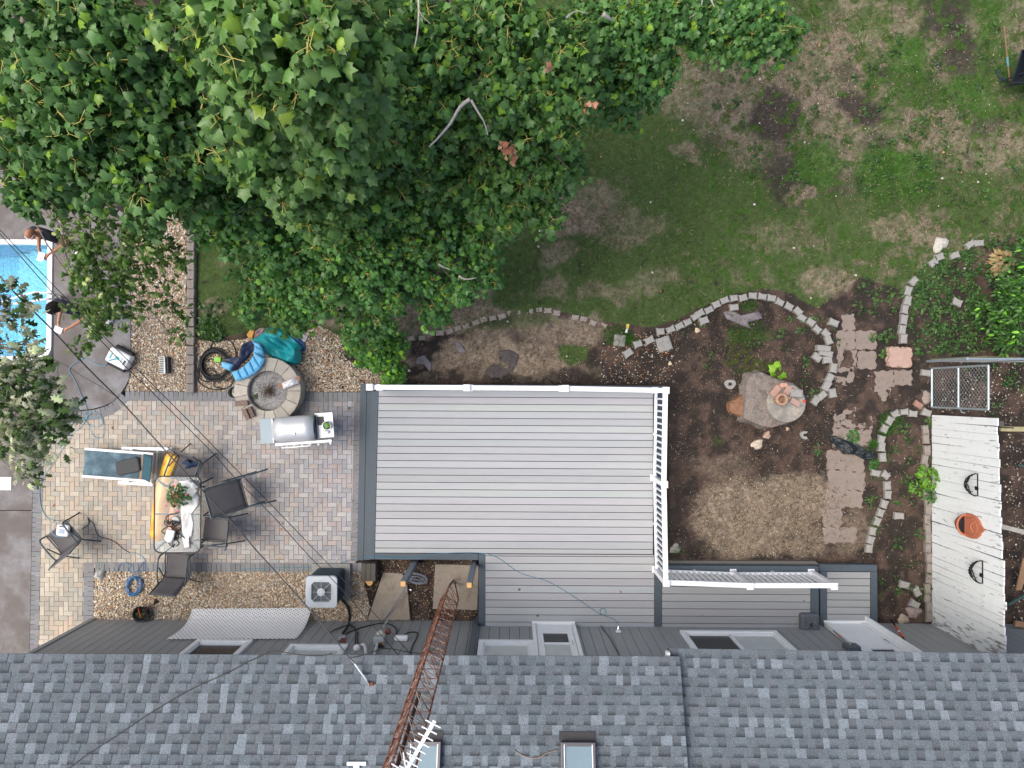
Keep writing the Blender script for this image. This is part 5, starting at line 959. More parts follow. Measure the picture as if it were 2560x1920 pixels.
cloth('cloth_scrap', [(1110, 260), (1180, 250), (1250, 320), (1260, 400), (1210, 405), (1230, 360), (1150, 310)], mat('royal_blue_nylon', (.01, .05, .17), .5, var=.2), .04, .05, 6, 7, 'dark blue nylon strap bundle right of the teal bag', 'cloth', org=O5, s=S5)
cloth('cloth_scrap', [(1190, 260), (1240, 230), (1290, 245), (1270, 300), (1220, 330), (1190, 305)], mat('grey_plastic_film', (.30, .28, .30), .4, var=.25), .03, .05, 6, 8, 'grey plastic film scrap at the right of the teal bag', 'plastic film', org=O5, s=S5)
# hose coil
def coil(name, cpx, rpx, turns, r, m, label, cat, seed=1, wob=.12, z=.02, hh=.05, org=None, ang=0., asp=1.):
    rr = random.Random(seed); pts = []; n = turns * 18; c = P(*cpx, z); ox = oy = 0
    for i in range(n):
        if i % 18 == 0: ox += rr.uniform(-1, 1) * wob * .25 * rpx / 118; oy += rr.uniform(-1, 1) * wob * .25 * rpx / 118; k = rr.uniform(1 - wob, 1 + wob); el = rr.uniform(.85, 1.15)
        a = i / 18 * 2 * PI; q = rpx / 118.5 * k; x = q * math.cos(a) * el; y = q * math.sin(a) * asp / el; t = math.radians(ang); pts.append((c.x + ox + x * math.cos(t) - y * math.sin(t), c.y + oy + x * math.sin(t) + y * math.cos(t), z + hh * (i / n) + rr.uniform(0, .006)))
    return rod(name, pts, r, m, label, cat, n=6, sm=3)
m_blackr = mat('black_rubber', (.014, .015, .017), .5, var=.1, spec=.4)
coil('garden_hose', (538, 912), 36, 9, .0125, m_blackr, 'coil of black hose beside the blue pool float', 'hose', 3, .16, z=.02, hh=.10, asp=.95)
for k, pts in enumerate([[(500, 925), (495, 950), (515, 968), (545, 975), (575, 965), (585, 940), (575, 915)], [(525, 870), (535, 855), (560, 848), (580, 858), (590, 885), (585, 905)], [(500, 890), (497, 940), (520, 955), (540, 935), (535, 965), (560, 972)], [(508, 935), (525, 920), (560, 950), (583, 935), (580, 900)]]):
    rod('garden_hose', [P(a, b, .025 + .01 * k) for a, b in pts], .012, m_blackr, ('loose black hose loop below the coil', 'loose black hose loop above the coil', 'black hose tail looping left of the coil', 'black hose tail crossing under the coil')[k], 'hose')
t = thing('hose_reel_head', 'bright green plastic sprayer box inside the black hose coil', 'sprayer', P(544, 899, .12)); MB().box(P(545, 899, .15), (.15, .11, .08), rz=-.1).build('sprayer_body', mat('lime_plastic', (.20, .50, .03), .45), t, bevel=.015); MB().tube([P(530, 897, .15), P(520, 900, .1)], .015, 6).build('nozzle', m_blackr, t)
m_bluec = mat('blue_cable', (.045, .24, .40), .5, var=.08); m_skyc = mat('sky_blue_cable', (.15, .36, .46), .5, var=.1)
coil('blue_hose', (338, 1462), 22, 8, .007, mat('bright_blue_hose', (.01, .17, .42), .45), 'tangled bright blue hose lying on the wall gravel', 'hose', 5, .22, z=.03, hh=.07, ang=80, asp=.72)
rod('blue_hose', [P(a, b, .04) for a, b in [(293, 1428), (300, 1412), (315, 1407), (328, 1413), (320, 1425), (340, 1430), (358, 1404), (362, 1415), (360, 1428), (345, 1425)]], .006, mat('bright_blue_hose', (0, 0, 0)), 'loose bright blue loops across the grey patio border', 'hose')
rod('blue_hose', [P(a, b, .035) for a, b in [(365, 1405), (354, 1390), (335, 1382), (325, 1383)]], .006, m_skyc, 'pale blue connector end lying on the pavers above the blue tangle', 'hose')
OC = lambda L, o, s, z: [P(o[0] + a / s, o[1] + b / s, z) for a, b in L]
rod('blue_cable', OC([(1070, 480), (1055, 500), (1045, 525), (1010, 533), (960, 520), (900, 488), (840, 465), (800, 468), (740, 505), (690, 550), (685, 590), (720, 640), (760, 720), (800, 820), (840, 900), (860, 1000), (840, 1070), (770, 1160), (710, 1170), (670, 1130), (680, 1090), (760, 1050), (830, 1060), (880, 1120), (960, 1135), (1010, 1100), (990, 1050), (900, 1040), (850, 1060), (880, 1010), (940, 990), (1000, 1040), (1025, 1140), (1010, 1230), (960, 1245), (910, 1210), (870, 1110), (820, 1060), (740, 1055), (700, 1130), (705, 1200), (670, 1280), (600, 1370), (540, 1470), (450, 1590), (415, 1659)], (0, 780), 3.95, .045) + [P(a, b, .035) for a, b in [(100, 1215), (99, 1240), (103, 1268), (115, 1292), (132, 1300), (150, 1302)]] + [P(135, 1302, .50), P(126, 1322, .5), P(138, 1340, .5), P(162, 1342, .5)], .0065, m_skyc, 'long pale blue cable from the pool robot to the control box on the chair', 'cable', sm=4)
rod('blue_cable', [P(a, b, .03) for a, b in [(600, 1424), (680, 1420), (760, 1419), (830, 1412), (880, 1399), (900, 1397)]] + [P(a, b, ZD + .01) for a, b in [(925, 1392), (1040, 1395), (1080, 1386), (1140, 1382), (1190, 1382), (1240, 1392), (1300, 1432), (1360, 1450), (1400, 1470), (1440, 1495), (1480, 1522), (1505, 1538), (1515, 1530), (1508, 1520), (1500, 1528), (1508, 1538), (1535, 1548), (1545, 1560)]], .006, mat('teal_hose', (.03, .20, .30), .5), 'thin blue hose running over the patio edge and across the deck to the wall', 'hose', sm=5)
rod('power_cord', OC([(1060, 1255), (1110, 1225), (1155, 1180), (1135, 1105), (1165, 1150), (1215, 1190), (1240, 1280), (1290, 1355), (1400, 1385), (1510, 1440), (1590, 1510), (1690, 1570)], (0, 1080), 5.183, .03), .007, m_blackr, 'black power cord trailing from the patio chair over the pavers', 'cord')
# ---------------------------------------------------------------- fire pit
fc = P(669, 977, .36); t = thing('fire_pit', 'round stone fire pit filled with grey ash and twigs on the patio edge', 'fire pit', (fc.x, fc.y, 0))
mb = MB(); n = 15; rf = random.Random(2)
for k in range(3):
    for i in range(n):
        a0 = 2 * PI * (i + .5 * (k % 2)) / n + .006; a1 = 2 * PI * (i + 1 + .5 * (k % 2)) / n - .006; ri, ro_ = (.43, .675) if k < 2 else (.415, .685)
        mb.col(jit(rf.choice([(.46, .42, .35), (.45, .41, .35), (.43, .39, .34), (.45, .40, .34)]), .07, rf)); q = [(fc.x + r_ * math.cos(a), fc.y + r_ * math.sin(a)) for r_, a in ((ri, a0), (ri, (a0 + a1) / 2), (ri, a1), (ro_, a1), (ro_, (a0 + a1) / 2), (ro_, a0))]
        mb.bprism(q, .125 * k - (.02 if k == 0 else 0), .125 * k + .12, .008)
mb.build('stone_ring', mat('fire_pit_stone', (1, 1, 1), .9, var=.14, scale=8, attr=True, fine=.15, fscale=70, bump=.5), t, cols=True)
mb = MB(); mb.lathe([(.44, .02), (.43, .24), (.30, .26), (.12, .28), (.001, .29)], (fc.x, fc.y, 0), 28); mb.build('ash_bed', mat('grey_ash', (.33, .32, .31), .95, var=.3, scale=22, fine=.4, fscale=70, bump=1., bscale=60), t, smooth=True)
mb = MB()
for i in range(240):
    a = rf.uniform(0, 2 * PI); r_ = abs(rf.gauss(0, .13)); c = Vector((fc.x + .0 + r_ * math.cos(a), fc.y - .01 + r_ * math.sin(a), .30 + rf.uniform(0, .05))); b = rf.uniform(0, 2 * PI); l = rf.uniform(.03, .10); mb.tube([c, c + Vector((math.cos(b) * l, math.sin(b) * l, rf.uniform(-.03, .03)))], .003, 3)
for i in range(26):
    a = rf.uniform(0, 2 * PI); c = Vector((fc.x + rf.uniform(-.3, .25), fc.y + rf.uniform(-.32, .32), .285)); l = rf.uniform(.06, .16); mb.tube([c, c + Vector((math.cos(a) * l / 2, math.sin(a) * l / 2, .02)), c + Vector((math.cos(a + .4) * l, math.sin(a + .4) * l, 0))], .003, 3)
mb.build('twigs', mat('brown_twigs', (.09, .055, .035), .9, var=.4), t)['kind'] = 'stuff'
plant('', 635, 990, 8, .05, 12, .06, OVATE, GR, 71, parent=t, z=.26)
def boxthing(name, label, cat, c, d, a, m, bevel=.006, top=None):
    return tag(MB().box(c, d, rz=math.radians(a)).build(name, m, bevel=bevel), label, cat)
m_brn = mat('brown_brick', (.22, .15, .12), .9, var=.2, scale=10, fine=.15, bump=.4)
boxthing('brick', 'brown brick lying flat on the left rim of the fire pit', 'brick', P(460 + 600 / 4.148, 780 + 945 / 4.148, .41), (.26, .10, .07), 4, m_brn)
boxthing('brick', 'brown brick lower on the fire pit rim, tilted toward the grill', 'brick', P(460 + 645 / 4.148, 780 + 1060 / 4.148, .41), (.09, .22, .07), 25, m_brn); boxthing('brick', 'brown brick pressed beside the tilted one on the fire pit rim', 'brick', P(460 + 700 / 4.148, 780 + 1035 / 4.148, .41), (.08, .22, .075), 25, mat('dark_brick', (.17, .11, .09), .9, var=.2))
t = thing('bucket', 'round tin bucket of dark water at the left of the fire pit', 'bucket', P(584, 983, 0)); c = P(584, 981, .28)
MB().lathe([(.105, 0), (.125, .28), (.13, .30), (.118, .30), (.108, .18), (.098, .02), (.001, .02)], (c.x, c.y, 0), 28).build('bucket_shell', mat('dull_tin', (.28, .28, .25), .5, .4, var=.2), t, smooth=True)
MB().lathe([(.11, .20), (.001, .205)], (c.x, c.y, 0), 28).build('dark_water', mat('dirty_water', (.035, .028, .01), .15, var=.3, spec=.8), t)
t = thing('wrapped_bundle', 'clear plastic wrapped bundle of kindling on the fire pit rim', 'bundle', P(725, 958, .37)); c = P(725, 958, .42)
mb = MB()
for k in range(9): mb.bar(c + Vector((-.22, -.05 + .012 * k - .06, .01 * (k % 3))), c + Vector((.20, .05 + .012 * k, .01 * (k % 2))), .018, .02)
mb.build('sticks', mat('split_wood', (.42, .22, .11), .85, var=.25), t)
cloth('wrapper', [(1010, 740), (1100, 695), (1165, 675), (1190, 740), (1110, 775), (1035, 800)], mat('clear_film', (.62, .60, .62), .2, var=.25, scale=10, spec=.9), .44, .05, 9, 2, parent=t, org=O5, s=S5, n=20)
# ---------------------------------------------------------------- grill
gz = .92; gc = P(741, 1072, gz); GA_ = math.radians(4.5); t = thing('gas_grill', 'stainless gas grill with closed lid and side shelves facing the house', 'grill', (gc.x, gc.y, 0)); t_off = Vector((gc.x, gc.y, 0))
RG = Matrix.Rotation(GA_, 3, 'Z'); m_ss = mat('brushed_stainless', (.60, .61, .62), .38, .35, var=.05, scale=3, stretch=(1, 30, 1)); m_shelf = mat('pale_shelf', (.33, .40, .44), .5, .0, var=.04); m_dark = mat('dark_enamel', (.03, .032, .036), .5)
def G(x, y, z): return t_off + RG @ Vector((x, y, z))
def gb(name, c, d, m, par=t, bevel=.008): return MB().box(G(*c), d, rz=GA_).build(name, m, par, bevel=bevel)
gb('left_shelf', (-.575, -.0, .90), (.29, .50, .035), m_shelf); gb('right_shelf', (.555, .03, .90), (.36, .50, .04), m_ss)
gb('cabinet', (-.0, -.0, .42), (.80, .44, .74), m_dark); gb('firebox', (-.0, 0, .86), (.82, .46, .16), m_ss); cp = gb('control_panel', (.12, -.285, .86), (1.12, .06, .12), m_ss)
mb = MB()
def lid(u, v): a = -.12 * PI + v * 1.12 * PI; return G(-.41 + .80 * u, .0 + .25 * math.cos(a), .94 + .17 * max(-.1, math.sin(a)))
mb.grid(lid, 4, 18); ld = mb.build('lid', m_ss, t, smooth=True, solid=.01)
for s in (-.415, .395): gb('lid_end', (s, 0, 1.0), (.03, .47, .14), m_dark if s > 0 else m_ss, ld)
MB().lathe([(.035, 0), (.035, .012), (.028, .014), (.001, .014)], G(.0, -.08, 1.105), 20).build('thermometer', m_dark, ld); MB().lathe([(.026, 0), (.001, .002)], G(.0, -.08, 1.12), 20).build('dial', m_steel, ld)
MB().tube([G(-.30, -.30, .99), G(-.28, -.35, 1.0), G(.27, -.35, 1.0), G(.30, -.30, .99)], .013, 8).build('lid_handle', m_white, ld, smooth=True)
for x in (-.22, -.08, .08, .22, .40, .64):
    q = G(x, -.335, .86); MB().tube([G(x, -.315, .86), G(x, -.36, .86)], .024, 12).build('knob', m_white, t)
gb('side_burner', (.49, .12, .925), (.13, .17, .02), m_dark); gb('lid_rail', (.395, -.02, .96), (.04, .40, .03), m_dark)
for x in (-.33, .33):
    for y in (-.17, .17): MB().lathe([(.03, 0), (.03, .03), (.001, .03)], G(x, y, .0), 12).build('caster', m_blackr, t)
t2 = thing('bowl', 'metal bowl with a green and blue sponge on the right grill shelf', 'bowl', G(.62, .02, .925)); c = G(.62, .02, .925)
MB().lathe([(.06, 0), (.085, .06), (.09, .07), (.08, .06), (.055, .01), (.001, .01)], c, 20).build('bowl_shell', m_steel, t2, smooth=True); rock_m = mat('green_sponge', (.25, .40, .03), .8, var=.5, scale=20, col2=(.01, .15, .35), lo=.5, hi=.55)
MB().lathe([(.055, .02), (.06, .05), (.04, .085), (.001, .095)], c, 14).build('sponge', rock_m, t2, smooth=True)
for k, (x, y) in enumerate(((.56, -.06), (.62, -.11))): tag(MB().lathe([(.02, 0), (.035, .02), (.03, .05), (.001, .065)], G(x, y, .922), 12).build('white_cup', m_white, smooth=True), ('white knob shaped cap beside the bowl on the grill shelf', 'white cap nearest the front edge of the grill shelf')[k], 'cap')
# ---------------------------------------------------------------- patio chairs
m_sling = mat('grey_sling_fabric', (.105, .096, .10), .8, var=.10, scale=3, fine=.25, fscale=60, stretch=(1, 6, 1)); m_fr = mat('slate_chair_frame', (.055, .075, .09), .45, var=.08); m_fd = mat('black_chair_frame', (.02, .024, .028), .45)
def make_chair(label, high=.98, frame=m_fr):
    t = thing('patio_chair', label, 'chair', (0, 0, 0), 'patio chairs with grey slings')
    w = .24
    MB().grid(lambda u, v: ((u - .5) * 2 * w, lerp(.26, -.22, v), .43 - .03 * math.sin(v * PI) + (.02 if v < .1 else 0) - .015 * v), 6, 8).build('seat', m_sling, t, smooth=True, local=True, solid=.006)
    MB().grid(lambda u, v: ((u - .5) * 2 * w, lerp(-.22, -.42, v) - .02 * math.sin(v * PI), lerp(.43, high, v)), 6, 10).build('backrest', m_sling, t, smooth=True, local=True, solid=.006)
    for s in (-1, 1):
        MB().tube(curve_pts([(s * (w + .015), .27, .45), (s * (w + .015), .02, .42), (s * (w + .015), -.22, .42), (s * (w + .015), -.33, .7), (s * (w + .015), -.43, high + .01)], 4), .013, 8).build('side_rail', frame, t, smooth=True, local=True)
        MB().tube(curve_pts([(s * (w + .05), .33, 0), (s * (w + .05), .27, .35), (s * (w + .05), .22, .62), (s * (w + .05), .05, .66), (s * (w + .045), -.22, .64), (s * (w + .02), -.33, .62)], 4), .016, 8).build('armrest', frame, t, smooth=True, local=True)
        MB().tube([(s * (w + .05), -.42, 0), (s * (w + .03), -.25, .40), (s * (w + .04), -.0, .62)], .014, 8).build('leg', frame, t, smooth=True, local=True)
        MB().lathe([(.019, 0), (.019, .03), (.001, .03)], (s * (w + .05), .33, 0), 8).build('foot_cap', m_blackr, t, local=True)
    MB().tube([(-w - .04, .24, .38), (w + .04, .24, .38)], .011, 6).build('crossbar', frame, t, local=True); MB().tube([(-w - .02, -.425, high), (w + .02, -.425, high)], .011, 6).build('top_bar', frame, t, local=True)
    return t
def dup(root, label):
    r = root.copy(); COL.objects.link(r); r['label'] = label
    for ch in root.children:
        c = ch.copy(); COL.objects.link(c); c.parent = r
        for g in ch.children: d = g.copy(); COL.objects.link(d); d.parent = c
    return r
ch1 = make_chair('grey sling chair below the glass table with its back to the wall gravel'); p = P(470, 1402, 0); ch1.location = (p.x, p.y, .025); ch1.rotation_euler = (0, 0, math.radians(-4))
ch2 = dup(ch1, 'grey sling chair right of the lower half of the glass table'); p = P(566, 1312, 0); ch2.location = (p.x, p.y, .025); ch2.rotation_euler = (0, 0, math.radians(84))
ch3 = dup(ch1, 'grey sling chair above the glass table with navy gloves on its seat'); p = P(492, 1168, 0); ch3.location = (p.x, p.y, .025); ch3.rotation_euler = (0, 0, math.radians(160))
ch4 = dup(ch1, 'grey sling chair tipped forward with its back resting on the glass table'); ch4.scale = (1.12, 1.1, 1.25); ch4.location = P(672, 1212, .26); ch4.rotation_euler = (Matrix.Rotation(math.radians(106), 3, 'Z') @ Matrix.Rotation(math.radians(-62), 3, 'X')).to_euler()
ch5 = dup(ch1, 'grey sling chair alone at the left holding the white control box'); p = P(196, 1334, 0); ch5.location = (p.x, p.y, .025); ch5.rotation_euler = (0, 0, math.radians(38))
# ---------------------------------------------------------------- glass table
tz = .72; q = [P(a, b, tz) for a, b in [(387, 1191), (503, 1191), (501, 1382), (384, 1382)]]; tc_ = sum(q, Vector()) / 4; tw_ = (q[1] - q[0]).length; tl = (q[0] - q[3]).length
t = thing('glass_table', 'rectangular glass patio table with rounded corners and a dark rim', 'table', (tc_.x, tc_.y, 0))
def rrect(w_, h_, r, n=6):
    o = []
    for (sx, sy, a0) in ((1, 1, 0), (-1, 1, 90), (-1, -1, 180), (1, -1, 270)):
        for k in range(n + 1): a = math.radians(a0 + 90 * k / n); o.append((tc_.x + sx * (w_ / 2 - r) + r * math.cos(a), tc_.y + sy * (h_ / 2 - r) + r * math.sin(a)))
    return o
MB().tube([(x, y, tz) for x, y in rrect(tw_, tl, .13)], .014, 8, close=True).build('rim', m_fd, t, smooth=True)
MB().prism(rrect(tw_ - .02, tl - .02, .125), tz - .006, tz + .002).build('glass_top', glass('table_glass', (.25, .32, .36), .12, .20), t)
mb = MB()
for sx in (-1, 1):
    for sy in (-1, 1):
        MB().tube(curve_pts([(tc_.x + sx * tw_ * .45, tc_.y + sy * tl * .46, tz - .02), (tc_.x + sx * tw_ * .30, tc_.y + sy * tl * .36, tz - .10), (tc_.x + sx * tw_ * .40, tc_.y + sy * tl * .42, .02)], 5), .017, 8).build('leg', m_fr, t, smooth=True)
mb.tube([(tc_.x - tw_ * .49, tc_.y, tz - .03), (tc_.x, tc_.y, tz - .03), (tc_.x + tw_ * .49, tc_.y, tz - .03)], .016, 8)
for sy in (-1, 1): mb.tube(curve_pts([(tc_.x - tw_ * .45, tc_.y + sy * tl * .45, tz - .04), (tc_.x, tc_.y + sy * tl * .30, tz - .05), (tc_.x + tw_ * .45, tc_.y + sy * tl * .45, tz - .04)], 5), .014, 8)
mb.build('support_bar', m_fr, t, smooth=True)
# orange inflatable under the table
m_or = mat('orange_vinyl', (.78, .34, .02), .3, var=.15, scale=3, spec=.6, col2=(.85, .55, .06), lo=.45, hi=.6)
t = thing('pool_tube', 'long orange and yellow inflatable tube pushed under the glass table', 'inflatable', P(430, 1230, 0))
MB().tube(curve_pts([P(*a) for a in [(440, 1138, .18), (430, 1160, .2), (409, 1240, .2), (401, 1310, .2), (396, 1352, .18)]], 6), [.05] + [.17] * 3 + [.18] * 18 + [.15, .12, .05][:3], 20).build('tube_body', m_or, t, smooth=True)
MB().tube(curve_pts([P(*a) for a in [(462, 1145, .14), (450, 1180, .15), (440, 1260, .15), (432, 1335, .14)]], 6), .13, 16).build('tube_side', mat('deep_orange_vinyl', (.62, .20, .015), .3, var=.12, spec=.6), t, smooth=True)
# things on the table
t = thing('potted_plant', 'potted plant with glossy leaves and small red flowers on the glass table', 'potted plant', P(445, 1240, tz)); c = P(446, 1242, tz + .02)
MB().lathe([(.075, 0), (.10, .14), (.105, .15), (.09, .15), (.001, .13)], (c.x, c.y, tz + .004), 20).build('pot', m_terra, t, smooth=True)
plant('', 443, 1240, 25, .30, 190, .075, OVATE, [(.035, .11, .02), (.05, .15, .025), (.025, .08, .018), (.08, .18, .04)], 75, parent=t, z=tz + .12)
mb = MB(); rr = random.Random(4)
for (a, b) in ((437, 1214), (434, 1234), (420, 1254), (418, 1264), (446, 1278), (467, 1236), (441, 1260)): c = P(a, b, tz + .30); mb.lathe([(.001, 0), (.014, .008), (.018, .02), (.001, .024)], c, 7)
mb.build('flower', mat('red_petals', (.55, .02, .05), .5), t)
m_wc = mat('white_cloth', (.74, .75, .73), .8, var=.08, scale=6)
cloth('white_cloth', [(448, 1203), (470, 1200), (498, 1208), (498, 1222), (488, 1225), (500, 1240), (498, 1262), (478, 1285), (483, 1310), (481, 1340), (474, 1350), (476, 1370), (462, 1371), (456, 1345), (455, 1300), (452, 1275), (458, 1250), (462, 1230), (450, 1222)], m_wc, tz + .012, .05, 6, 4, 'crumpled white cloth lying along the right side of the glass table', 'cloth', n=30, solid=.004, edge=.12)
cloth('white_bag', [(474, 1202), (492, 1204), (502, 1218), (494, 1224), (480, 1222)], mat('grey_white_plastic', (.45, .48, .47), .35, var=.1), tz + .06, .07, 7, 5, 'small pale plastic bag on the top right corner of the table', 'bag')
t = thing('white_adapter', 'white boxy adapter on a black cable bundle on the glass table', 'adapter', P(424, 1338, tz)); c = P(425, 1338, tz + .09)
MB().box(c, (.17, .22, .06), rz=-.25).build('adapter_body', m_white, t, bevel=.02); MB().lathe([(.012, 0), (.001, .002)], c + Vector((.01, -.05, .031)), 10).build('button', m_dark, t); MB().lathe([(.07, 0), (.072, .05), (.06, .06), (.001, .062)], c + Vector((-.01, -.07, -.025)), 20).build('round_end', m_white, t, smooth=True)
rr = random.Random(8); pts = []
for i in range(60): a = i * .9; pts.append(P(431 + 15 * math.cos(a) * rr.uniform(.4, 1.2) + 10 * math.sin(i * .13), 1330 + 26 * math.sin(a * .37) * rr.uniform(.5, 1.1) - 6, tz + .02 + .05 * rr.random()))
rod('black_cable', pts, .009, m_blackr, 'tangled black cable bundle under the white adapter on the table', 'cable', sm=4)
rod('black_cable', [P(*a) for a in [(470, 1352, tz + .03), (450, 1335, tz + .06), (430, 1312, tz + .07), (416, 1300, tz + .05), (417, 1291, tz + .04), (430, 1285, tz + .03), (444, 1283, tz + .03)]], .011, m_blackr, 'thick black strap crossing the glass table', 'strap')
rod('black_cable', [P(*a) for a in [(412, 1345, tz + .03), (425, 1362, tz + .02), (434, 1368, tz + .02), (430, 1355, tz + .03), (440, 1350, tz + .02), (447, 1358, tz + .02), (440, 1366, tz + .02)]], .010, m_blackr, 'black plug leads at the lower end of the glass table', 'cable')
t = thing('plate', 'clear glass plate beside the cable bundle on the table', 'plate', P(438, 1302, tz)); MB().lathe([(.05, .004), (.095, .018), (.098, .022), (.05, .008), (.001, .008)], P(438, 1302, tz), 28).build('dish', glass('dish_glass', (.6, .66, .68), .05, .5), t, smooth=True); MB().tube([P(438 + 12.3 * math.cos(a / 10 * 2 * PI), 1302 + 12.3 * math.sin(a / 10 * 2 * PI), tz + .022) for a in range(10)], .003, 5, close=True).build('plate_rim', m_fd, t)
cloth('gloves', [(455, 1158), (466, 1148), (475, 1150), (478, 1156), (490, 1150), (496, 1158), (488, 1168), (478, 1165), (475, 1170), (462, 1172), (466, 1163)], mat('navy_fabric', (.01, .028, .075), .7, var=.2), .47, .05, 12, 6, 'pair of navy gloves on the seat of the chair above the table', 'gloves')
# ---------------------------------------------------------------- lounger
t = thing('sun_lounger', 'white framed sun lounger with a teal blue sling left of the table', 'sun lounger', P(290, 1165, 0))
m_teal = mat('teal_blue_sling', (.055, .105, .135), .75, var=.22, scale=4, fine=.3, fscale=60, col2=(.11, .18, .215), lo=.42, hi=.65); sz = .36
O3 = (0, 1080); S3 = 5.183
def T3(x, y, z): return P(O3[0] + x / S3, O3[1] + y / S3, z)
a, b, c, d = T3(1100, 232, sz), T3(1845, 275, sz), T3(1818, 600, sz), T3(1070, 560, sz)
MB().grid(lambda u, v: a.lerp(b, u).lerp(d.lerp(c, u), v) + Vector((0, 0, -.03 * math.sin(PI * v))), 16, 8).build('sling', m_teal, t, smooth=True, solid=.006)
a2, b2, c2, d2 = T3(1862, 280, sz + .02), T3(1965, 330, sz + .20), T3(1940, 655, sz + .20), T3(1838, 600, sz + .02)
MB().grid(lambda u, v: a2.lerp(b2, u).lerp(d2.lerp(c2, u), v), 6, 8).build('head_panel', mat('deep_teal_sling', (.02, .075, .10), .75, var=.1), t, smooth=True, solid=.006)
MB().bar(T3(1856, 275, sz), T3(1822, 605, sz), .055, .02).build('hinge_board', mat('tan_wood', (.24, .17, .11), .7), t)
for p_, q_ in (((1100, 218), (1990, 285)), ((1065, 570), (1960, 640))): MB().bar(T3(*p_, sz), T3(*q_, sz), .05, .035).build('side_rail', m_white, t, bevel=.006)
for p_, q_ in (((1575, 200), (2230, 235)), ((1530, 640), (1985, 690))): MB().bar(T3(p_[0], p_[1] + 12, .17), T3(q_[0], q_[1] - 12, .17), .07, .035).build('lower_rail', m_white, t, bevel=.006)
for x0, y0, x1, y1 in ((2040, 240, 2010, 640), (1990, 300, 1960, 655)): MB().tube([T3(x0, y0, .2), T3(x1, y1, .2)], .013, 6).build('crossbar', m_white, t)
for x, y in ((1120, 235), (1090, 575), (1700, 235), (1660, 650), (2150, 240), (1960, 670)): pt = T3(x, y, .3); MB().tube([pt, Vector((pt.x, pt.y, .02))], .02, 8).build('leg', m_white, t)
pq = [T3(x, y, sz + .06) for x, y in ((1490, 390), (1745, 325), (1790, 350), (1812, 495), (1790, 510), (1540, 565), (1500, 545))]
tag(MB().bprism([v[:2] for v in pq], sz + .0, sz + .06, .015).build('cushion_pad', mat('charcoal_pad', (.055, .056, .058), .8, var=.08)), 'charcoal seat pad lying skewed on the blue lounger', 'pad')
# white control box
cc = P(158, 1326, .50); t = thing('control_box', 'white power supply box with a grey screen on the lone chair', 'control box', (cc.x, cc.y, .45))
MB().box((cc.x, cc.y, .50), (.26, .24, .09), rz=-.1).build('box_body', m_white, t, bevel=.05)
MB().box((cc.x + .0, cc.y - .01, .548), (.11, .09, .008), rz=-.1).build('screen', mat('screen_blue_grey', (.16, .24, .34), .3), t, bevel=.003)
MB().box((cc.x + .01, cc.y + .085, .55), (.12, .025, .01), rz=-.1).build('handle_slot', m_dark, t, bevel=.004)
MB().box((cc.x + .035, cc.y - .115, .49), (.10, .03, .03), rz=-.1).build('plug', m_dark, t, bevel=.006)
# ---------------------------------------------------------------- pool robot, vent box
rc = P(300, 896, .15); ra = math.radians(-27); RR = Matrix.Rotation(ra, 3, 'Z'); t = thing('pool_robot', 'white and turquoise robotic pool cleaner resting on the concrete', 'pool robot', (rc.x, rc.y, .03))
def rb_(x, y, z): return Vector((rc.x, rc.y, 0)) + RR @ Vector((x, y, z))
o = MB().box(rb_(0, 0, .15), (.48, .33, .20), rz=ra).build('shell', m_white, t, bevel=.05)
for y in (-.17, .17): MB().tube([rb_(-.19, y, .11), rb_(.19, y, .11)], .065, 12).build('roller_brush', m_blackr, t)
for x, y, dx, dy in ((-.14, -.02, .03, .12), (.0, .0, .09, .07), (.10, .0, .015, .10)): MB().box(rb_(x, y, .254), (dx, dy, .012), rz=ra).build('turquoise_inset', mat('turquoise_plastic', (.02, .40, .46), .35), t, bevel=.004)
MB().box(rb_(.17, -.02, .255), (.04, .10, .012), rz=ra).build('vent_slot', m_dark, t, bevel=.003)
MB().tube([rb_(-.02, -.03, .26), rb_(-.08, -.08, .28), rb_(-.14, -.13, .24)], .01, 6).build('swivel', m_skyc, t)
vc = P(410, 913, .1); t = thing('vent_box', 'small grey louvred vent box standing in the pebbles', 'vent box', (vc.x, vc.y, 0)); MB().box((vc.x, vc.y, .09), (.13, .36, .18), rz=.05).build('housing', mat('galvanised', (.42, .44, .44), .45, .3), t, bevel=.006)
mb = MB()
for k in range(9): mb.box((vc.x - .012, vc.y - .15 + .0375 * k, .186), (.085, .022, .008), rz=.05)
mb.build('louvre', mat('louvre_dark', (.05, .05, .05), .6), t)
MB().box((vc.x + .085, vc.y, .07), (.035, .34, .14), rz=.05).build('side_pan', m_dark, t, bevel=.004)
# ---------------------------------------------------------------- air conditioner
az = .82; q = P(803, 1480, az); bx = P(820, 1470, 0); t = thing('air_conditioner', 'grey outdoor air conditioner unit with a round fan grille on the gravel', 'air conditioner', (q.x, q.y, 0)); s = .60
MB().box((q.x, q.y + 0, .04), (.80, .74, .09)).build('concrete_pad', m_stone, t, bevel=.01)
def rr2(cx, cy, w_, r, n=5):
    o = []
    for (sx, sy, a0) in ((1, 1, 0), (-1, 1, 90), (-1, -1, 180), (1, -1, 270)):
        for k in range(n + 1): a = math.radians(a0 + 90 * k / n); o.append((cx + sx * (w_ / 2 - r) + r * math.cos(a), cy + sy * (w_ / 2 - r) + r * math.sin(a)))
    return o
MB().prism(rr2(q.x, q.y, s - .04, .07), .09, az - .06).build('coil_body', mat('dark_coil', (.03, .034, .04), .6), t)
mb = MB()
for k in range(14): mb.tube([(x, y, .14 + .045 * k) for x, y in rr2(q.x, q.y, s - .015, .07)], .006, 5, close=True)
mb.build('guard_bars', m_fr, t)
outer = rr2(q.x, q.y, s + .02, .08, 6); n = len(outer); inner = []
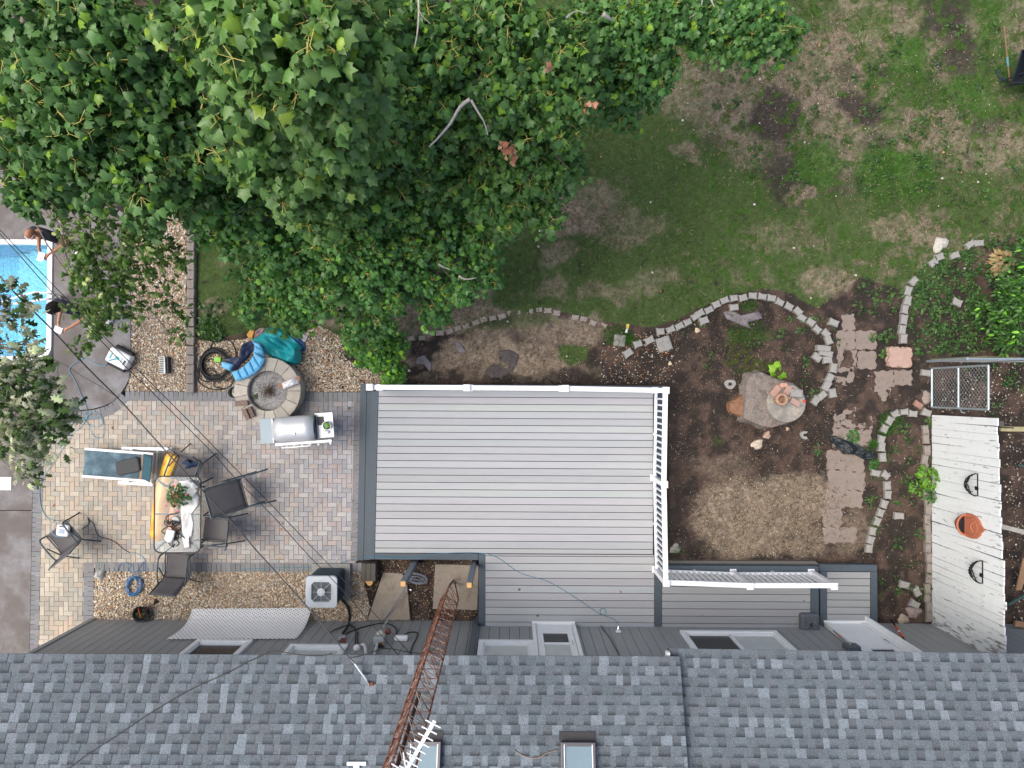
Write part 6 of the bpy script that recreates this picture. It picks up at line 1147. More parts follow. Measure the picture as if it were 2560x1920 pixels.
for x, y in outer: a = math.atan2(y - q.y, x - q.x); inner.append((q.x + .245 * math.cos(a), q.y + .245 * math.sin(a)))
m_ac = mat('pale_grey_panel', (.42, .46, .50), .4, var=.04); mb = MB(); vs = [(x, y, az - .07) for x, y in outer] + [(x, y, az) for x, y in outer] + [(x, y, az + .005) for x, y in inner] + [(x, y, az - .09) for x, y in inner]
mb.add(vs, [(r_ * n + i, r_ * n + (i + 1) % n, (r_ + 1) * n + (i + 1) % n, (r_ + 1) * n + i) for r_ in range(3) for i in range(n)]); mb.build('top_panel', m_ac, t)
MB().lathe([(.25, 0), (.001, .0)], (q.x, q.y, az - .16), 24).build('fan_well', mat('fan_well_metal', (.10, .10, .11), .5), t)  # dark grey metal disc closing the well below the blades
mb = MB()
for k in range(3):
    a0 = k * 2 * PI / 3; mb.grid(lambda u, v: (q.x + lerp(.06, .235, u) * math.cos(a0 + v * 1.7), q.y + lerp(.06, .235, u) * math.sin(a0 + v * 1.7), az - .12 + .05 * v), 6, 10)
mb.build('fan_blade', mat('fan_blade_grey', (.17, .16, .17), .35, .5), t, smooth=True)
mb = MB()
for k in range(8): a = k * PI / 4 + .0; mb.tube([(q.x + .07 * math.cos(a), q.y + .07 * math.sin(a), az + .012), (q.x + .25 * math.cos(a), q.y + .25 * math.sin(a), az + .004)], .004, 5)
for r_ in [.09 + .014 * k for k in range(12)]: mb.tube([(q.x + r_ * math.cos(a / 28 * 2 * PI), q.y + r_ * math.sin(a / 28 * 2 * PI), az + .006) for a in range(28)], .0012, 4, close=True)
mb.build('wire_grille', m_ac, t)
MB().lathe([(.075, 0), (.078, .012), (.06, .016), (.001, .017)], (q.x, q.y, az + .004), 24).build('hub_plate', m_ac, t)
mb = MB()
for x, y in ((-.03, .03), (.03, .03), (.03, -.03), (-.03, -.03)): mb.lathe([(.007, 0), (.001, .002)], (q.x + x, q.y + y, az + .021), 8)
mb.build('bolt', m_dark, t)
rod('refrigerant_line', [P(850, 1490, .3), P(856, 1500, .12), P(868, 1515, .06), P(874, 1540, .05), P(872, 1556, .05), W(872, 1560, .05), W(866, 1572, .04), W(857, 1583, .03)], .026, m_blackr, 'thick black insulated pipe from the air conditioner to the wall', 'pipe')
# ---------------------------------------------------------------- lattice panel
a, b = P(482, 1521, .02), P(779, 1519, .02); c, d = W(740, 1597, .04), W(414, 1598, .04)
def LP(u, v):
    p = a.lerp(b, u).lerp(d.lerp(c, u), v); bow = .22 * math.sin(PI * v) * (1 - .2 * u); return p + Vector((0, -bow * .55, -bow * .75)) if True else p
mb = MB(); Lx, Ly = 2.5, 1.15; sp = .084; w_ = .031
def strip(x0, y0, x1, y1, off):
    k = max(2, int(math.hypot(x1 - x0, y1 - y0) / .12)); dx, dy = x1 - x0, y1 - y0; l = math.hypot(dx, dy); nx_, ny_ = -dy / l * w_ / 2, dx / l * w_ / 2; vs = []
    for i in range(k + 1):
        t = i / k; x, y = x0 + dx * t, y0 + dy * t
        for s in (-1, 1):
            X, Y = min(max(x + s * nx_, 0), Lx), min(max(y + s * ny_, 0), Ly); vs.append(LP(X / Lx, Y / Ly) + Vector((0, .5, .86)) * off)
    mb.add(vs, [(2 * i, 2 * i + 1, 2 * i + 3, 2 * i + 2) for i in range(k)])
n = int((Lx + Ly) / sp)
for i in range(1, n):
    s_ = i * sp
    x0, y0 = (s_, 0) if s_ < Lx else (Lx, s_ - Lx); x1, y1 = (0, s_) if s_ < Ly else (s_ - Ly, Ly); strip(x0, y0, x1, y1, .006)
    x0, y0 = (Lx - s_, 0) if s_ < Lx else (0, s_ - Lx); x1, y1 = (Lx, s_) if s_ < Ly else (Lx - s_ + Ly, Ly); strip(x0, y0, x1, y1, .0)
o = mb.build('lattice_panel', mat('white_lattice', (.93, .93, .93), .45, var=.02), solid=.005); tag(o, 'white plastic lattice panel sagging against the house wall', 'lattice panel')
# ---------------------------------------------------------------- unfinished posts, planks, wire
m_cut = mat('fresh_cut_wood', (.62, .36, .13), .7, var=.12, scale=30)
for (x0, y0, x1, y1, lb) in ((1040, 1402, 1004, 1456, 'grey sleeved post with a cut wood top at the middle of the deck notch'), (1186, 1404, 1169, 1461, 'grey sleeved post with a cut wood top near the tower base')):
    p0 = P(x0, y0, 0); rt = math.hypot(x1 - 1277, y1 - 975) / math.hypot(x0 - 1277, y0 - 975); h = H * (1 - 1 / rt); t = thing('post', lb, 'post', p0, 'unfinished posts in the deck notch')
    MB().box((p0.x, p0.y, h / 2), (.105, .105, h)).build('sleeve', mat('slate_sleeve', (.13, .155, .18), .5, var=.08), t, bevel=.003); MB().box((p0.x, p0.y, h + .01), (.088, .088, .04)).build('post_core', m_cut, t)
t = thing('timber_block', 'short block of three dark old planks beside the tapering slab', 'timber', P(921, 1430, 0)); m_oldw = mat('old_dark_wood', (.085, .078, .068), .9, var=.3, stretch=(10, 1, 1), bump=.5)
for k, x in enumerate((909, 921, 933)): p = P(x, 1431, .3); MB().box((p.x, p.y, .15), (.095, .36, .30 + .004 * k)).build('plank', m_oldw, t, bevel=.006)
tag(MB().bprism([P(a_, b_, .2)[:2] for a_, b_ in [(912, 1452), (933, 1452), (931, 1460), (924, 1466), (917, 1461)]], 0, .2, .006).build('wood_offcut', m_cut), 'pointed offcut of fresh orange wood below the old planks', 'offcut')
coil('wire_coil', (1043, 1440), 22, 8, .006, mat('grey_wire', (.20, .23, .28), .5), 'loose coil of grey wire around the first unfinished post', 'wire', 9, .3, z=.03, hh=.12, asp=.45, ang=-10)
rod('grey_conduit', [P(1018, 1462, .35), P(1000, 1490, .2), P(980, 1520, .12), P(962, 1545, .08), W(956, 1556, .05)], .012, mat('grey_wire', (0, 0, 0)), 'grey cable running from the post to the wall meters', 'cable')
MB().lathe([(.012, 0), (.012, .08), (.025, .09), (.001, .1)], P(1029, 1473, 0), 10).build('tap_fitting', m_steel); tag(bpy.data.objects['tap_fitting'], 'small shiny tap fitting in the dirt beside the tapering slab', 'fitting')
# ---------------------------------------------------------------- wall equipment
def wbox(name, label, cat, px, py, d, m, parent=None, **k):
    p = W(px, py, d[1] / 2); o = MB().box(p, d).build(name, m, parent, **k)
    if label: tag(o, label, cat)
    return o
m_utl = mat('utility_grey', (.34, .37, .38), .45, var=.06)
t = thing('wall_socket', 'outdoor socket box with red and black leads right of the lattice', 'socket', W(856, 1595)); wbox('socket_box', None, None, 856, 1594, (.12, .06, .10), m_utl, t); wbox('leads', None, None, 858, 1601, (.10, .09, .02), mat('dark_red_lead', (.14, .03, .03), .6), t)
p = W(893, 1619, .03); t = thing('vent_hood', 'round white vent hood with an elbow pipe on the house wall', 'vent', p); MB().lathe([(.065, 0), (.07, .03), (.05, .06), (.001, .07)], p, 20).build('hood', m_white, t, smooth=True); MB().tube(curve_pts([W(903, 1613, .05), W(908, 1611, .10), W(913, 1618, .10), W(915, 1634, .06)], 4), .028, 10).build('elbow_pipe', mat('off_white_pipe', (.62, .60, .60), .5), t, smooth=True)
t = thing('gas_meter', 'pale blue gas meter with a cream regulator and red valve on the wall', 'gas meter', W(950, 1598)); wbox('meter_body', None, None, 949, 1600, (.21, .16, .18), m_utl, t, bevel=.02)
p = W(952, 1584, .10); MB().lathe([(.07, 0), (.08, .04), (.06, .09), (.001, .10)], p, 18).build('regulator', mat('cream_metal', (.50, .48, .40), .5), t, smooth=True)
p = W(971, 1577, .12); MB().lathe([(.05, 0), (.062, .04), (.05, .08), (.001, .09)], p, 16).build('red_valve', mat('dull_red', (.20, .04, .035), .6), t, smooth=True); MB().tube([W(959, 1566, .1), W(968, 1552, .14)], .012, 8).build('pipe', mat('off_white_pipe', (0, 0, 0)), t)
wbox('bracket', None, None, 953, 1613, (.10, .08, .07), m_dark, t); MB().tube([W(943, 1611, .06), W(936, 1634, .06)], .024, 8).build('conduit', mat('off_white_pipe', (0, 0, 0)), t); MB().tube([W(955, 1606, .09), W(960, 1612, .09)], .016, 8).build('brass_union', mat('brass', (.45, .30, .08), .4, .7), t)
wbox('junction_box', 'rounded white junction box right of the gas meter', 'junction box', 1003, 1595, (.26, .10, .12), m_white, bevel=.03)
wbox('junction_box', 'small blue grey box beside the rusty tower on the wall', 'junction box', 1067, 1610, (.12, .07, .12), mat('blue_grey_box', (.20, .26, .29), .5), bevel=.01)
p = W(1546, 1578, .03); t = thing('wall_tap', 'small white wall outlet with the blue hose attached right of the door', 'tap', p); wbox('plate', None, None, 1546, 1578, (.10, .03, .07), m_white, t); MB().tube([W(1545, 1574, .04), W(1546, 1566, .10), W(1546, 1562, .12)], .014, 8).build('spout', m_steel, t)
for pts, r_, lb in (([(823, 1583), (835, 1575), (848, 1570), (862, 1565), (872, 1563), (882, 1566), (889, 1576), (888, 1600), (888, 1610)], .011, 'black cable looping over the wall to the round vent'), ([(895, 1610), (893, 1595), (895, 1580)], .011, 'short black cable stub above the round vent'), ([(846, 1603), (852, 1600), (870, 1582), (900, 1570), (930, 1562), (956, 1558), (980, 1563), (992, 1575), (990, 1586)], .012, 'long grey cable arching from the socket to the gas meter'), ([(1012, 1586), (1022, 1581), (1034, 1580), (1044, 1583), (1040, 1598), (1032, 1612), (1026, 1632)], .012, 'black cable leaving the white junction box to the eave'), ([(1506, 1556), (1502, 1563), (1510, 1576), (1523, 1592), (1533, 1610), (1541, 1624), (1548, 1638)], .008, 'thin black cable running down the wall right of the deck door')):
    rod('wall_cable', [W(x, y, .02) for x, y in pts], r_, m_blackr, lb, 'cable')
# ---------------------------------------------------------------- tower
m_rust = mat('rusty_steel', (.17, .055, .03), .8, .2, var=.3, scale=12, col2=(.30, .20, .14), lo=.5, hi=.65, fine=.2); m_zinc = mat('zinc_rod', (.42, .36, .31), .5, .4, var=.25, scale=10)
t = thing('antenna_tower', 'rusty three legged lattice antenna tower rising past the eave', 'tower', (-1.22, -4.03, 0)); TL = [(-1.375, -4.12), (-1.03, -4.12), (-1.21, -3.83)]; cxy = (-1.205, -4.02)
for x, y in TL: MB().tube([(lerp(cxy[0], x, .12), lerp(cxy[1], y, .12), .03), (x, y, .95), (x, y, 8.6)], [.014] * 3, 8).build('leg', m_rust, t, smooth=True)
mb = MB(); mz = MB(); z = .95; k = 0
while z < 8.5:
    for i in range(3):
        A_ = TL[i]; B_ = TL[(i + 1) % 3]; mb.tube([(*A_, z), (*B_, z)], .007, 5)
        (mz if i == 0 or z > 4.5 and i == 1 else mb).tube([(*(A_ if k % 2 or i == 0 else B_), z), (*(B_ if k % 2 or i == 0 else A_), z + .335)], .0065, 5)
    z += .335; k += 1
mb.build('cross_rungs', m_rust, t); mz.build('diagonal_rods', m_zinc, t)
MB().tube([(cxy[0], cxy[1], 5.3), (cxy[0], cxy[1], 9.3)], .025, 8).build('mast', mat('dark_rust', (.06, .02, .014), .8), t)
t = thing('television_antenna', 'white yagi television antenna with short cross elements over the roof', 'antenna', (-1.2, -4.0, 7.8)); bz = 7.8; A_ = P(1087, 1800, bz); B_ = P(960, 2022, bz); MB().bar(A_, B_, .034, .03).build('boom', m_white, t); dr_ = (B_ - A_).normalized(); L = (B_ - A_).length; el = P(1255 / 5.184 + 860, 1600 + 1135 / 5.184, bz) - P(860 + 1062 / 5.184, 1600 + 1035 / 5.184, bz)
for i in range(12):
    c = A_ + dr_ * (.03 + .072 * i); e = el * (1 if i < 9 else 1.5) / 2; MB().bar(c - e + Vector((0, 0, .02)), c + e + Vector((0, 0, .02)), .011, .011).build('element', m_white, t)
for p_, q_ in (((1008, 1881), (1015, 1925)), ((979, 1909), (1005, 1925))): MB().bar(P(*p_, bz - .2), P(*q_, bz - .2), .012, .012).build('element', m_white, t)
t = thing('roof_bracket', 'white perforated T bracket lying on the shingles at the bottom edge', 'bracket', R1(891, 1915)); a_, b_ = R1(867, 1909, .03), R1(915, 1909, .03); MB().bar(a_, b_, .055, .01).build('bracket_bar', m_white, t); MB().bar(R1(891, 1912, .03), R1(891, 1965, .03), .09, .01).build('bracket_stem', m_white, t)
mb = MB()
for x in (870, 876, 905, 911): mb.lathe([(.007, 0), (.001, .001)], R1(x, 1907, .037), 8)
mb.build('hole', m_dark, t)
# ---------------------------------------------------------------- overhead wires
m_wire = mat('dark_wire', (.03, .028, .027), .5, var=.1)
def wirez(pts, z0, z1): n = len(pts) - 1; return [P(x, y, z0 + (z1 - z0) * i / n) for i, (x, y) in enumerate(pts)]
e = R1(924, 1710, .03)
rod('overhead_wire', wirez([(-200, 440), (0, 691), (86, 780), (132, 826), (218, 919), (304, 1005), (375, 1084), (476, 1195), (541, 1263), (603, 1331), (638, 1373), (680, 1419), (774, 1524), (873, 1642)], 6.3, 4.25) + [R1(886, 1659, .15), e], .0095, mat('twisted_cable', (.10, .095, .09), .4, .3, var=.5, scale=2.5), 'thick twisted overhead cable ending on the roof', 'wire', sm=3)
rod('service_pole', [R1(870, 1637, .25), R1(924, 1711, .0)], .012, m_white, 'thin white strut fixed to the shingles where the cable lands', 'strut', sm=0)
boxthing('strut_foot', 'small dark foot plate on the shingles at the strut end', 'foot plate', R1(928, 1710, .01), (.07, .06, .02), 0, mat('rusty_steel', (0, 0, 0)), bevel=.004)
rod('overhead_wire', wirez([(-200, 385), (0, 585), (131, 731), (239, 838), (326, 929), (380, 980), (531, 1132), (585, 1192), (680, 1288), (778, 1396), (854, 1473), (996, 1638)], 5.6, 2.75), .0065, m_wire, 'thin dark overhead wire, middle one of the three crossing the patio', 'wire', sm=3)
rod('overhead_wire', wirez([(-200, 360), (0, 575), (150, 730), (248, 830), (397, 977), (499, 1080), (576, 1159), (680, 1264), (778, 1366), (870, 1462), (1030, 1638)], 5.6, 2.75), .006, m_wire, 'thin dark overhead wire nearest the grill and fire pit', 'wire', sm=3)
rod('roof_cable', [R1(x, y, .012) for x, y in [(830, 1634), (790, 1640), (730, 1634), (690, 1628), (670, 1632), (620, 1655), (560, 1686), (480, 1722), (380, 1780), (290, 1840), (220, 1885), (160, 1930)]], .008, m_wire, 'thin black cable lying across the shingles to the bottom left', 'cable', sm=4)
rod('roof_cable', [R1(x, y, .02) for x, y in [(870, 1646), (900, 1640), (940, 1627)]] + [W(x, y, .5) for x, y in [(960, 1621), (990, 1624), (1020, 1630)]] + [R1(1060, 1634, .03), R1(1100, 1626, .05)], .008, m_wire, 'black cable sagging along the eave above the gas meter', 'cable', sm=4)
rod('fallen_twig', [R1(x, y, .015) for x, y in [(1285, 1876), (1305, 1888), (1330, 1895), (1348, 1894), (1365, 1884), (1392, 1875)]], .007, mat('dry_twig', (.30, .22, .16), .9), 'curved dry twig lying on the roof left of the skylight', 'twig')
# ---------------------------------------------------------------- landing items
z_ = .42; c = P(2026, 1561, z_); t = thing('umbrella_base', 'square grey umbrella base with a central socket on the landing', 'umbrella base', (c.x, c.y, ZD)); m_ub = mat('charcoal_plastic', (.09, .10, .115), .55, var=.08)
MB().box((c.x, c.y + .02, ZD + .08), (.39, .39, .155)).build('base_body', m_ub, t, bevel=.05)
mb = MB()
for s in (-1, 1): mb.bar((c.x - .1, c.y + .02 - s * .1, ZD + .162), (c.x + .1, c.y + .02 + s * .1, ZD + .162), .03, .02)
mb.build('cross_rib', mat('charcoal_rib', (.12, .13, .145), .5), t); MB().lathe([(.035, 0), (.035, .03), (.022, .03), (.02, .01), (.001, .01)], (c.x + .01, c.y + .0, ZD + .155), 16).build('socket', m_blackr, t); MB().tube([(c.x + .03, c.y, ZD + .18), (c.x + .09, c.y + .07, ZD + .2)], .008, 6).build('pin', m_steel, t)
t = thing('skimmer_pole', 'long handled tool with a grey square head leaning beside the white door', 'tool', P(2070, 1563, ZS)); a_ = P(2069, 1563, ZS + .02); b_ = W(2122, 1612, .12); MB().tube([a_, b_], .012, 8).build('pole', mat('tool_grey', (.16, .16, .17), .5), t); MB().tube([a_.lerp(b_, .55), a_.lerp(b_, .62)], .016, 8).build('orange_collar', mat('orange_red_plastic', (.65, .10, .02), .5), t)
MB().box(b_ + Vector((.02, -.02, .06)), (.26, .10, .22)).build('head', m_ub, t, bevel=.02); MB().lathe([(.04, 0), (.03, .03), (.001, .035)], b_ + Vector((.02, .03, .06)), 12).build('joint', m_steel, t)
t = thing('digging_bar', 'black tool with an orange grip leaning on the wall right of the door', 'tool', P(2233, 1555, 0)); a_ = P(2228, 1549, .02); b_ = W(2272, 1616, .03); MB().tube([a_, b_], .018, 8).build('shaft', m_blackr, t); MB().tube([a_.lerp(b_, .28), a_.lerp(b_, .70)], .023, 8).build('orange_grip', mat('orange_red_plastic', (0, 0, 0)), t); MB().tube([a_.lerp(b_, .46), a_.lerp(b_, .51)], .024, 8).build('pale_band', m_white, t)
# ---------------------------------------------------------------- white plank fence
xf = P(2328, 1300, 0).x; ya = P(2328, 1036, .0).y; yb = P(2330, 1590, .0).y; t = thing('plank_fence', 'peeling white plank fence leaning out beside the garden bed', 'fence', (xf, (ya + yb) / 2, 0))
mp = mat('peeling_white_paint', (.74, .77, .775), .6, var=.05); tr_ = mp.node_tree; N = tr_.nodes; Lk = tr_.links; b0 = N['Principled BSDF']; tc = N.new('ShaderNodeTexCoord'); mpg = N.new('ShaderNodeMapping'); mpg.inputs['Scale'].default_value = (1, 7, 1.1); nz = N.new('ShaderNodeTexNoise'); nz.inputs['Scale'].default_value = 2.6; nz.inputs['Detail'].default_value = 8; nz.inputs['Roughness'].default_value = .68
Lk.new(tc.outputs['Object'], mpg.inputs[0]); Lk.new(mpg.outputs[0], nz.inputs['Vector']); sx = N.new('ShaderNodeSeparateXYZ'); Lk.new(tc.outputs['Object'], sx.inputs[0]); g1 = N.new('ShaderNodeMapRange'); g1.inputs[1].default_value = -1.5; g1.inputs[2].default_value = -2.5; g1.inputs[3].default_value = 0; g1.inputs[4].default_value = .19; Lk.new(sx.outputs['Y'], g1.inputs[0])
g2 = N.new('ShaderNodeMapRange'); g2.inputs[1].default_value = 1.6; g2.inputs[2].default_value = 2.1; g2.inputs[3].default_value = 0; g2.inputs[4].default_value = .05; Lk.new(sx.outputs['Z'], g2.inputs[0])
ad = N.new('ShaderNodeMath'); Lk.new(nz.outputs[0], ad.inputs[0]); Lk.new(g1.outputs[0], ad.inputs[1]); ad2 = N.new('ShaderNodeMath'); Lk.new(ad.outputs[0], ad2.inputs[0]); Lk.new(g2.outputs[0], ad2.inputs[1]); cr = N.new('ShaderNodeMapRange'); cr.inputs[1].default_value = .605; cr.inputs[2].default_value = .65; Lk.new(ad2.outputs[0], cr.inputs[0])
mx = N.new('ShaderNodeMix'); mx.data_type = 'RGBA'; old = b0.inputs['Base Color'].links[0].from_socket; Lk.new(cr.outputs[0], mx.inputs[0]); Lk.new(old, mx.inputs[6]); mx.inputs[7].default_value = (.25, .24, .21, 1); Lk.new(mx.outputs[2], b0.inputs['Base Color'])
mb = MB(); y = ya; i = 0; rr = random.Random(6); pls = []
while y > yb - .1:
    w_ = .149; h = lerp(1.97, 2.2, (ya - y) / (ya - yb)) + rr.uniform(-.02, .02) + (.05 if i in (17, 18, 22) else 0); g_ = .004 if rr.random() < .8 else .010
    z0_ = .04 if y > yb + .12 else .25
    mb.box((xf + rr.uniform(-.004, .004), y - w_ / 2, (z0_ + h) / 2), (.022, w_ - g_, h - z0_), M=Matrix.Rotation(rr.uniform(-.012, .012), 3, 'X')); y -= w_; i += 1
mb.build('planks', mp, t)
mb = MB(); 
for z in (.35, 1.6): mb.box((xf + .045, (ya + yb) / 2, z), (.06, ya - yb, .10))
mb.build('rail', m_oldw, t); mb = MB()
for y in (ya - .1, (ya + yb) / 2, yb + .2): MB().box((xf + .12, y, .95), (.09, .09, 1.9)).build('post', m_oldw, t)
a_, b_ = P(2352, 1562, .02), P(2515, 1634, 1.7)
tag(MB().bar(P(2350, 1560, .03) + Vector((-.0, 0, 0)), Vector((xf - .06, yb - .02, 2.0)), .16, .02).build('loose_board', mat('clean_white_board', (.70, .71, .70), .6, var=.06)), 'clean white board standing at the house end of the peeling fence', 'board')
# wall planter
yy = P(2412, 1313, 1.2).y; t = thing('wall_planter', 'terracotta half round wall planter hanging on the white fence', 'planter', (xf - .02, yy, 1.1)); xw = xf - .015; m_t2 = mat('orange_terracotta', (.42, .14, .075), .75, var=.12, scale=8, fine=.1)
mb = MB(); n = 14; prof = [(.03, .88), (.10, .93), (.17, 1.05), (.195, 1.14), (.21, 1.15), (.21, 1.17), (.175, 1.17), (.165, 1.08)]
vs = [(xw - r_ * math.sin(k / n * PI), yy + 1.05 * r_ * math.cos(k / n * PI), z) for r_, z in prof for k in range(n + 1)]; mb.add(vs, [(j * (n + 1) + i, j * (n + 1) + i + 1, (j + 1) * (n + 1) + i + 1, (j + 1) * (n + 1) + i) for j in range(len(prof) - 1) for i in range(n)]); mb.build('bowl', m_t2, t, smooth=True)
MB().add([(xw - .168 * math.sin(k / n * PI), yy + .175 * math.cos(k / n * PI), 1.12) for k in range(n + 1)], [tuple(range(n + 1))]).build('potting_soil', mat('wet_soil', (.012, .012, .014), .9, var=.6, scale=40, bump=1.), t)
bp_ = [(-.22, 1.14), (.22, 1.14), (.23, 1.3), (.20, 1.45), (.12, 1.55), (.07, 1.57), (0, 1.66), (-.07, 1.57), (-.12, 1.55), (-.20, 1.45), (-.23, 1.3)]
mb = MB(); k = len(bp_); mb.add([(xw, yy + a_, z) for a_, z in bp_] + [(xw - .035, yy + a_ * .96, z) for a_, z in bp_], [tuple(range(k)), tuple(range(k, 2 * k))[::-1]] + [(i, (i + 1) % k, k + (i + 1) % k, k + i) for i in range(k)]); mb.build('back_plate', m_t2, t, bevel=.008)
mb = MB(); mb.tube(curve_pts([(xw - .04, yy + .1, 1.40), (xw - .06, yy + .03, 1.36), (xw - .06, yy - .03, 1.36), (xw - .04, yy - .1, 1.40)], 4), .014, 6); mb.tube(curve_pts([(xw - .04, yy + .14, 1.2), (xw - .045, yy + .16, 1.4), (xw - .04, yy, 1.50), (xw - .045, yy - .16, 1.4), (xw - .04, yy - .14, 1.2)], 4), .010, 6); mb.build('relief', m_t2, t, smooth=True)
m_iron = mat('black_iron', (.012, .012, .014), .5, .3)
for (px, py, lb) in ((2442, 1212, 'black iron half round basket higher on the white fence, nearer the gate'), (2454, 1430, 'black iron half round basket on the white fence, nearer the house')):
    zt_ = H - (xf - .01) * F / (px - 1277); yy = P(px, py, zt_).y; t = thing('wire_basket', lb, 'basket', (xf, yy, zt_ - .2), 'iron wall baskets on the fence'); R_ = .215; x0 = xf - .018
    MB().tube([(x0 - R_ * math.sin(k / 14 * PI), yy + R_ * math.cos(k / 14 * PI), zt_) for k in range(15)] , .012, 6, close=True).build('rim', m_iron, t)
    mb = MB()
    for k in range(1, 10): a_ = k / 10 * PI; mb.tube(curve_pts([(x0 - R_ * math.sin(a_), yy + R_ * math.cos(a_), zt_), (x0 - R_ * .85 * math.sin(a_) - .01, yy + R_ * .8 * math.cos(a_), zt_ - .10), (x0 - .02 - .08 * math.sin(a_), yy + .02 * math.cos(a_), zt_ - .22)], 3), .010, 5)
    mb.build('rib', m_iron, t); MB().tube([(x0 - .13 * math.sin(k / 10 * PI), yy + .15 * math.cos(k / 10 * PI), zt_ - .14) for k in range(11)], .006, 5).build('middle_ring', m_iron, t); MB().box((x0, yy - .07, zt_ - .03), (.012, .07, .09)).build('hook_plate', m_iron, t)
# ---------------------------------------------------------------- chain link gate and fence
m_galv = mat('galvanised_tube', (.40, .47, .50), .4, .5, var=.1); m_mesh = mat('chain_mesh', (.34, .35, .34), .5, .4)
gx_ = P(2331, 960, .1).x; y0 = P(2331, 1018, .08).y; y1 = P(2331, 921, .08).y; zt_ = 1.78; t = thing('chain_link_gate', 'galvanised chain link gate with a middle bar above the white fence', 'gate', (gx_, (y0 + y1) / 2, 0))
for z in (.08, .93, zt_): MB().tube([(gx_, y0, z), (gx_, y1, z)], .021, 8).build('crossbar', m_galv, t)
for y in (y0, y1): MB().tube([(gx_, y, .08), (gx_, y, zt_)], .021, 8).build('stile', m_galv, t)
def chainmesh(p0, u, v, Lu, Lv, sp=.075, r=.0028):
    mb = MB(); k = 0; d = sp
    while d < Lu + Lv:
        q0 = (min(d, Lu), max(0, d - Lu)); q1 = (max(0, d - Lv), min(d, Lv)); mb.tube([p0 + u * q0[0] + v * q0[1], p0 + u * q1[0] + v * q1[1]], r, 3)
        mb.tube([p0 + u * (Lu - q0[0]) + v * q0[1], p0 + u * (Lu - q1[0]) + v * q1[1]], r, 3); d += sp * 1.25
    return mb
chainmesh(Vector((gx_, y0, .08)), Vector((0, 1, 0)), Vector((0, 0, 1)), y1 - y0, zt_ - .08).build('wire_mesh', m_mesh, t)
MB().tube([(gx_, y0 - .02, 1.0), (gx_ - .02, y0 - .07, 1.05), (gx_ + .02, y0 - .09, 1.1)], .01, 6).build('latch', m_galv, t)
yf = P(2400, 897, 1.2).y; fx0 = gx_ - .05; t = thing('chain_link_fence', 'chain link fence seen edge on running off the right of the photo', 'fence', (fx0 + 1.5, yf, 0))
for x in (fx0, fx0 + 1.15, fx0 + 3.4): MB().tube([(x, yf, 0), (x, yf, 1.28)], .03, 8).build('post', m_galv, t)
MB().tube([(fx0, yf, 1.22), (fx0 + 1.15, yf, 1.24), (fx0 + 3.6, yf - .1, 1.24)], .021, 8).build('top_rail', m_galv, t); chainmesh(Vector((fx0, yf - .01, .05)), Vector((1, 0, 0)), Vector((0, 0, 1)), 3.5, 1.15).build('wire_mesh', m_mesh, t)
MB().tube([(fx0 + .05, yf + .03, .04), (fx0 + 1.2, yf + .10, .06), (fx0 + 3.5, yf + .02, .05)], .025, 6).build('bottom_board', mat('mossy_wood', (.17, .16, .08), .9, var=.3), t)
# ---------------------------------------------------------------- behind the fence
def plank2(name, label, p0, p1, z0, z1, w_, h_, m): return tag(MB().bar(P(*p0, z0), P(*p1, z1), w_, h_).build(name, m, bevel=.004), label, 'board')
m_moss = mat('mossy_pale_wood', (.34, .30, .16), .9, var=.3, scale=9, fine=.2); m_gb = mat('grey_board', (.34, .32, .29), .9, var=.25, scale=9)
plank2('timber_rail', 'mossy yellowish rail sticking out behind the fence top end', (2500, 1072), (2620, 1074), 1.5, 1.5, .09, .05, m_moss); rod('iron_rod', [P(2470, 1067, 1.6), P(2535, 1070, 1.6)], .010, m_blackr, 'black rod laid over the mossy rail at the fence top', 'rod')
plank2('timber_rail', 'pale grey rail behind the middle of the fence', (2503, 1316), (2620, 1345), 1.0, 1.0, .09, .05, m_gb)
plank2('timber_rail', 'tan board leaning in the dark yard at the lower right edge', (2565, 1395), (2546, 1475), .5, .3, .12, .03, mat('tan_board', (.28, .17, .10), .9, var=.2)); plank2('timber_rail', 'brown board lying flat near the bottom right corner', (2536, 1558), (2620, 1570), .3, .3, .12, .06, mat('tan_board', (0, 0, 0))); plank2('timber_rail', 'yellowish board crossing near the bottom right corner', (2536, 1585), (2620, 1625), .35, .3, .07, .04, m_moss); plank2('timber_rail', 'dark green board beside the tan one at the right edge', (2520, 1512), (2580, 1478), .3, .3, .05, .04, mat('dark_green', (.04, .09, .08), .6)); plank2('timber_rail', 'short bluish stick in the speckled soil behind the fence', (2545, 1163), (2580, 1168), .1, .1, .04, .03, mat('dark_green', (0, 0, 0)))
plank2('timber_rail', 'slate grey board at the very bottom right behind the fence', (2538, 1620), (2620, 1622), .25, .25, .35, .05, m_trim)
# ---------------------------------------------------------------- wheelbarrow and rake
t = thing('wheelbarrow', 'black wheelbarrow tub at the right edge of the lawn', 'wheelbarrow', P(2560, 175, 0)); q = [P(*a) for a in ((2555, 125, .6), (2620, 130, .6), (2640, 205, .6), (2528, 208, .6))]; q2 = [P(*a) for a in ((2570, 145, .25), (2610, 148, .25), (2615, 190, .25), (2556, 192, .25))]
MB().add(q + q2, [(4, 5, 6, 7), (0, 1, 5, 4), (1, 2, 6, 5), (2, 3, 7, 6), (3, 0, 4, 7)]).build('tub', mat('black_tub', (.015, .02, .024), .5), t, solid=.01); MB().tube(q, .015, 6, close=True).build('rim', m_fd, t)
for s in (0, 1): MB().tube([P(2500 + 10 * s, 205 + 12 * s, .45), P(2640, 150 + 40 * s, .3)], .016, 6).build('handle', m_fd, t)
w0 = P(2650, 170, .2); MB().lathe([(.08, -.04), (.19, -.03), (.19, .03), (.08, .04)], w0, 16).build('wheel', m_blackr, t)
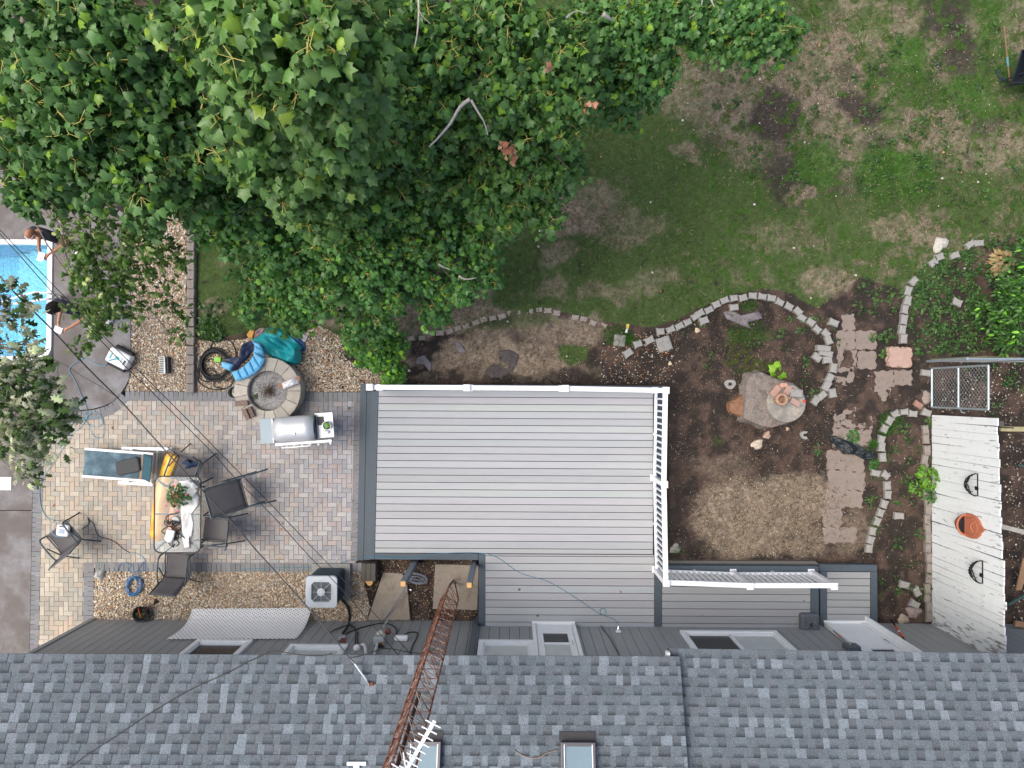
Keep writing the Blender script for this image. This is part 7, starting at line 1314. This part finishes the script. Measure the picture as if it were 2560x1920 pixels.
t = thing('rake', 'wooden handled rake with a blue band beside the wheelbarrow', 'rake', P(2515, 140, .2)); a_, b_ = P(2510, 66, .9), P(2524, 200, .1); MB().tube([a_, b_], .014, 8).build('handle', mat('tan_handle', (.34, .20, .12), .7, var=.2), t); MB().tube([a_.lerp(b_, .56), a_.lerp(b_, .73)], .019, 8).build('blue_band', mat('sky_blue_paint', (.18, .42, .55), .5), t); MB().tube(curve_pts([P(2524, 200, .08), P(2505, 196, .06), P(2496, 186, .05), P(2492, 172, .04)], 4), .02, 6).build('rake_head', mat('navy_metal', (.02, .04, .06), .5), t)
# ---------------------------------------------------------------- small things
t = thing('plant_pot', 'black plastic pot of dead weeds tipped by the house wall', 'pot', P(352, 1538, 0)); c = P(352, 1535, .15); MB().lathe([(.10, 0), (.16, .17), (.17, .18), (.15, .17), (.14, .10), (.001, .09)], (c.x, c.y, 0), 22).build('pot_shell', m_blackp, t, smooth=True)
plant('', 352, 1535, 15, .10, 60, .06, OVATE, [(.05, .045, .02), (.02, .03, .012), (.08, .05, .02)], 81, parent=t, z=.09); MB().tube([P(345, 1520, .2), P(352, 1545, .2)], .008, 5).build('orange_tag', mat('orange_red_plastic', (0, 0, 0)), t)
rod('cultivator', [P(362, 1528, .2), P(372, 1518, .12), (P(386, 1508, .06))], .012, mat('dark_red_handle', (.12, .02, .03), .5), 'small hand tool with a dark red grip leaning on the black pot', 'hand tool'); rock(391, 1503, 7, .06, 'black clod beside the hand tool on the pebbles', (.03, .025, .025), 21)
t = thing('paint_brush', 'white handled brush dropped on the lawn above the crossed paver', 'brush', P(1567, 822, .03)); MB().bar(P(1565, 832, .03), P(1568, 822, .03), .045, .02).build('bristles', m_white, t); MB().bar(P(1568, 822, .03), P(1570, 810, .035), .06, .025).build('ferrule', mat('yellow_plastic', (.55, .40, .08), .5), t)
rng2 = random.Random(33)
m_dl = mat('dead_leaf', (1, 1, 1), .8, attr=True, var=.2)
n = 150; xs = np.array([rng2.uniform(0, 1) for _ in range(n)]); A_ = []; r = np.random.default_rng(88)
px = np.concatenate([r.uniform(900, 2540, 90), r.uniform(120, 890, 36), r.uniform(950, 2020, 10)]); py = np.concatenate([r.uniform(120, 950, 90), r.uniform(1020, 1400, 36), r.uniform(1470, 1550, 10)])
zz = np.where(np.arange(len(px)) < 90, .03, np.where(np.arange(len(px)) < 126, .035, ZD + .01)); k_ = (np.arange(len(px)) >= 90) | ~inpoly(px, py, HARD); px, py, zz = px[k_], py[k_], zz[k_]; pos = np.array([np.array(P(a, b, c)) for a, b, c in zip(px, py, zz)]); n = len(px)
o = leaf_mesh('fallen_leaves', None, pos, r.uniform(0, 6, n), r.uniform(-.2, .2, n), r.normal(0, .3, n), r.uniform(.02, .065, n), palette(n, [(.40, .36, .30), (.22, .13, .07), (.42, .22, .10), (.5, .48, .42), (.12, .09, .06)], r), MAPLE); o.data.materials[0] = m_dl; tag(o, 'dry fallen leaves scattered on lawn, patio and deck', 'fallen leaves', kind='stuff')
# ---------------------------------------------------------------- people
m_skin = mat('skin_tan', (.46, .22, .14), .6, var=.06, spec=.3)
def skinned(name, verts, edges, rad, m, parent, root=0, sub=2):
    me = bpy.data.meshes.new(name); me.from_pydata([tuple(v) for v in verts], edges, []); o = bpy.data.objects.new(name, me); COL.objects.link(o); me.materials.append(m); o.parent = parent
    q = o.modifiers.new('skin', 'SKIN'); q.use_smooth_shade = True
    sv = me.skin_vertices[0].data
    for i, r_ in enumerate(rad): sv[i].radius = (r_, r_) if not hasattr(r_, '__len__') else r_
    sv[root].use_root = True
    u_ = o.modifiers.new('sub', 'SUBSURF'); u_.levels = sub; u_.render_levels = sub; return o
def person(label, px, py, rz, skinc, shirt, shorts, hairc, bald, shoe, sc_=1., arm=.34, headdown=.06, socks=None):
    p = P(px, py, .03); t = thing('person', label, 'person', (p.x, p.y, .03), None, rz); t.scale = (sc_,) * 3
    mS = mat('skin_' + name_c(skinc), skinc, .6, var=.06, spec=.3)
    V = [(0, 0, .93), (0, -.01, 1.10), (0, -.01, 1.28), (0, 0, 1.42), (0, .03, 1.50), (0, .06, 1.56)]; R = [(.145, .10), (.125, .09), (.15, .10), (.10, .08), (.052, .052), (.05, .05)]; E = [(0, 1), (1, 2), (2, 3), (3, 4), (4, 5)]
    def ap(v, r_, par): V.append(v); R.append(r_); E.append((par, len(V) - 1)); return len(V) - 1
    for s in (-1, 1):
        a = ap((s * .17, -.01, 1.41), .062, 3); b = ap((s * .25, .0, 1.18), .047, a); c = ap((s * .25, .08, 1.10), .045, b); d = ap((s * .12, arm, 1.14), .027, c); e_ = ap((s * .07, arm + .07, 1.145), (.036, .018), d)
        for k in range(4): f1 = (s * .07 + (k - 1.5) * .019 * 1., arm + .13, 1.14); g = ap(f1, .009, e_); ap((s * .065 + (k - 1.5) * .018, arm + .165 - .008 * abs(k - 1), 1.115), .008, g)
        g = ap((s * .07 - s * .045, arm + .08, 1.16), .010, e_); ap((s * .01, arm + .11, 1.16), .009, g)
        h = ap((s * .09, 0, .88), .095, 0); k1 = ap((s * .11, .03, .50), .062, h); k2 = ap((s * .115, -.01, .30), .055, k1); an = ap((s * .12, -.03, .09), .038, k2); f_ = ap((s * .125, .06, .04), .035, an); ap((s * .13, .16, .03), .03, f_)
    skinned('body', V, E, R, mS, t)
    hc = Vector((0, .07, 1.655)); mb = MB()
    def head(u, v):
        a = u * 2 * PI; ph = v * PI; x = .078 * math.sin(ph) * math.sin(a); y = .098 * math.sin(ph) * math.cos(a); z = .115 * math.cos(ph); k = 1 - .22 * max(0, -z / .115) * (1 if math.cos(a) < 0 else .5); return (hc.x + x * k, hc.y + y * k + (.012 * max(0, -z / .115)), hc.z + z)
    mb.grid(head, 24, 14); mb.tube([hc + Vector((0, .092, .02)), hc + Vector((0, .115, -.015)), hc + Vector((0, .10, -.03))], [.008, .014, .01], 8)
    for s in (-1, 1): mb.tube([hc + Vector((s * .078, -.01, .02)), hc + Vector((s * .088, -.015, 0)), hc + Vector((s * .08, -.005, -.03))], [.012, .015, .009], 8)
    hd = mb.build('head', mS, t, smooth=True, local=True)
    for s in (-1, 1): MB().lathe([(.001, -.008), (.010, 0), (.001, .008)], hc + Vector((s * .03, .088, .015)), 8).build('eye', m_white, hd, local=True)
    MB().tube([hc + Vector((-.025, .095, -.055)), hc + Vector((0, .10, -.057)), hc + Vector((.025, .095, -.055))], .005, 6).build('mouth', mat('lip_colour', (.35, .10, .08), .5), hd, local=True)
    mh = mat('hair_' + name_c(hairc), hairc, .8, var=.4, scale=60, bump=1., bscale=90)
    if not bald:
        mb = MB(); rr = random.Random(3)
        def hr(u, v):
            a = u * 2 * PI; ph = v * PI * (.62 if math.cos(a) < .3 else .40); n_ = 1 + .10 * math.sin(9 * a + 5 * ph) * math.sin(7 * ph); x = .112 * math.sin(ph) * math.sin(a) * n_; y = .130 * math.sin(ph) * math.cos(a) * n_; return (hc.x + x, hc.y - .012 + y, hc.z + .01 + .140 * math.cos(ph) * n_)
        mb.grid(hr, 36, 14); mb.build('hair', mh, t, smooth=True, local=True)
        mb = MB()
        for i in range(160): a = rr.uniform(0, 2 * PI); ph = rr.uniform(0, 1.5); c = hc + Vector((.11 * math.sin(ph) * math.sin(a), -.012 + .128 * math.sin(ph) * math.cos(a), .01 + .138 * math.cos(ph))); mb.lathe([(.001, -.014), (.014, 0), (.001, .014)], c, 6)
        mb.build('curls', mh, t, smooth=True, local=True)
    else:
        mb = MB(); mb.grid(lambda u, v: (hc.x + .081 * math.sin((.35 + .3 * v) * PI) * math.sin(PI * (.5 + u)), hc.y - .004 + .101 * math.sin((.35 + .3 * v) * PI) * math.cos(PI * (.5 + u)), hc.z + .118 * math.cos((.35 + .3 * v) * PI)), 16, 6); mb.build('hair', mh, t, smooth=True, local=True)
        mb = MB(); mb.tube([hc + Vector((-.08, .0, .02)), hc + Vector((-.06, .095, .022)), hc + Vector((0, .11, .02)), hc + Vector((.06, .095, .022)), hc + Vector((.08, .0, .02))], .006, 6); mb.build('glasses', m_white, t, local=True)
    V = [(0, 0, .93), (0, -.01, 1.12), (0, -.01, 1.29), (0, -.005, 1.43)]; R = [(.165, .12), (.15, .112), (.172, .118), (.105, .088)]; E = [(0, 1), (1, 2), (2, 3)]
    for s in (-1, 1): V.append((s * .175, -.01, 1.415)); R.append(.078); E.append((3, len(V) - 1)); V.append((s * .235, 0, 1.25)); R.append(.07); E.append((len(V) - 2, len(V) - 1))
    skinned('shirt', V, E, R, mat('shirt_' + name_c(shirt), shirt, .85, var=.1), t)
    V = [(0, 0, .98), (0, 0, .90)]; R = [(.168, .122), (.165, .125)]; E = [(0, 1)]
    for s in (-1, 1): V.append((s * .09, 0, .84)); R.append(.112); E.append((1, len(V) - 1)); V.append((s * .112, .025, .54)); R.append(.098); E.append((len(V) - 2, len(V) - 1))
    skinned('shorts', V, E, R, mat('shorts_' + name_c(shorts), shorts, .85, var=.15), t)
    for s in (-1, 1):
        sh = MB(); sh.grid(lambda u, v: (s * .125 + (.048 - .012 * v) * math.cos(u * 2 * PI), -.06 + .26 * v + .02 * 0, .052 + (.045 - .012 * v) * math.sin(u * 2 * PI)), 12, 6); sh.add([(s * .125 + .05 * math.cos(k / 14 * 2 * PI), .055 + .16 * math.sin(k / 14 * 2 * PI), z) for z in (0, .03) for k in range(14)], [tuple(range(14))[::-1], tuple(range(14, 28))] + [(k, (k + 1) % 14, 14 + (k + 1) % 14, 14 + k) for k in range(14)])
        sh.build('shoe', shoe, t, smooth=True, local=True)
    return t
def name_c(c): return '_'.join(str(int(x * 1000)) for x in c)
m_shoe = mat('white_sneaker', (.70, .71, .74), .6, var=.15, scale=30)
pA = person('person in a black shirt bent over papers beside the pool, in white sneakers', 218, 622, math.radians(158), (.44, .20, .12), (.012, .016, .022), (.02, .02, .025), (.30, .14, .08), True, m_shoe, 1.0, arm=.30)
pB = person('person with dark curly hair and navy shorts holding papers by the pool', 270, 788, math.radians(150), (.52, .26, .16), (.02, .025, .05), (.015, .03, .075), (.022, .014, .010), False, m_shoe, 1.0, arm=.36)
def held(nm, label, who, local, d, m):
    Mw = Matrix.Translation(who.location) @ Matrix.Rotation(who.rotation_euler.z, 4, 'Z'); c = Mw @ Vector(local); return tag(MB().box(c, d, rz=who.rotation_euler.z + .1).build(nm, m, bevel=.002), label, 'paper')
held('paper', 'white folded paper held by the person in the black shirt', pA, (0, .43, 1.175), (.13, .17, .012), m_white); held('paper', 'white test strip card held by the curly haired person', pB, (.02, .49, 1.175), (.16, .12, .014), m_white)
